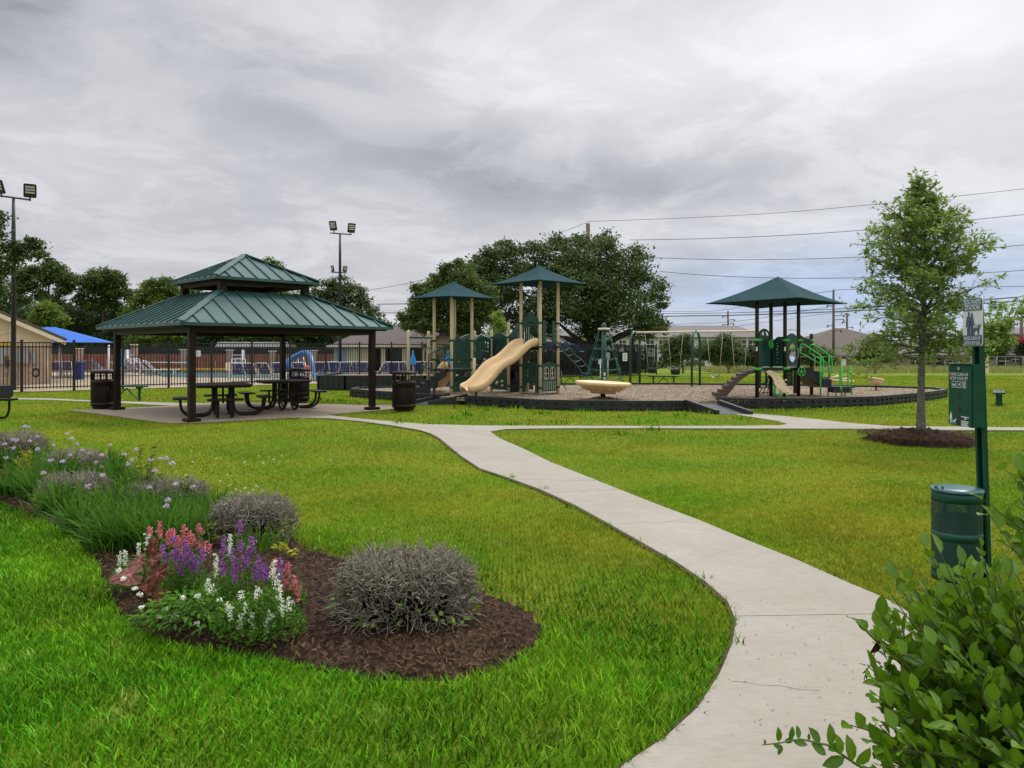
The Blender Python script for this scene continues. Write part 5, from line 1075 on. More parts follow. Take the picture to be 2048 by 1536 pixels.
# bridge barriers
def bridge(p,q,zb0,zb1,h,rise):
    p,q,L=inset(p,q,.06); top=[(L*t,zb0+(zb1-zb0)*t+h+rise*math.sin(t*math.pi)) for t in [i/8 for i in range(9)]]; bot=[(L*t,zb0+(zb1-zb0)*t+rise*.7*math.sin(t*math.pi)) for t in [i/8 for i in range(9)]]
    hs=[]
    for i in range(6):
        a=L*(.08+.145*i); b=a+L*.08; zc=zb0+(zb1-zb0)*(a/L)+rise*.7*math.sin(math.pi*a/L)
        hs.append([(a,zc+h*.10),(b,zc+h*.10),(b,zc+h*.40),(a,zc+h*.40)]); hs.append([(a,zc+h*.50),(b,zc+h*.50),(b,zc+h*.80),(a,zc+h*.80)])
    gpanel(p,q,bot+top[::-1],hs)
    m=MB(); m.tube([p+(q-p)*t+Vector((0,0,zb0+(zb1-zb0)*t+h+rise*math.sin(t*math.pi)+.04)) for t in [i/8 for i in range(9)]],.016,6); m.build('bridge_rail','steelg',pa)
bridge(t1[3],W(983,0,25.6),1.16,1.25,.68,.16); bridge(t1[2],W(963,0,26.3),1.16,1.25,.68,.16)
p,q,L=inset(W(983,0,25.6),W(1017,0,24.9))
sl=[[(L*(.12+.13*i),1.30),(L*(.17+.13*i),1.30),(L*(.17+.13*i),1.86-.10*abs(i-2.5)),(L*(.12+.13*i),1.86-.10*abs(i-2.5))] for i in range(6)]
gpanel(p,q,[(0,1.08),(L,1.08),(L,2.02),(L*.85,2.08),(L*.65,2.15),(L*.5,2.17),(L*.35,2.15),(L*.15,2.08),(0,2.02)],sl)
gpanel(p,q,[(0,.28),(L,.28),(L,1.05),(0,1.05)],[])
m=MB()
for a,z,r in ((.25,.78,.07),(.62,.86,.06),(.35,.50,.075),(.70,.56,.06),(.72,.42,.05)): 
    c=p+(q-p)*a; n=Vector(((q-p).y,-(q-p).x,0)).normalized(); m.lathe([(r,0),(r*.8,.04),(.01,.05)],(0,0,0),8); k=len(m.v)-24
    for i in range(k,len(m.v)): v=m.v[i]; m.v[i]=tuple(c+n*(.015+v[2])+(q-p).normalized()*v[0]+Vector((0,0,z+v[1])))
m.build('climbing_holds','beige',pa)
# rising barrier to the tall tower
p,q,L=inset(W(1017,0,24.9),t2[1],.06)
hs=[[(L*(.08+.15*i),1.35+.11*i),(L*(.16+.15*i),1.35+.11*i),(L*(.16+.15*i),1.80+.09*i),(L*(.08+.15*i),1.80+.09*i)] for i in range(6)]
gpanel(p,q,[(0,1.15),(L,1.72),(L,2.48),(L*.6,2.30),(0,1.98)],hs)
m=MB(); m.tube([p+Vector((0,0,2.04)),q+Vector((0,0,2.56))],.018,6); m.build('handrail','steelg',pa)
# steps between middle deck and tall deck, black sides
def stair_side(p,q,z0,z1,h,mat,parent,n=4,w=.5,name='steps'):
    p,q=flat0(p),flat0(q); L=(q-p).length; d=(q-p)/L; o=[(0,z0-h)]; 
    o=[(0,z0-h),(L,z1-h),(L,z1)]
    for i in range(n,0,-1): zt=z0+(z1-z0)*i/n; o+=[(L*(i-1)/n,zt)]; o+=[(L*(i-1)/n,zt-(z1-z0)/n)] if i>1 else []
    o+=[(0,z0)]; m=MB(); m.panel(p,q,o,[],w,at=0); return m.build(name,mat,parent)
stair_side(W(1022,0,25.5),W(1050,0,24.9),1.07,1.66,.35,'black',pa,4,.5)
stair_side(W(1060,0,25.9),W(1022,0,25.6),.75,1.15,.5,'black',pa,3,.5)
stair_side(W(1032,0,25.2),W(1018,0,25.9),.30,.95,.22,'black',pa,4,.5)
# tall tower trim
p,q,L=inset(t2[1],t2[0]); gpanel(p,q,[(0,2.28),(L*.12,2.34),(L*.3,2.44),(L*.5,2.47),(L*.7,2.44),(L*.88,2.34),(L,2.28),(L,2.56),(L*.8,2.60),(L*.74,2.67),(L*.62,2.72),(L*.5,2.735),(L*.38,2.72),(L*.26,2.67),(L*.2,2.60),(0,2.56)],[circ(L*.3,2.55,.02),circ(L*.7,2.55,.02)])
m=MB(); m.tube(smooth_poly([tuple(p+Vector((0,0,2.0))),tuple(p+(q-p)*.1+Vector((0,0,2.25))),tuple(p+(q-p)*.5+Vector((0,0,2.42))),tuple(p+(q-p)*.9+Vector((0,0,2.25))),tuple(q+Vector((0,0,2.0)))],2,False),.015,6); m.build('hoop','steelg',pa)
p,q,L=inset(t2[1],t2[2]); gpanel(p,q,[(0,1.74),(L,1.74),(L,2.42),(0,2.42)],[[(L*(.08+.15*i),1.82),(L*(.15+.15*i),1.82),(L*(.15+.15*i),2.32),(L*(.08+.15*i),2.32)] for i in range(6)])
p,q,L=inset(t2[2],t2[3]); gpanel(p,q,[(0,1.74),(L*.35,1.74),(L*.35,2.42),(0,2.42)],[])
p,q,L=inset(t2[0],t2[3]);
for a,b in ((.06,.26),(.70,.90)): gpanel(p,q,[(L*a,1.78),(L*b,1.78),(L*b,2.50),(L*a,2.50)],[])
m=MB(); m.bar(p+Vector((0,0,1.62)),q+Vector((0,0,1.62)),.04,.10); m.bar(*[x+Vector((0,0,1.62)) for x in inset(t2[1],t2[0])[:2]],.04,.10)
m.build('deck_edge','rubber',pa)
# play house panels below
def win_pair(L,zb,zt,n=6):
    hs=[];fr=[]
    for cx in (L*.28,L*.72):
        w=L*.13; arch=[(cx-w,zb),(cx+w,zb),(cx+w,zt-w)]+[(cx+w*math.cos(R(a)),zt-w+w*1.1*math.sin(R(a))) for a in (30,60,90,120,150)]+[(cx-w,zt-w)]; hs.append(arch); fr.append((cx,w,arch))
    return hs,fr
p,q,L=inset(t2[0],t2[3]); hs,fr=win_pair(L,.70,1.03)
gp_=gpanel(p,q,[(0,.30),(L,.30),(L,1.14),(L*.75,1.17),(L*.5,1.22),(L*.25,1.17),(0,1.14)],hs)
m=MB()
for cx,w,ar in fr:
    out=[(cx+(x-cx)*1.2,.865+(z-.865)*1.13) for x,z in ar]; inn=[(cx+(x-cx)*1.08,.865+(z-.865)*1.06) for x,z in ar]; m.panel(p,q,out,[inn],.006,at=.018)
    m.panel(p,q,[(cx-.008,.70),(cx+.008,.70),(cx+.008,1.04),(cx-.008,1.04)],[],.012); m.panel(p,q,[(cx-w,.85),(cx+w,.85),(cx+w,.866),(cx-w,.866)],[],.010)
for i in range(7):
    x=L*(.12+.127*i); m.panel(p,q,[(x,.34),(x+.010,.34),(x+.010,.62),(x,.62)],[],.005,at=.0175)
m.build('window_trim','creamtrim',gp_)
p,q,L=inset(t2[1],t2[0]); hs=[]
for cx in (L*.28,L*.72):
    for dx in (-.055,.012):
        for z in (.74,.88): hs.append([(cx+dx,z),(cx+dx+.045,z),(cx+dx+.045,z+.11),(cx+dx,z+.11)])
gpanel(p,q,[(0,.26),(L*.18,.26),(L*.18,.55),(L*.80,.55),(L*.80,.26),(L,.26),(L,1.14),(L*.75,1.18),(L*.5,1.2),(L*.25,1.18),(0,1.14)],hs)
m=MB(); m.prism([(p.x,p.y) for p in (t2[0]+Vector((0,.15,0)),t2[3],t2[2],t2[1])],PGZ,PGZ+.03); m.build('floor_mat','rubber',pa)
# slides
def slide(a,b,prof,wd,mat,parent,wall=.22):
    a,b=V3(a),V3(b); d=(b-a); d.z=0; L=d.length; d/=L; s=Vector((-d.y,d.x,0)); pr=smooth_poly(prof,2,False); w=wd/2
    cs=[(-w-.05,.05),(-w-.08,wall-.05),(-w-.05,wall+.01),(-w+.0,wall+.02),(-w+.045,wall-.03),(-w+.05,.06),(-w*.6,.012),(0,0),(w*.6,.012),(w-.05,.06),(w-.045,wall-.03),(w,wall+.02),(w+.05,wall+.01),(w+.08,wall-.05),(w+.05,.05),(w-.02,-.03),(-w+.02,-.03)]; n=len(cs); vs=[];fs=[]
    for i,(t,z) in enumerate(pr):
        dz=(pr[min(i+1,len(pr)-1)][1]-pr[max(i-1,0)][1])/((pr[min(i+1,len(pr)-1)][0]-pr[max(i-1,0)][0])*L); nr=Vector((-d.x*dz,-d.y*dz,1)).normalized(); c=Vector((a.x,a.y,0))+d*L*t+Vector((0,0,z)); k=1.0 if .04<t<.93 else (.9 if t<=.04 else 1-.55*((t-.93)/.07)**2)
        for x,h in cs: vs.append(c+s*x*(k if abs(x)>w*.6 else 1)+nr*h*(1 if t<.9 else 1-.4*(t-.9)/.1))
    for i in range(len(pr)-1):
        for j in range(n): fs.append((i*n+j,i*n+(j+1)%n,(i+1)*n+(j+1)%n,(i+1)*n+j))
    fs+=[tuple(range(n))[::-1],tuple((len(pr)-1)*n+j for j in range(n))]; m=MB(); m.add(vs,fs,True); return m.build('slide',mat,parent)
s0=(t2[0]+t2[1])/2+Vector((-.03,-.03,0)); s1=Vector((-1.36,22.2,0))
slide(s0,s1,[(0,1.72),(.06,1.72),(.13,1.66),(.27,1.38),(.38,1.20),(.48,1.12),(.57,1.00),(.68,.72),(.78,.52),(.86,.42),(.94,.40),(1,.41)],.72,'tanplastic',pa,.21)
m=MB(); m.tube([(-1.05,22.5,.1),(-1.05,22.5,.40)],.03); m.tube([(-1.25,22.5,.14),(-.75,22.5,.14)],.02); m.build('slide_foot','rubber',pa)
slide(W(905,0,25.1),W(868,0,26.2),[(0,.98),(.1,.97),(.3,.80),(.55,.50),(.8,.34),(1,.34)],.48,'tanplastic',pa)
slide(W(958,0,25.6),W(938,0,26.9),[(0,1.1),(.1,1.05),(.35,.80),(.6,.55),(.8,.42),(1,.42)],.42,'stepbrown',pa)
# left steps with rails and transfer platform
sa,sb=W(851,0,24.3),W(893,0,24.3); stair_side(sa,sb,.55,.98,.22,'black',pa,4,.55)
m=MB(); m.box((X(858,24.2),24.2,.47),(.52,.6,.16)); m.box((X(846,24.1),24.1,.33),(.42,.6,.20)); m.build('transfer_platform','black',pa)
for pts in ([(873,773),(873,705),(878,700),(903,686),(908,688)],[(857,772),(857,712),(860,708),(885,694),(890,692)],[(842,775),(842,732),(845,729),(853,737),(860,737)],[(873,722),(903,705)],[(850,722),(850,697),(857,696)],[(888,726),(905,709)]):
    m=MB(); m.tube([W(u,v,23.9) if i else W(u,v,23.9) for i,(u,v) in enumerate(smooth_poly(pts,1,False))],.021,6); m.build('handrail','steelg',pa)
m=MB(); m.tube([W(817,675,24.8),W(857,675.5,25.2)],.03); m.tube([W(817,675,24.8),W(870,675.5,24.5)],.03); m.tube([W(817,696,24.8),W(870,696,24.6)],.015); m.build('overhead_bar','greenbox',pa)
# wavy tube climber on the right of the tall tower
A_=[(1088,676),(1102,678),(1118,686),(1125,700),(1132,710),(1145,722),(1155,732),(1163,745),(1167,758),(1168,772)]; B_=[(1104,674),(1118,675),(1132,681),(1140,695),(1147,708),(1163,719),(1172,729),(1181,745),(1186,763),(1187,774)]
for k,pts in enumerate((A_,B_)):
    m=MB(); m.tube([W(u,v,24.1+.35*k) for u,v in smooth_poly(pts,2,False)],.018,7); m.build('climber_rail','steelg',pa)
m=MB()
for i in range(1,9): m.tube([W(*A_[i],24.1),W((A_[i][0]+B_[i][0])/2,(A_[i][1]+B_[i][1])/2+3,24.28),W(*B_[i],24.45)],.015,6)
m.build('climber_rungs','steelg',pa)
m=MB(); m.tube([W(1122,742,24.8),W(1124,765,24.6),W(1132,778,24.4)],.014,5); m.tube([W(1121,756,24.6),W(1119,775,24.2)],.012,5); m.tube([W(1119,770,24.3),W(1130,770,24.5)],.012,5); m.build('step_rungs','rubber',pa)
# ================================================================= ROPE CLIMBER
NX,NY=X(1208,27.6),27.6; rc=thing('rope_climber','green mast with a cone of green ropes behind the tan spinner bowl','rope climber',(NX,NY,PGZ))
m=MB(); m.tube([(NX,NY,.1),(NX,NY,Zt(652,NY))],.085,14); m.lathe([(.085,0),(.09,.06),(.05,.13),(.01,.15)],(NX,NY,Zt(654,NY)),14); m.build('mast','steelg',rc)
m=MB(); zt=Zt(660,NY); m.lathe([(.02,0),(.21,0),(.22,.02),(.22,.05),(.20,.07),(.02,.07)],(NX,NY,zt),20); m.build('top_disc','creamtrim',rc)
m=MB(); n=6; lv=[(2.0,.29),(1.68,.40),(1.30,.52),(.92,.64),(.58,.76)]
def leg(a,z): r=.20+(zt-z)/(zt-.3)*.60; return Vector((NX+r*math.cos(a),NY+r*math.sin(a),z))
for k in range(n):
    a=k*2*math.pi/n+.25; m.tube([leg(a,zt),leg(a,1.6)+Vector((0,0,0)),leg(a,.9),leg(a,.30)],.011,5); m.tube([leg(a,1.4),leg(a+.12,.9),leg(a+.16,.25)],.010,5)
for z,r in lv:
    for k in range(n):
        a=k*2*math.pi/n+.25; p=leg(a,z); q=leg(a+2*math.pi/n,z); m.tube([p,p.lerp(q,.3)-Vector((0,0,.07)),p.lerp(q,.5)-Vector((0,0,.09)),p.lerp(q,.7)-Vector((0,0,.07)),q],.009,5)
        if k%2==0: m.tube([p,p.lerp(Vector((NX,NY,z)),.5)-Vector((0,0,.05)),Vector((NX,NY,z+.03))],.008,5)
m.build('rope_net','rope',rc)
m=MB()
for z in (.45,.62): m.box((NX+.0,NY-.088,z+.1),(.09,.006,.13))
m.build('label_plate','white',rc)
# ================================================================= SPINNERS
sx,sy=X(1206,21.6),21.6; sp=thing('spinner_bowl','wide shallow tan spinning bowl on a short post over a mound of chips','spinner',(sx,sy,PGZ))
m=MB(); rm=.78; m.lathe([(.34,.36),(.36,.34),(.36,.40),(.50,.46),(.66,.52),(rm-.07,.555),(rm-.05,.56),(rm-.02,.56),(rm,.59),(rm+.01,.64),(rm-.02,.665),(rm-.06,.655),(rm-.12,.61),(.40,.50),(.01,.47)],(0,0,0),48); 
m.v=[(sx+v[0],sy+v[1],v[2]-.045*v[0]+.03) for v in m.v]; bw=m.build('bowl','tanplastic',sp)
for k in range(14):
    a=2*math.pi*k/14; m=MB(); m.bar((sx+.42*math.cos(a),sy+.42*math.sin(a),.445-.045*.42*math.cos(a)),(sx+.60*math.cos(a),sy+.60*math.sin(a),.512-.045*.6*math.cos(a)),.07,.03); m.build('relief','tanplastic',bw,bevel=.008)
m=MB(); m.tube([(sx,sy,.1),(sx,sy,.36)],.07,12); m.build('spindle','rubber',sp)
o,_p=mound('chip_mound','dark mound of wood chips heaped under the tan spinner bowl',(sx,sy,PGZ-.01),.55,.10,'chip mound')
o.data.materials.clear(); o.data.materials.append(M['chips'])
cx,cy=X(1752,26.4),26.4; sp=thing('cup_spinner','small tan spinning cup seat on a thin black post at the right of the chips','spinner',(cx,cy,PGZ))
m=MB(); m.lathe([(.02,-.02),(.12,.0),(.20,.06),(.235,.13),(.245,.18),(.265,.20),(.265,.235),(.24,.245),(.215,.22),(.18,.10),(.01,.05)],(0,0,0),28); m.v=[(cx+v[0],cy+v[1],.38+v[2]-.16*v[0]) for v in m.v]; m.build('cup','tanplastic',sp)
m=MB(); m.tube([(cx,cy,.1),(cx,cy,.40)],.03,10); m.build('post','rubber',sp)
# ================================================================= SWINGS
SA=Vector((4.92,30.7,0)); SB=Vector((7.05,29.45,0)); SCn=Vector((9.22,28.2,0)); bdr=(SCn-SA).normalized(); bn_=Vector((-bdr.y,bdr.x,0)); ZB=2.28
fr_=thing('swing_set','swing frame with three green arches and one long cream top beam','swing frame',(SB.x,SB.y,PGZ))
for c in (SA,SB,SCn):
    m=MB(); h=.52; prf=[(-h,PGZ-.1),(-h,1.75),(-h*.93,1.98),(-h*.72,2.16),(-h*.4,2.27),(0,2.31),(h*.4,2.27),(h*.72,2.16),(h*.93,1.98),(h,1.75),(h,PGZ-.1)]; m.tube([c+bn_*x+Vector((0,0,z)) for x,z in prf],.045,12); m.build('arch','steelg',fr_)
m=MB(); m.tube([SA+Vector((0,0,ZB)),SCn+Vector((0,0,ZB))],.042,12); m.build('top_beam','creamtrim',fr_)
def swing(c,ds,seat,label,zb=.62,sway=0.0):
    a=SA+bdr*c; t=thing('swing',label,'swing',(a.x,a.y,zb),0,'swings hung from the cream beam'); 
    for s_ in (-1,1):
        p=a+bdr*ds*s_+Vector((0,0,ZB-.04)); q=a+bdr*(ds*.55)*s_+bn_*sway+Vector((0,0,zb+.03)); m=MB(); m.tube([p,p.lerp(q,.5),q],.012,5); m.build('chain','chain',t)
    m=MB()
    if seat=='belt':
        for i in range(8):
            x0=-1+i/4; x1=x0+.25; f=lambda x:a+bdr*(ds*.56*x)+bn_*sway+Vector((0,0,zb+.03-.13*(1-x*x))); p,q=f(x0),f(x1); m.add([p-bn_*.09,p+bn_*.09,q+bn_*.09,q-bn_*.09,p-bn_*.09-Vector((0,0,.02)),p+bn_*.09-Vector((0,0,.02)),q+bn_*.09-Vector((0,0,.02)),q-bn_*.09-Vector((0,0,.02))],[(0,1,2,3),(7,6,5,4),(0,4,5,1),(2,6,7,3)])
        m.build('belt_seat','grey',t)
    else:
        m.lathe([(.13,-.12),(.17,-.10),(.19,.02),(.20,.10),(.17,.10),(.15,.0),(.12,-.08)],(a.x,a.y,zb),14); m.build('bucket_seat','rubber',t)
    return t
swing(.72,.30,'bucket','bucket swing with twisted chains, leftmost under the cream beam',.78)
swing(1.66,.30,'bucket','black bucket swing nearest the middle arch',.74)
swing(3.20,.30,'belt','pale belt swing just right of the middle arch',.62)
swing(4.12,.30,'belt','pale belt swing closest to the brown step climber',.62)
# ================================================================= GREEN AND BLACK PLAY STRUCTURE
pb=thing('play_structure','dark post play structure with one green canopy, lime green rails and clamps','playground structure',(X(1570,22.8),22.8,PGZ))
def xy(u,D): return Vector((X(u,D),D,0))
A,B,C_,D_,E_=xy(1514,22.2),xy(1542,23.1),xy(1570,22.7),xy(1597,23.2),xy(1623,23.8)
canopy([W(1412,607.5,22.5),W(1601,595,20.5),W(1693,607.5,22.5),W(1511,617,25.2)],W(1556,553,22.6),.10,'shade',pb)
for p,z1 in ((A,2.98),(B,3.0),(C_,3.02),(D_,3.02)): post(p,z1,'dbrown',pb,.062)
post(E_,Zt(667,23.8),'dbrown',pb,.062); post(xy(1590,24.6),2.0,'dbrown',pb,.062)
m=MB(); m.prism([(A.x,A.y),(C_.x,C_.y-.02),(D_.x,D_.y),(xy(1600,24.4).x,24.4),(xy(1530,24.4).x,24.4)],.98,1.06); m.build('deck','rubber',pb)
for p in (A,B,C_,D_):
    for z in (1.04,1.88): 
        m=MB(); m.tube([(p.x,p.y,z-.035),(p.x,p.y,z+.035)],.075,12); m.box((p.x+.06,p.y-.05,z),(.14,.05,.05)); m.build('clamp','lime',pb)
m=MB(); m.tube([(E_.x,E_.y,1.84),(E_.x,E_.y,1.92)],.078,12); m.box((E_.x-.06,E_.y-.05,1.88),(.14,.05,.05)); m.build('clamp','lime',pb)
def wslots(L,x,z0,z1,n): return [[(x+(.02 if i%2 else 0),z0+(z1-z0)*i/n+.01),(x+.04+(.02 if i%2 else 0),z0+(z1-z0)*i/n+.01),(x+.04+(.02 if i%2 else 0),z0+(z1-z0)*(i+.6)/n),(x+(.02 if i%2 else 0),z0+(z1-z0)*(i+.6)/n)] for i in range(n)]
p,q,L=inset(A,B); gpanel(p,q,[(0,1.10),(L,1.10),(L,1.95),(L*.9,2.02),(L*.1,2.02),(0,1.95)],wslots(L,L*.55,1.2,1.75,6)+[[(L*.75,1.2),(L*.79,1.2),(L*.79,1.6),(L*.75,1.6)]],mat='panelg',parent=pb)
p,q,L=inset(B,C_); gpanel(p,q,[(0,1.10),(L,1.10),(L,1.98),(L*.5,1.98),(L*.3,1.94),(0,1.80)],wslots(L,L*.35,1.2,1.85,7),mat='panelg',parent=pb)
p,q,L=inset(C_,D_); cb=circ(L*.52,1.52,.20,20); gpanel(p,q,[(0,1.10),(L,1.10),(L,1.98),(L*.85,2.02),(L*.6,2.08),(L*.4,2.08),(L*.15,2.02),(0,1.98)],[[(x,1.50+(z-1.52)*1.35) for x,z in cb]],mat='panelg',parent=pb)
c=p+(q-p).normalized()*L*.52; nn=Vector(((q-p).y,-(q-p).x,0)).normalized(); dd=(q-p).normalized(); m=MB(); vs=[];NB=16
for i in range(7):
    f=i/6*math.pi/2; r=math.cos(f)*.22; h=math.sin(f)*.17
    for k in range(NB): a=2*math.pi*k/NB; vs.append(c+dd*r*math.cos(a)+Vector((0,0,1.50+r*1.35*math.sin(a)))+nn*(.02+h))
m.add(vs,[(i*NB+k,i*NB+(k+1)%NB,(i+1)*NB+(k+1)%NB,(i+1)*NB+k) for i in range(6) for k in range(NB)],True); bb=m.build('bubble_window','glass',pb)
m=MB(); m.tube([c+dd*.22*math.cos(a)+Vector((0,0,1.50+.297*math.sin(a)))+nn*.022 for a in [2*math.pi*k/20 for k in range(20)]],.008,5,closed=True); m.build('bubble_rim','grey',bb)
p,q,L=inset(D_,E_); gpanel(p,q,[(0,1.66),(L*.4,1.72),(L,1.62),(L,1.92),(L*.6,1.94),(L*.3,1.98),(0,2.06)],[],mat='rubber',parent=pb)
m=MB(); m.tube([W(u,v,22.6) for u,v in smooth_poly([(1518,688),(1518,668),(1524,660),(1530,659),(1537,664),(1541,678),(1541,690)],2,False)],.03,8); m.build('hoop','greenbox',pb)
def wheel(u,v,D,r,tilt,nm='lime'):
    c=W(u,v,D); ax=Vector((tilt,-1,0)).normalized(); e=Vector((ax.y,-ax.x,0)); z=Vector((0,0,1)); m=MB(); m.tube([c+e*r*math.cos(a)+z*r*math.sin(a) for a in [2*math.pi*k/20 for k in range(20)]],.014,6,closed=True)
    for k in range(5): a=2*math.pi*k/5+.3; m.bar(c,c+e*r*math.cos(a)+z*r*math.sin(a),.022,.014,ax)
    m.tube([c-ax*.02,c+ax*.03],.03,8); m.build('steering_wheel',nm,pb)
wheel(1542,688.5,22.55,.115,.9); wheel(1603,743.5,22.6,.125,.25)
m=MB(); s=[(1431,793),(1431,785),(1442,785),(1442,779),(1452,778),(1452,771),(1461,770),(1461,763),(1470,761),(1470,755),(1480,753),(1480,748),(1490,746),(1492,742),(1512,739),(1512,745),(1497,749),(1482,759),(1470,771),(1460,784),(1452,793)]
m.panel((X(1431,22.3),22.3,0),(X(1431,22.3)+1,22.3,0),[(X(u,22.3)-X(1431,22.3),Zt(v,22.3)-(.0)) for u,v in s[::-1]],[],.46,at=-.2); m.build('step_climber','stepbrown',pb)
lf=[(1539,745),(1543,741.5),(1549,741),(1556,744),(1566,752),(1573,762),(1575,772),(1581,780),(1587,786),(1582,788.5),(1570,787),(1560,780),(1553,770),(1552,759),(1546,750)]
m=MB(); lf=smooth_poly(lf,1); D0=21.9
m.panel((X(1540,D0),D0,0),(X(1540,D0)+1,D0,0),[(X(u,D0)-X(1540,D0),Zt(v,D0)) for u,v in lf[::-1]],[],.05); 
m.v=[(v[0],v[1]+.5*(v[2]-.3),v[2]) for v in m.v]; lo_=m.build('leaf_climber','beige',pb)
for u,v in ((1546,746),(1553,751),(1556,758),(1557,765),(1572,760),(1571,769),(1564,779),(1575,784)):
    D=D0+.5*(Zt(v,D0)-.3)-.04; c=W(u,v,D); m=MB(); m.lathe([(.045,-.015),(.035,.0),(.01,.01)],(0,0,0),10); k=len(m.v)-30
    for i in range(k,len(m.v)): w_=m.v[i]; m.v[i]=(c.x+w_[0],c.y-w_[2],c.z+w_[1]*.7)
    m.build('foothold','tanplastic',lo_)
for u,v0,v1,D in ((1549,760,792,22.2),(1560,778,795,22.0),(1573,786,794,22.3)):
    m=MB(); m.tube([W(u,v0,D),W(u,v1+3,D)],.035,8); m.build('climber_post','lime',pb)
m=MB(); q=[(1592,742),(1600,756),(1612,770),(1622,774),(1640,774),(1640,748),(1618,740)]
m.panel((X(1592,23.6),23.6,0),(X(1592,23.6)+1,23.6,0),[(X(u,23.6)-X(1592,23.6),Zt(v,23.6)) for u,v in q[::-1]],[],.4); m.build('slide_underside',pm('brown_tan_plastic',(.16,.10,.06),.6,.25,3),pb)
m=MB(); q=[(1601,734),(1624,735),(1624,741),(1641,744),(1641,757),(1659,758),(1659,772),(1641,772),(1618,757),(1601,748)]
m.panel((X(1601,22.8),22.8,0),(X(1601,22.8)+1,22.8,0),[(X(u,22.8)-X(1601,22.8),Zt(v,22.8)) for u,v in q[::-1]],[],.5,at=-.1); m.build('steps','black',pb)
m=MB(); m.bar(W(1643,773,22.8),W(1702,774,22.8),.5,.04); m.box(tuple(W(1678,780,22.7)),(.50,.42,.14)); 
for u in (1656,1672,1690): m.tube([W(u,776,22.9),W(u,792,22.9)],.018)
m.build('transfer_platform','black',pb)
for D,lst in ((22.5,[[(1641,792),(1641,712)],[(1600,705),(1600,692),(1604,688),(1609,689),(1642,712),(1647,718),(1647,748),(1643,752)],[(1600,705),(1641,728)]]),(23.3,[[(1658,755),(1658,711)],[(1619,706),(1619,692),(1623,689),(1628,690),(1660,711),(1664,717),(1664,745),(1659,749)],[(1619,706),(1658,728)]]),
              (22.5,[[(1683,792),(1683,731)],[(1681,735),(1680,737),(1680,776),(1683,780)]]),(23.,[[(1703,789),(1703,731)],[(1703,733),(1697,736),(1696,741),(1696,772),(1699,778),(1703,778)]])):
    m=MB()
    for pts in lst: m.tube([W(u,v,D) for u,v in (smooth_poly(pts,1,False) if len(pts)>2 else pts)],.022,7)
    m.build('handrail','lime',pb)
m=MB(); m.tube([W(1662,756,25.5),W(1676,753,25.6),W(1684,758,25.6),W(1697,757,25.6)],.045,6); m.tube([W(1658,759,25.2),W(1672,761,25.2),W(1708,763,25.2)],.04,6); m.build('balance_steps','beige',pb)
m=MB()
for i in range(4): m.tube([W(1517+i*9,790-i*1,22.9),W(1527+i*6,770-i*4,23.1),W(1543,742,23.4)],.014,5)
for i in range(3): m.tube([W(1522,786-i*9,22.9),W(1542,784-i*11,23.2)],.014,5)
m.build('rung_climber','rubber',pb)
p=xy(1570,22.9); q=xy(1585,23.0); L=(q-p).length; gpanel(p,q,[(0,.55),(L,.55),(L,.98),(0,.98)],[[(L*(.2+.25*i),.62+.12*j),(L*(.32+.25*i),.62+.12*j),(L*(.32+.25*i),.69+.12*j),(L*(.2+.25*i),.69+.12*j)] for i in range(3) for j in range(3)],parent=pb)
m=MB()
for u,v,D in ((1513.5,698,22.13),(1570,698,22.63)): m.box(tuple(W(u,v,D)),(.05,.006,.12))
m.build('label_plate','white',pb)
# ================================================================= POOL FENCE
pf=thing('pool_fence','long black steel picket fence between the park lawn and the pool','fence',(fpt(0).x,fpt(0).y,0))
H=1.90; S=1.72; NP=20
def fence_panel(a,b,parent,n=15,h=H):
    m=MB(); 
    for z in (.16,h-.20,h-.04): m.bar(a+Vector((0,0,z)),b+Vector((0,0,z)),.034,.042)
    for i in range(1,n): p=a.lerp(b,i/n); m.bar(p+Vector((0,0,.08)),p+Vector((0,0,h-.03)),.023,.023,(0,1,0))
    m.build('panel','blacksteel',parent)
pts=[fpt(S*i) for i in range(-2,NP+1)]
last=pts[-1]; back=Vector((-.25,.97,0)); pts2=[last+back*S*i for i in range(1,4)]
allp=pts+pts2
for a,b in zip(allp,allp[1:]): fence_panel(a,b,pf)
for p in allp: m=MB(); m.box((p.x,p.y,H/2+.02),(.075,.075,H+.06)); m.box((p.x,p.y,H+.06),(.075,.075,.025)); m.build('post','blacksteel',pf)
sn=thing('fence_sign','white notice board fixed to the pool fence beside the front pavilion post','sign',tuple(W(394,707,30.9)))
m=MB(); c=W(395,707,31.2); m.box(tuple(c),(.25,.012,.24)); b_=m.build('board','white',sn)
m=MB()
for i,w in enumerate((.10,.16,.14,.16,.12)): m.box((c.x-.09+w/2,c.y-.008,c.z+.08-.035*i),(w,.003,.010))
m.build('lines','signblue',b_)
def plate(u,v,D,w,h,label,mat='white',post=False,lines=0):
    c=W(u,v,D); t=thing('notice_sign',label,'sign',(c.x,c.y,0 if post else c.z)); m=MB(); m.box(tuple(c),(w,.015,h)); bo=m.build('board',mat,t)
    if post: m=MB(); m.tube([(c.x,c.y+.03,0),(c.x,c.y+.03,c.z+h*.5)],.02,6); m.build('post','white',t)
    if lines:
        m=MB()
        for i in range(lines): m.box((c.x,c.y-.009,c.z+h*.32-h*.62*i/max(1,lines-1)),(w*.7,.003,h*.07))
        m.build('lines','grey',bo)
plate(458,733,40,.40,.42,'small cream notice standing by the pool behind the first picnic table','creamtrim',True)
plate(1201,723,30.5,.16,.20,'small white notice left of the rope climber mast','white',True,3)
plate(1216,711,38,.20,.30,'grey equipment box on a post right of the rope climber mast','grey',True)
plate(1250,714,40.3,.24,.42,'white notice with vertical bars on the dark hedge by the first swing arch','white',False,5)
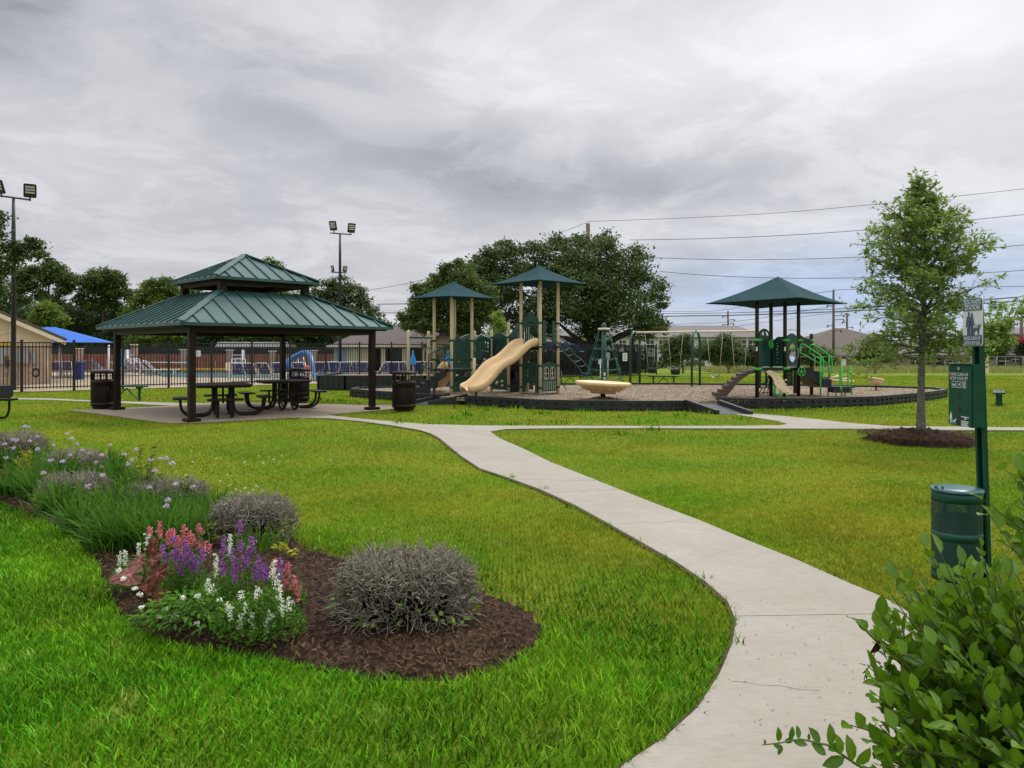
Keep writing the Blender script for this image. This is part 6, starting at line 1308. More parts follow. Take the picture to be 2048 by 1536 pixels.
# tall hedge growing inside the far run of the fence
def cloud(name,label,cat,ells,n,size,mat,z=0,asp=.6,group=None,trunk=None,up=.1,kind=None,limbs=True,shell=.55,parent_loc=None,barkm='bark'):
    """crown made of many small leaf faces gathered in uneven clumps"""
    P=[]; NB=[]; tot=sum(e[3]*e[4] for e in ells)
    for (cx,cy,cz,rx,rz,ry) in [(e[0],e[1],e[2],e[3],e[4],e[5] if len(e)>5 else e[3]) for e in ells]:
        k=int(n*rx*rz/tot); nc=max(3,k//34); d=RG.normal(size=(nc,3)); d/=np.linalg.norm(d,axis=1)[:,None]; rr=RG.uniform(shell,1.02,nc)**.7
        cc=np.stack([cx+d[:,0]*rx*rr,cy+d[:,1]*ry*rr,cz+d[:,2]*rz*rr],1); idx=RG.integers(0,nc,k); sp=min(rx,rz)*.15+size*.5; P.append(cc[idx]+RG.normal(size=(k,3))*sp*np.array([1,1,.55])); NB.append((P[-1]-np.array([cx,cy,cz]))/max(rx,rz)*1.1)
    P=np.concatenate(P); NB=np.concatenate(NB); r=np.clip(RG.uniform(0,1,len(P))*.7+.3*(.5+.5*np.sin(P[:,0]*1.7+P[:,2]*2.3)*np.cos(P[:,1]*1.3)),0,1)
    vs,fl,cn,at=leaves_np(P,size,asp,up=up,rnd=r,norm_bias=NB)
    if kind: return tag(np_mesh(name,vs,fl,cn,mat,at),kind=kind)
    b=trunk[0] if trunk else (ells[0][0],ells[0][1],z); t=thing(name,label,cat,(b[0],b[1],b[2]),0,group); np_mesh('crown',vs,fl,cn,mat,at,parent=t)
    if trunk:
        (bx,by,bz),tops,r0=trunk[0],trunk[1],trunk[2]; m=MB(); b0=Vector((bx,by,bz-.1)); f=Vector(trunk[3]) if len(trunk)>3 else Vector((bx,by,bz+1.5)); m.tube([b0,b0.lerp(f,.15),b0.lerp(f,.6),f],[r0*1.35,r0*1.05,r0*.95,r0*.9],10)
        for tp in tops: seg_tube(m,f-Vector((0,0,.1)),tp,r0*.55,r0*.12,6,.10)
        m.build('trunk',barkm,t)
    return t
a=fpt(S*11.5,1.3); b=fpt(S*19.7,1.3)
el=[]
for i in range(13): p=a.lerp(b,i/12); el.append((p.x,p.y,.95+.1*math.sin(i*2.1),1.25,.95,.8))
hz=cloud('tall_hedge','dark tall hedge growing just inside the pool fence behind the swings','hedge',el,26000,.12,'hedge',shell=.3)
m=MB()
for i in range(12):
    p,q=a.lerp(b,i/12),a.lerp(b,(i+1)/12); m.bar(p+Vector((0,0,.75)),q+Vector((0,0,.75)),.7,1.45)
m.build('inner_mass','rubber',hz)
# ================================================================= POOL SIDE
wf=thing('wooden_fence','reddish brown board fence with a dark mesh screen above, along the back of the pool','fence',(X(380,54),54,0))
zt_=Zt(708,54); zs_=Zt(697,54)
us=[96,160,269,367,460,545,628,668]
for a_,b_ in zip(us,us[1:]):
    m=MB(); x0,x1=X(a_,54),X(b_,54); n=int((x1-x0)/.17)
    for i in range(n): m.box((x0+(i+.5)*(x1-x0)/n,54+.02*(i%2),zt_/2),((x1-x0)/n*.93,.025,zt_))
    m.bar((x0,54.05,zt_-.1),(x1,54.05,zt_-.1),.05,.09); m.build('board_panel','wood',wf)
    m=MB(); m.box(((x0+x1)/2,54.25,(zt_+zs_)/2+.01),(x1-x0,.02,zs_-zt_+.05)); m.build('screen','screen',wf)
for u,v in ((160,698),(269,690),(367,700),(460,701),(545,703),(628,702)):
    t=thing('brick_pillar','brown brick pillar %s in the wooden fence behind the pool'%{160:'nearest the left building',269:'behind the lifeguard chair on the left',367:'left of the white fence notice',460:'behind the right lifeguard chair',545:'left of the blue water slide',628:'right of the blue water slide'}[u],'pillar',(X(u,53.8),53.8,0),0,'brick pillars of the wooden fence'); z1=Zt(v,53.8); m=MB(); m.box((X(u,53.8),53.8,z1/2),(.36,.36,z1)); m.build('shaft','pillar',t); m=MB(); m.box((X(u,53.8),53.8,z1+.03),(.44,.44,.06)); m.build('cap','creamtrim',t)
# loungers
def lounger():
    t=thing('pool_lounger','x','lounger',(0,0,0),0,'blue strap loungers round the pool'); m=MB()
    for s in (-.3,.3):
        m.tube([(s,1.35,.36),(s,.0,.36),(s,-.55,.90),(s*.8,-.60,.92)],.022,5); m.tube([(s,1.1,.36),(s,1.15,.02)],.02,5); m.tube([(s,.1,.36),(s,-.05,.02),(s,.3,.02)],.02,5); m.tube([(s,-.30,.66),(s,-.1,.36)],.016,5)
    m.tube([(-.24,-.60,.92),(.24,-.60,.92)],.022,5); m.tube([(-.3,1.35,.36),(.3,1.35,.36)],.022,5); m.build('frame','white',t)
    m=MB()
    for i in range(7): a=Vector((0,-.06,.41)).lerp(Vector((0,-.53,.88)),i/6); m.bar(a-Vector((.29,0,0)),a+Vector((.29,0,0)),.012,.062,(0,-.7,.7))
    for i in range(13): m.box((0,.08+.095*i,.372),(.58,.065,.012))
    for x in (-.15,0,.15): m.bar((x,-.07,.40),(x,-.53,.86),.05,.008,(0,.7,.7))
    m.build('straps','bluesling',t); return t
lp=lounger(); first=True
spots=[(478,37.5,.1,'behind the left end of the first picnic table'),(502,37.8,.0,'second along, beside the first picnic table'),(532,38.2,-.1,'third along, left of the back pavilion post'),(601,39.5,0,'just above the far brown bin'),(560,39,.1,'seen past the back pavilion post'),
 (641,41,.2,'at the left end of the row above the raised timber wall'),(657,42,.5,'second in the row above the raised timber wall'),(671,41.5,.1,'beside the dark light pole'),(688,41.2,.4,'right of the dark light pole'),(703,41.6,.2,'in front of the cream wall, left one'),(716,42,.6,'in front of the cream wall, second one'),(729,41.4,.3,'left of the right pavilion post'),(765,41.5,.8,'just right of the right pavilion post'),(787,41.2,.1,'above the near brown bin, left one'),(806,41.4,-.1,'above the near brown bin, right one'),(823,42,.2,'behind the first tan post'),(841,42,.0,'between the tan posts'),(862,42,-.1,'behind the green handrail'),
 (193,46.5,-1.3,'leftmost of the row before the wooden fence'),(206,46.6,-1.3,'second from left before the wooden fence'),(172,46.2,-1.4,'tilted one right of the blue bin'),(252,46.4,-1.3,'first one right of the left pavilion post'),(264,46.5,-1.3,'second one right of the left pavilion post'),(279,46.3,-1.3,'third one right of the left pavilion post'),(293,46.5,-1.3,'fourth one right of the left pavilion post'),(309,46.4,-1.35,'last of the row before the pool water')]
for i,(u,D,rz,ds) in enumerate(spots):
    o=lp if i==0 else copy_tree(lp); o.location=(X(u,D),D,.016); o.rotation_euler.z=rz; o['label']='blue strap pool lounger '+ds
# tables and chairs near left building
def pool_chair():
    t=thing('pool_chair','x','chair',(0,0,0),0,'blue strap chairs by the shade canopy'); m=MB()
    for s in (-.25,.25): m.tube([(s,.25,.02),(s,.25,.40),(s,-.2,.38),(s,-.3,.92)],.02,5); m.tube([(s,-.25,.02),(s,-.18,.38)],.02,5)
    m.tube([(-.25,-.3,.92),(.25,-.3,.92)],.02,5); m.tube([(-.25,-.2,.38),(.25,-.2,.38)],.02,5); m.build('frame','white',t); m=MB()
    for i in range(6): m.box((0,-.21-.015*i,.46+.075*i),(.48,.012,.05))
    m.box((0,.03,.39),(.48,.42,.02)); m.build('straps','bluesling',t); return t
pc=pool_chair()
for i,(u,D,rz,ds) in enumerate([(111,43,.3,'leftmost, beside the white canopy post'),(128,43.6,-.2,'second from the left building'),(138,43,.1,'third from the left building'),(152,43.4,2.8,'next to the tall blue bin')]):
    o=pc if i==0 else copy_tree(pc); o.location=(X(u,D),D,.016); o.rotation_euler.z=rz; o['label']='blue strap chair '+ds
def tall_bin(u,D,w,h,mat,label,name='storage_bin'):
    x=X(u,D); t=thing(name,label,'bin',(x,D,.016)); m=MB(); m.prism([(x-w/2,D-w/2),(x+w/2,D-w/2),(x+w/2*.96,D+w/2),(x-w/2*.96,D+w/2)],.02,h*.92); m.build('body',mat,t,bevel=.02); m=MB(); m.box((x,D,h*.96),(w*1.06,w*1.06,h*.07)); m.build('lid',mat,t,bevel=.01)
tall_bin(157,40.5,.42,.92,'bluesling','tall blue bin among the loungers behind the pool fence')
tall_bin(87,36.2,.38,.52,'white','white pail standing on the pool deck by the brick wall')
tall_bin(94.5,36.4,.12,.26,'redpetal','small red jug beside the white pail')
def umbrella(u,D,v0,v1,label):
    x=X(u,D); z0,z1=Zt(v1,D),Zt(v0,D); t=thing('closed_umbrella',label,'umbrella',(x,D,.016),0,'closed light blue pool umbrellas'); m=MB(); m.tube([(x,D,.02),(x,D,z1)],.02,6); m.build('pole','white',t)
    m=MB(); n=14; vs=[]
    for z,r in ((z1,.02),(z1-.15,.06),(z0+(z1-z0)*.5,.12),(z0+.12,.17),(z0,.19)):
        for k in range(n): a=2*math.pi*k/n; q=r*(1 if k%2 else .62); vs.append((x+q*math.cos(a),D+q*math.sin(a),z))
    m.add(vs,[(i*n+k,i*n+(k+1)%n,(i+1)*n+(k+1)%n,(i+1)*n+k) for i in range(4) for k in range(n)],True); m.build('folded_canopy','bluelt',t)
umbrella(242,42,699,734,'closed light blue umbrella beside the left pavilion post'); umbrella(826,41,701,729,'closed light blue umbrella behind the tan posts'); umbrella(896,41,701,729,'closed light blue umbrella behind the first canopy tower')
# lifeguard chairs
def guard_chair(u,D,vb,label,s=1):
    x=X(u,D); t=thing('lifeguard_chair',label,'lifeguard chair',(x,D,.016),0,'tall white lifeguard chairs'); m=MB(); zt=Zt(718,D)
    for a in (-.3,.3):
        for b in (-.3,.3): m.tube([(x+a*1.2,D+b*1.2,.02),(x+a,D+b,zt)],.025,6)
    for z in (.4,.8,zt-.05):
        w_=.36-.06*z/zt; m.tube([(x-w_,D-w_,z),(x+w_,D-w_,z),(x+w_,D+w_,z),(x-w_,D+w_,z)],.018,5,closed=True)
    m.build('frame','white',t); m=MB(); m.box((x,D,zt+.02),(.62,.55,.05)); m.box((x+.28*s,D,zt+.3),(.05,.5,.55)); m.tube([(x-.3,D-.28,zt),(x-.3,D-.28,zt+.25),(x+.25,D-.28,zt+.25)],.018,5); m.build('seat','white',t)
guard_chair(477,48,745,'tall white lifeguard chair on the far side of the pool behind the first picnic table'); guard_chair(264,47,740,'white lifeguard chair behind the left pavilion post',-1)
nt_=thing('volleyball_net','white top tape of a net stretched across the pool left of the front pavilion post','net',(X(300,46),46,.016)); m=MB(); m.bar(W(214,724,46),W(382,725,46),.02,.06); m.build('tape','white',nt_); m=MB(); m.tube([W(213,719,46),W(213,750,46)],.02); m.tube([W(383,719,46),W(383,750,46)],.02); m.build('pole','white',nt_)
ws=thing('water_slide','blue spiral water slide standing in the pool, seen behind the back pavilion post','water slide',(X(605,46),46,.016))
m=MB(); m.tube([W(u,v,D) for u,v,D in [(574,735,45.2),(576,722,45.6),(590,713,46),(604,706,46),(615,705,45.8),(621,712,45.4),(624,730,45),(629,750,44.6),(633,760,44.5)]],.16,10); m.build('flume','blueslide',ws)
m=MB(); m.tube([W(u,v,D) for u,v,D in [(577,730,45),(590,738,44.8),(605,735,44.8),(604,724,45)]],.13,8); m.build('lower_flume','blueslide',ws)
m=MB(); m.tube([W(607,715,45),W(612,735,44.8),(W(619,757,44.6))],.03,6); m.tube([W(596,716,46),W(596,752,46)],.04,6); m.build('ladder_rail','white',ws)
tp=thing('orange_cooler','orange cooler on the pool deck below the blue water slide','cooler',(X(614,41),41,.016)); m=MB(); m.lathe([(.14,0),(.16,.05),(.17,.42),(.15,.46),(.05,.50)],(X(614,41),41,.25),14); m.build('body','orange',tp); m=MB(); m.box((X(614,41),41,.14),(.4,.4,.24)); m.build('stand','white',tp)
yb=thing('yellow_bollard','short yellow post at the far edge of the pool left of the back pavilion post','post',(X(524,50),50,.016)); m=MB(); m.tube([W(524,745,50),W(524,729,50),W(524,728,50)],[.09,.09,.03],10); m.build('shaft','yellow',yb)
# ================================================================= LEFT BUILDING
lb=thing('pool_house','cream gabled building with blond brick lower wall at the left edge','building',(X(20,34),34,0))
PE=Vector((math.cos(R(33)),math.sin(R(33)),0)); PB_=Vector((-PE.y,PE.x,0)); P0=Vector((X(103,35.5),35.5,0))
def FP(u,v=None,off=0.0):
    """point on the front wall plane seen at column u (and row v)"""
    k=(u-1024)/F; b=P0-PB_*off; t=(k*b.y-b.x)/(PE.x-k*PE.y); p=b+PE*t; p.z=0.0 if v is None else Zt(v,p.y); return p
slope=(682-627)/130.0
def rv(u): return 682-(130-u)*slope if u>=-130 else 682-260*slope+(-130-u)*slope*.6
zb=FP(103,692).z; L0=-9.5
pr_=P0; pl_=FP(-330); Lw=(pr_-pl_).length; D=35.0
m=MB(); c=[pl_,pr_,pr_+PB_*8,pl_+PB_*8]; m.prism([(p.x,p.y) for p in c],-.05,zb); m.build('brick_wall','brickL',lb)
def al(p): return (p-pl_).dot(PE)
ap_=FP(-130,rv(-130)); m=MB(); m.panel(pl_,pr_,[(0,zb),(al(pr_),zb),(al(pr_),FP(103,rv(103)).z-.1),(al(ap_),ap_.z-.1),(0,ap_.z-.1-al(ap_)*.40)],[],.1,at=-.06); m.build('gable','cream',lb)
m=MB(); e_=FP(132,rv(132),.35); a_=FP(-130,rv(-130),.35); l_=a_+(a_-e_)*1.0; l_.z=e_.z
m.quad(e_,a_,a_+PB_*8.8,e_+PB_*8.8,.14); m.quad(a_,l_,l_+PB_*8.8,a_+PB_*8.8,.14); m.build('roof','shingle',lb)
m=MB(); m.bar(e_-PB_*.03-Vector((0,0,.09)),a_-PB_*.03-Vector((0,0,.09)),.04,.17); m.build('barge_board','creamtrim',lb)
m=MB(); m.bar(FP(-200,688,.08),FP(24,688,.08),.12,.16); m.build('awning_strip','yellow',lb)
for u,v0,v1,w in ((-3,695,728,.42),(13,694,712,.2),(35,702,727,.28),(50,700,727,.3),(67,702,727,.18),(15,720,734,.16),(13,738,747,.14)):
    p=FP(u,(v0+v1)/2,.09); h=FP(u,v0).z-FP(u,v1).z; m=MB(); m.box(tuple(p),(w,.16,h),R(33)); m.build('meter_box','grey' if u!=15 else 'steelpole',lb,bevel=.01)
for pts in ([(20,782),(20,660),(24,640)],[(94,768),(94,690)],[(-5,668),(20,662)]):
    m=MB(); m.tube([FP(u,v,.07) for u,v in pts],.03,6); m.build('conduit','creamtrim',lb)
hr=thing('hose_reel','coiled hose reel on the brick wall near the white pail','hose reel',(X(73,34.7),34.7,.5)); m=MB()
for k in range(3): m.tube([(X(73,34.8)+(.12+.03*k)*math.cos(a),34.75,.55+(.15+.03*k)*math.sin(a)) for a in [2*math.pi*i/14 for i in range(14)]],.015,5,closed=True)
m.build('coil','rubber',hr)
bs=thing('blue_shade_canopy','bright blue fabric shade canopy on white posts behind the cream building','canopy',(X(150,44),44,.016))
m=MB(); a,b,c,d=W(78,655,46),W(110,654,46),W(217,686,43),W(60,686,43)
m.quad(d,c,b,a,.02); e=W(232,686,50); m.add([c,e,b],[(0,1,2)]); m.build('fabric','blueshade',bs)
for u,Dp in ((120,43.5),(218,43.2),(230,49.5)):
    m=MB(); m.tube([(X(u,Dp),Dp,.02),(X(u,Dp),Dp,Zt(690,Dp))],.07,8); m.build('post','white',bs)
bs=thing('blue_shade_canopy','long low blue shade canopy between the tall play tower and the oak trunk','canopy',(X(1130,50),50,.016))
m=MB(); m.quad(W(1078,697,49),W(1205,699,52),W(1195,690,54),W(1085,682,52),.02); m.quad(W(1078,697,49),W(1205,699,52),W(1205,702.5,52),W(1078,701,49),.02); m.build('fabric','blueshade',bs)
for u,Dp in ((1080,49.2),(1140,50.4),(1200,51.8)): m=MB(); m.tube([(X(u,Dp),Dp,.02),(X(u,Dp),Dp,Zt(699,Dp))],.05,8); m.build('post','white',bs)
# ================================================================= CENTRE BUILDING
cb_=thing('clubhouse','low cream building with brown shingle hip roof behind the pool, right of the pavilion','building',(X(800,50),52,0)); D=49.5
z0=.016; ze=Zt(694,D)
m=MB(); x0,x1=X(668,D),X(742,D); m.box(((x0+x1)/2,D+3.5,ze/2),(x1-x0,7,ze)); m.build('wall','cream',cb_)
m=MB(); x2,x3=X(742,D),X(852,D); m.box(((x2+x3)/2,D+4.3,ze/2),(x3-x2,5.4,ze)); m.build('porch_wall',pm('porch_shade_brown',(.12,.085,.06),.8,.2),cb_)  # shade of the porch interior put into the wall colour
m=MB(); x4=X(962,D); m.box(((x3+x4)/2,D+2.6,ze/2),(x4-x3,8.8,ze)); m.build('wall','cream',cb_)
for u in (745,766,809,850): m=MB(); m.box((X(u,D),D+.15,ze/2),(.30,.3,ze)); m.build('column','creamtrim',cb_)
for u,w in ((755,.35),(795,.62),(780,.3)): m=MB(); m.box((X(u,D+1.5),D+1.55,.92),(w,.08,1.75)); m.build('door','win',cb_)
for u in (682,): m=MB(); m.box((X(u,D),D-.03,.85),(.7,.06,1.65)); m.build('door','grey',cb_)
# hip roof on the left, cross gable on the right
def Wd(u,v,D): return W(u,v,D)
el,er=Vector((X(655,D),D-.6,ze)),Vector((X(965,D),D-.6,ze)); bl,br=el+Vector((0,9,0)),er+Vector((0,9,0)); zr=Zt(653,D+3.9)*1.0; r0,r1=Vector((X(742,D+3.9),D+3.9,zr)),Vector((X(905,D+3.9),D+3.9,zr+.1))
m=MB(); m.quad(el,er,r1,r0,.1); m.quad(br,bl,r0,r1,.1); m.add([el,r0,bl],[(0,1,2)]); m.add([er,br,r1],[(0,1,2)]); m.build('roof','shingle',cb_)
m=MB(); m.bar(el+Vector((0,-.03,.02)),Vector((X(845,D),D-.63,ze+.02)),.06,.16); m.build('fascia','creamtrim',cb_)
gx0,gx1,gxm=X(846,D-2),X(968,D-2),X(907,D-2); zg=Zt(651,D-2); zge=Zt(690,D-2)
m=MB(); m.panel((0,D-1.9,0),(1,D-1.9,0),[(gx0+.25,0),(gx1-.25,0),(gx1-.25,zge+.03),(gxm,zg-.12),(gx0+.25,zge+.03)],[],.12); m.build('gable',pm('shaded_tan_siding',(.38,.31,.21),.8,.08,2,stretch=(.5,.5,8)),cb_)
m=MB()
for a_,b_ in ((gx0,gxm),(gx1,gxm)): a,b=Vector((a_,D-2.4,zge-.06)),Vector((b_,D-2.4,zg)); m.quad(a,b,b+Vector((0,8,0)),a+Vector((0,8,0)),.12)
m.build('gable_roof','shingle',cb_)
# small building roof far behind the wooden fence
sbd=thing('shed','low grey roofed shed showing above the wooden fence behind the pool','shed',(X(510,62),62,0)); m=MB(); m.box((X(505,62),63,1.0),(X(578,62)-X(432,62),2,2.0)); m.build('wall','brickG',sbd); m=MB(); a,b=W(430,694,60.8),W(580,694,60.8); c,d=W(575,684,63),W(435,684,63); m.quad(a,b,c,d,.08); m.build('roof','shingleG',sbd)
# ================================================================= FAR BUILDINGS
ap=thing('apartment_block','white two storey apartment block with grey roof behind the swings','building',(X(1300,150),150,gz(150))); D=150.
def block(u0,u1,ve,vr,D,dep,wm,rm,parent,gb,vb=None,hipl=.18,wins=None,ov=.8):
    zb=gb; ze=Zt(ve,D); zr=Zt(vr,D+dep/2); x0,x1=X(u0,D),X(u1,D); m=MB(); m.box(((x0+x1)/2,D+dep/2,(zb+ze)/2),(x1-x0,dep,ze-zb)); m.build('wall',wm,parent)
    a,b=Vector((x0-ov,D-ov,ze)),Vector((x1+ov,D-ov,ze)); c,d=b+Vector((0,dep+2*ov,0)),a+Vector((0,dep+2*ov,0)); hw=(x1-x0)*hipl; r0,r1=Vector((x0+hw,D+dep/2,zr)),Vector((x1-hw,D+dep/2,zr)); m=MB(); m.quad(a,b,r1,r0,.2); m.quad(c,d,r0,r1,.2); m.add([a,r0,d],[(0,1,2)]); m.add([b,c,r1],[(0,1,2)]); m.quad(a-Vector((0,0,.02)),d-Vector((0,0,.02)),c-Vector((0,0,.02)),b-Vector((0,0,.02))); m.build('roof',rm,parent)
    for (u,w,v0,v1) in (wins or []):
        m=MB(); z0,z1=Zt(v1,D),Zt(v0,D); m.box((X(u,D),D-.02,(z0+z1)/2),(w,.12,z1-z0)); wn=m.build('window','win',parent); m=MB(); m.box((X(u,D),D-.11,(z0+z1)/2),(.08,.05,z1-z0)); m.box((X(u,D),D-.105,(z0+z1)/2),(w,.05,.08)); m.build('window_frame','white',wn)
ww=[]
for u in (1110,1138,1165,1190,1225,1245): ww+=[(u,1.3,681,694)]
for u in (1300,1325,1352,1380,1405,1430,1455,1484,1505): ww+=[(u,1.5,681,696),(u,1.5,714,731)]
block(1095,1262,672,657,152,14,'stucco','shingleG',ap,gz(150),wins=[w for w in ww if w[0]<1262])
block(1272,1532,674,651,150,16,'stucco','shingleG',ap,gz(150),wins=[w for w in ww if w[0]>1262],hipl=.14)
h1=thing('brick_house','brown hip roofed brick house to the right of the second play structure','house',(X(1700,140),140,gz(140)),0,'brick houses beyond the field')
block(1572,1890,711,656,138,22,'brickR','shingleR',h1,gz(140),hipl=.47,wins=[(1665,1.9,717,735),(1722,1.6,716,733),(1640,1.2,718,730),(1585,1.5,716,732),(1780,1.6,716,733)])
m=MB(); m.box((X(1687,137.8),137.8,Zt(726,138)),(.9,.1,1.5)); m.build('door','white',h1)
h2=thing('brick_house','long low brick house with grey brown roof behind the dog waste station','house',(X(1930,132),132,gz(132)),0,'brick houses beyond the field')
block(1790,2110,710,676,130,18,'brickG','shingleR',h2,gz(132),hipl=.3,wins=[(1870,2.6,714,730),(1905,3.2,721,731),(1962,1.6,714,732),(2010,2.2,713,731),(2030,1.6,713,724),(1830,1.4,716,728)])
m=MB(); m.box((X(2042,128),128,Zt(733,128)),(5,.1,1.4)); m.build('side_gate','polewood',h2)
h3=thing('green_roof_house','far house with a pale green grey roof at the right edge','house',(X(2050,180),180,gz(180))); block(2010,2140,668,655,185,14,'stucco','shingleG',h3,gz(180),hipl=.2)
# chain link fence across the field
cf=thing('chain_link_fence','thin grey chain link fence crossing the far field before the houses','fence',(X(1800,78),78,gz(78))); D=78.
for k,(u0,u1) in enumerate(((1365,1560),(1560,1720),(1720,1880),(1880,2110))):
    m=MB(); m.bar(W(u0,713.5,D),W(u1,713.5,D),.05,.05); m.build('top_rail','grey',cf)
for u in range(1370,2100,52): m=MB(); x=X(u,D); m.tube([(x,D,gz(D)-.1),(x,D,Zt(712.5,D))],.035 if (u//52)%5 else .08,6); m.build('post','grey',cf)
for u,D,v0,v1,w,lb_ in ((1972,60,704,742,.28,'pale grey utility pedestal post standing in the field behind the dog waste station'),(1867,70,716,738,.3,'short dark wooden post in the field left of the dog waste station'),(1418,118,712,737,1.0,'square white masonry pillar in front of the apartments, left of the swings'),(1482,118,712,737,1.0,'square white masonry pillar in front of the apartments, behind the right swing')):
    x=X(u,D); t=thing('field_post',lb_,'post',(x,D,gz(D))); m=MB(); z0,z1=gz(D),Zt(v0,D); m.box((x,D,(z0+z1)/2),(w,w,z1-z0)); m.box((x,D,z1),(w*1.25,w*1.25,.1)); m.build('shaft','stucco' if D>100 else ('creamtrim' if D<65 else 'polewood'),t)
# ================================================================= LIGHT POLES AND UTILITY LINES
def flood(c,d,parent,s=1.0):
    s*=1.22
    """square flood light with three lens bars, aimed along d"""
    d=V3(d).normalized(); r=d.cross(Vector((0,0,1))).normalized(); u=r.cross(d); w,h,t_=.36*s,.44*s,.07*s; m=MB(); vs=[c+r*(a*w/2)+u*(b*h/2)+d*(e*t_/2) for e in (-1,1) for a,b in ((-1,-1),(1,-1),(1,1),(-1,1))]; m.add(vs,[(3,2,1,0),(4,5,6,7),(0,1,5,4),(1,2,6,5),(2,3,7,6),(3,0,4,7)]); o=m.build('floodlight','steelpole',parent,bevel=.02*s)
    m=MB()
    for k in range(3): cc=c+u*(h*(.28-.2*k))+d*(t_*.52); m.bar(cc-r*w*.36,cc+r*w*.36,.012,h*.12,u)
    m.build('lens','lamp',o); m=MB(); m.tube([c-u*h*.4,c-u*h*.75],.025*s,6); m.build('yoke','steelpole',o)
def light_pole(u,D,bars,label):
    x=X(u,D); zt=max(Zt((a[1]+b[1])/2,D) for a,b,_ in bars); t=thing('floodlight_pole',label,'light pole',(x,D,0),0,'tall bronze floodlight poles'); m=MB(); m.tube([(x,D,-.1),(x,D,zt-1.3),(x,D,zt)],[.10,.075,.05],12); m.build('pole','steelpole',t)
    for a,b,lamps in bars:
        m=MB(); m.bar(W(a[0],a[1],D),W(b[0],b[1],D),.06,.06); m.build('cross_arm','steelpole',t)
        for lu,lv,dx,s in lamps: flood(W(lu,lv,D),(dx,-.9,-.35),t,s)
light_pole(27,30,[((-6,391),(58,399.5),[(-2,374,-.2,1.0),(60,381.5,.55,1.0)])],'tall floodlight pole with two lamps at the far left of the pool fence')
light_pole(680,43,[((660,466),(703,469),[(666,451.5,-.25,1.0),(703,456,.6,1.0)]),((662,544),(693,546),[(665,537,-.9,.62),(690,538,.9,.62)])],'tall floodlight pole with four lamps rising behind the right side of the pavilion')
def upole(u,D,vt,label,arms,w=.16):
    x=X(u,D); t=thing('utility_pole',label,'utility pole',(x,D,gz(D)),0,'wooden utility poles'); m=MB(); m.tube([(x,D,gz(D)-.2),(x,D,Zt(vt,D))],[w,w*.7],8); m.build('shaft','polewood',t)
    for v,l,s in arms:
        m=MB(); p=Vector((x,D,Zt(v,D))); m.tube([p,p+Vector((l*s,0,.12))],.04*D/90,5); m.tube([p+Vector((l*s,0,.12)),p+Vector((l*s,0,-.25))],.07*D/90,6); m.build('insulator','rubber',t)
upole(1176,80,447,'dark utility pole top standing out above the big oak crown',[(475,.9,-1)],.30)
upole(1456,170,622,'short distant utility pole above the grey apartment roof',[(634,1.2,-1),(640,1.4,1),(648,1.2,1),(650,1.2,-1),(655,1.3,1)],.28)
upole(1667,120,580,'tall distant utility pole rising left of the brown hip roof',[(612,1.0,-1),(632,1.6,1),(640,1.6,1),(652,.9,-1),(662,1.2,1)],.25)
upole(1694,165,627,'utility pole standing behind the brown hip roof peak',[(645,1.0,-1),(655,1.2,1)],.3)
upole(2043,110,635,'brown pole at the right edge beyond the dog waste station',[(648,.6,-1),(656,.6,1)],.30)
x=X(1602,180); t=thing('street_lamp','far street lamp with a curved arm between the canopy posts','street lamp',(X(1598,180),180,gz(180))); m=MB(); m.tube([W(1598,735,180),W(1598,668,180),W(1596,662,180),W(1588,659,180),W(1576,660,180)],.12,6); m.build('mast','grey',t)
def wire(pts,D0,D1,r,label):
    n=len(pts); P=smooth_poly([(u,v,D0+(D1-D0)*i/(n-1)) for i,(u,v) in enumerate(pts)],2,False); m=MB(); m.tube([W(*p) for p in P],r*.8,5); tag(m.build('power_line','wire',loc=tuple(W(*P[0]))),label,'power line','overhead lines')
wire([(1176,443),(1350,437),(1550,427),(1726,411),(1900,394),(2090,373)],80,70,.028,'highest overhead line, rising to the right from the pole above the oak')
wire([(1260,480),(1400,478),(1550,472),(1700,463),(1900,444),(2090,425)],80,70,.035,'second overhead line from the top, meeting the young tree near its upper third')
wire([(1300,515),(1380,518),(1480,520),(1620,518),(1760,513),(1970,497),(2090,486)],80,70,.035,'third overhead line from the top, passing above the dark post canopy')
wire([(1320,543),(1400,550),(1500,555),(1620,557),(1730,555.5),(1860,552),(1980,545),(2090,538)],80,70,.035,'fourth overhead line, touching the peak of the dark post canopy')
wire([(1200,637),(1340,632),(1450,631),(1560,628),(1700,622),(1850,614),(1960,607),(2090,599)],78,66,.06,'thick dark overhead line running under the dark post canopy')
wire([(1200,629),(1340,627),(1450,626),(1560,623),(1700,617),(1850,607),(2090,590)],78,66,.035,'thin overhead line just above the thick dark one')
wire([(1667,582),(1550,595),(1456,621),(1380,624),(1250,620)],120,190,.05,'faint far line climbing to the tall distant pole')
wire([(1250,650),(1380,648),(1456,645),(1540,634),(1667,612)],190,120,.05,'faint far line at the level of the canopy post tops')
wire([(1456,655),(1560,640),(1667,625),(1800,615),(2090,590)],170,100,.045,'faint far line crossing behind the canopy posts lowest')
wire([(1667,580),(1760,577),(1900,575),(2090,572)],120,100,.045,'faint line running level right of the tall distant pole')
wire([(1176,444),(1148,455),(1120,466)],80,86,.028,'short line dropping left from the pole into the oak crown')
wire([(740,580),(800,570),(870,554),(960,530)],90,86,.03,'slanting line left of the oak above the first canopy')
wire([(755,608.5),(790,608),(840,607.5)],90,88,.06,'upper of two short level lines between pavilion roof and oak')
wire([(755,625.5),(790,626),(840,626)],90,88,.05,'lower of two short level lines between pavilion roof and oak')
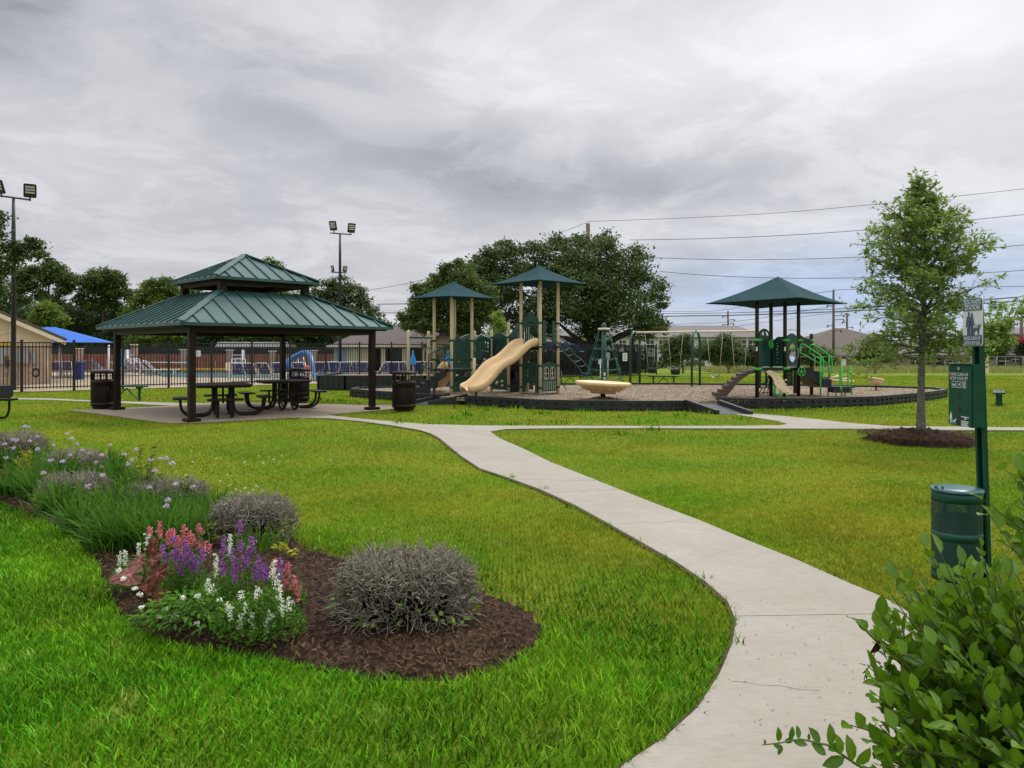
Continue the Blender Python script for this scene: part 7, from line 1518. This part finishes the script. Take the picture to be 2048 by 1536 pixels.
# ================================================================= TREES
def lob(u,v,r,D,dy=0.0,sq=.85): k=D/F; return (X(u,D),D+dy*r*k,Zt(v,D),r*k*1.02,r*k*sq,r*k*.9)
D=52.
big=[(1190,520,62),(1110,512,52),(1262,530,48),(1040,535,50),(1005,580,50),(960,560,42),(1295,578,40),(1150,595,75),(1075,620,60),(1235,615,68),(1298,640,38),(1120,560,60),(1205,575,70),(1280,665,24),(1320,605,20),(1325,655,18),(1160,482,24),(1210,478,22),(1115,486,22),(1060,495,22),(1025,505,18),(940,590,38),(1180,640,50),(985,560,38),(965,590,36),(975,530,30),(990,620,34),(958,535,30),(935,560,28),(985,508,26),(1010,500,28),(1085,655,34),(1010,640,36)]
el=[]
for u,v,r in big:
    for dy in (-1.2,.6): el.append(lob(u+random.uniform(-6,6),v+random.uniform(-5,5),r*.80,D,dy+random.uniform(-.5,.5)))
tb=(X(1190,D),D,gz(D)); fk=(X(1192,D),D,Zt(700,D))
tops=[W(u,v,D+dd) for u,v,dd in ((1110,640,-1),(1140,600,1),(1190,560,0),(1240,620,-1),(1290,650,1),(1210,600,2),(1080,670,-2),(1330,660,0),(1160,620,-2),(1255,665,-1))]
cloud('live_oak','huge spreading live oak with thick dark trunk behind the tall play tower','tree',el,80000,.20,'oak',trunk=(tb,tops,.42,fk),shell=.45)
D=47.
lf_=[(845,640,28),(858,605,34),(835,615,24),(818,650,18),(885,640,30),(905,595,40),(935,620,34),(870,580,24),(905,650,22),(945,650,26),(842,580,18),(925,565,34),(812,632,14),(880,560,20),(960,590,34),(895,540,16),(925,530,16),(850,660,14),(970,625,26)]
el=[lob(u,v,r*.9,D,random.uniform(-.8,.8)) for u,v,r in lf_ for _ in (0,1)]
tops=[W(u,v,D) for u,v in ((845,655),(870,630),(905,610),(935,620),(880,660),(960,640))]
cloud('live_oak','brighter green oak with bare crooked limbs behind the first canopy','tree',el,40000,.17,'oakm',trunk=((X(957,D),D,gz(D)),tops,.22,W(955,690,D)),shell=.5)
cloud('small_tree','small light green feathery tree behind the wavy slide','tree',[lob(995,640,16,36),lob(1000,655,18,36),lob(990,665,16,36),lob(1005,672,14,36),lob(998,627,8,36)],3600,.09,'sapling',trunk=((X(998,36),36,0),[W(995,650,36)],.05),shell=.3)
# near tree whose branch hangs in from the left
D=24.; el=[lob(u,v,r,D,random.uniform(-.8,.8)) for u,v,r in ((-10,430,16),(0,470,24),(-30,520,60),(20,495,24),(45,500,22),(65,490,15),(80,507,14),(97,518,8),(58,478,9),(-5,560,24),(-15,590,26),(30,520,16),(112,525,3.5),(-80,480,60),(8,540,14),(-60,430,30),(5,450,10))]
cloud('overhanging_tree','dark leafy branch reaching in from the left edge across the light pole','tree',el,15000,.11,'oak',trunk=((X(-190,D),D,0),[W(-60,520,D),W(20,500,D),W(85,508,D),W(-100,420,D)],.2,W(-180,600,D)),shell=.25)
def tree(name,label,D,lobes,n,size,mat,u0,tops,r0,grp='trees behind the pool',vf=690,shell=.45,bark='bark'):
    el=[lob(u,v,r*.95,D,random.uniform(-.7,.7)) for u,v,r in lobes for _ in (0,1)]
    cloud(name,label,'tree',el,n,size,mat,trunk=((X(u0,D),D,gz(D)),[W(u,v,D) for u,v in tops],r0,W(u0,vf,D)),group=grp,shell=shell,barkm=bark)
tree('pine_tree','open crowned pine left of the others, above the cream building',78,[(52,548,18),(75,545,16),(100,538,20),(118,548,20),(140,562,18),(60,570,16),(95,560,16),(40,575,14),(128,580,16),(80,590,14),(110,600,16),(45,600,12)],14000,.26,'pine',98,[(60,560),(100,550),(135,570),(80,580)],.22,vf=600)
tree('pine_tree','rounded pine with a dense dome crown, second from the left',80,[(205,556,24),(185,560,20),(230,560,22),(240,580,20),(175,580,16),(205,575,22),(258,585,10),(262,600,10),(165,600,14),(220,600,20),(190,610,18)],15000,.26,'pine',207,[(185,570),(210,560),(235,575)],.22,vf=620)
tree('broadleaf_tree','mid green broad tree just left of the pavilion roof',74,[(290,590,24),(310,575,20),(335,570,18),(325,600,26),(355,585,18),(280,620,22),(350,620,26),(385,580,14),(395,600,16),(310,640,26),(375,640,22),(260,640,22)],17000,.26,'oakb',330,[(290,590),(330,580),(360,600)],.22)
tree('broadleaf_tree','tall tree top showing behind the cupola of the pavilion',88,[(540,528,16),(520,535,14),(556,535,12),(545,555,22),(515,565,20),(560,575,22),(480,590,26),(530,600,28),(590,600,24),(440,600,22)],11000,.28,'oakb',535,[(540,540),(520,570)],.25)
tree('broadleaf_tree','rounded olive green tree between the pavilion roof and the open sky',66,[(650,580,22),(680,570,22),(705,585,24),(725,605,20),(745,625,16),(670,610,30),(710,635,26),(640,620,26),(700,660,22),(755,645,9),(630,600,18),(660,645,26),(740,665,12)],20000,.20,'oak',672,[(650,590),(690,590),(720,620)],.22)
fill=[('darkest wood edge tree low behind the cream gable',84,[(20,600,30),(-10,570,34),(35,640,34),(0,650,34),(-30,620,40)],'deep',15),
('dark shaded tree behind the blue shade canopy',82,[(150,630,34),(175,655,34),(130,665,30),(200,640,30),(155,690,26)],'deep',160),
('yellowish green low tree right above the cream roof slope',70,[(95,625,22),(75,640,20),(115,640,20),(60,655,16),(100,655,20)],'oakb',90),
('dark tree left behind the pavilion post, above the wooden fence',80,[(235,640,34),(225,675,30),(265,670,30),(210,690,24)],'deep',240),
('green tree under the left eave of the pavilion',72,[(300,670,28),(330,680,24),(275,690,22),(350,660,26)],'oakb',305),
('dark tree seen under the pavilion roof beside the front post',80,[(400,650,34),(420,680,30),(385,690,24),(440,660,30)],'deep',410),
('bushy green tree seen under the middle of the pavilion roof',76,[(480,660,30),(500,685,24),(465,690,22),(520,665,28)],'oak',485),
('green tree seen under the pavilion roof by the back post',76,[(555,665,28),(580,685,24),(540,690,22),(600,660,26)],'oak',560),
('dark tree seen under the right eave of the pavilion',78,[(625,675,26),(650,690,20),(610,695,18),(665,675,24),(640,655,26)],'deep',640)]
for lbl,D,lo_,mt,u0 in fill: tree('broadleaf_tree',lbl,D,lo_,9000,.27,mt,u0,[(lo_[0][0],lo_[0][1])],.2,vf=700,shell=.3)
# things of the field
tree('crape_myrtle','broad crape myrtle with bare tan trunks between middle and right swings',60,[(1440,690,24),(1415,700,20),(1465,700,22),(1450,680,16),(1480,712,14),(1400,710,12),(1432,714,20),(1462,718,16)],11000,.16,'oak',1458,[(1430,695),(1450,690),(1475,700),(1440,705)],.11,'crape myrtles in the field',vf=738,bark='barkT')
tree('crape_myrtle','crape myrtle seen between the first and middle swing arches',62,[(1350,690,20),(1370,680,16),(1335,700,18),(1365,705,20),(1385,700,12),(1340,715,14)],8000,.16,'oak',1366,[(1350,700),(1370,690)],.08,'crape myrtles in the field',vf=735)
tree('crape_myrtle','dark crape myrtle just left of the dark front canopy post',66,[(1500,705,18),(1490,715,18),(1508,720,14),(1480,722,12)],6000,.17,'deep',1495,[(1500,708)],.08,'crape myrtles in the field',vf=735)
tree('crape_myrtle','small dark crape myrtle before the brick house beside the lime rails',85,[(1615,705,18),(1640,708,20),(1655,716,14),(1600,716,14),(1628,722,16)],7000,.2,'oak',1652,[(1615,710),(1640,708)],.09,'crape myrtles in the field',vf=736)
tree('crape_myrtle','slim crape myrtle with pale bare trunks behind the tan cup spinner',58,[(1750,690,24),(1740,706,22),(1768,700,22),(1725,712,12),(1775,716,14)],7000,.15,'oak',1751,[(1745,705),(1757,700),(1750,715)],.09,'crape myrtles in the field',vf=752,bark='barkT')
tree('small_tree','bright green feathery tree partly hidden behind the dog waste sign',30,[(1985,665,24),(2005,650,18),(1975,690,24),(2000,680,20),(1960,660,26),(1968,700,18)],7000,.11,'sapling',1968,[(1985,670)],.05,None,vf=720)
tree('broadleaf_tree','dark rounded tree beside the far house behind the dog waste sign',110,[(2000,690,22),(1985,700,20),(2018,680,16),(1970,705,16)],6000,.28,'deep',1995,[(2000,695)],.15,None,vf=725)
tree('crape_myrtle','crimson flowering crape myrtle at the right edge before the house roof',100,[(2040,688,14),(2052,684,16),(2046,698,16),(2060,700,16)],5000,.22,'deep',2048,[(2045,692)],.1,None,vf=725)
vs,fl,cn,at=leaves_np(np.array([(X(2047,99)+random.gauss(0,.9),99+random.gauss(0,1),Zt(679,99)+random.gauss(0,.25)) for _ in range(700)]),.22,.6); rt=[o for o in COL.objects if o.get('label','').startswith('crimson flowering')][0]; np_mesh('blossom',vs,fl,cn,'redpetal',at,parent=rt)
# overhanging twig at the right edge, fuller oak branch between sapling and frame
cloud('leafy_branch','loose leafy oak branch reaching in from the right edge above the houses','tree branch',[lob(2045,610,8,9),lob(2030,625,7,9),lob(2015,622,6,9),lob(1995,632,7,9),lob(1975,625,6,9),lob(2048,632,7,9),lob(2060,615,14,9)],240,.085,'sapling',trunk=((X(2100,9),9,Zt(620,9)),[W(2030,622,9),W(1985,628,9)],.008,tuple(W(2070,618,9))),asp=.4)
# far woods
el=[]
for i in range(34): u=1480+i*9; el.append(lob(u,694+random.uniform(-4,3)-(5 if i%7==0 else 0),12,260,0,.9))
cloud('far_wood','','',el,9000,.9,'oak',kind='stuff')
el=[]
for i in range(30): u=-120+i*31; el.append(lob(u,668+random.uniform(-8,8),30,98,0,.9)); el.append(lob(u+12,705,26,98,0,.9))
for i in range(20): u=-70+i*29; el.append(lob(u,628+random.uniform(-14,10)+max(0,(u-250))*.08,30,94,0,.9))
cloud('dark_wood','','',el,52000,.42,'deep',kind='stuff',shell=.2)
el=[lob(u,728+random.uniform(-3,3),11,135,0) for u in range(1110,1560,16)]
cloud('far_shrubbery','','',el,9000,.4,'oak',kind='stuff')
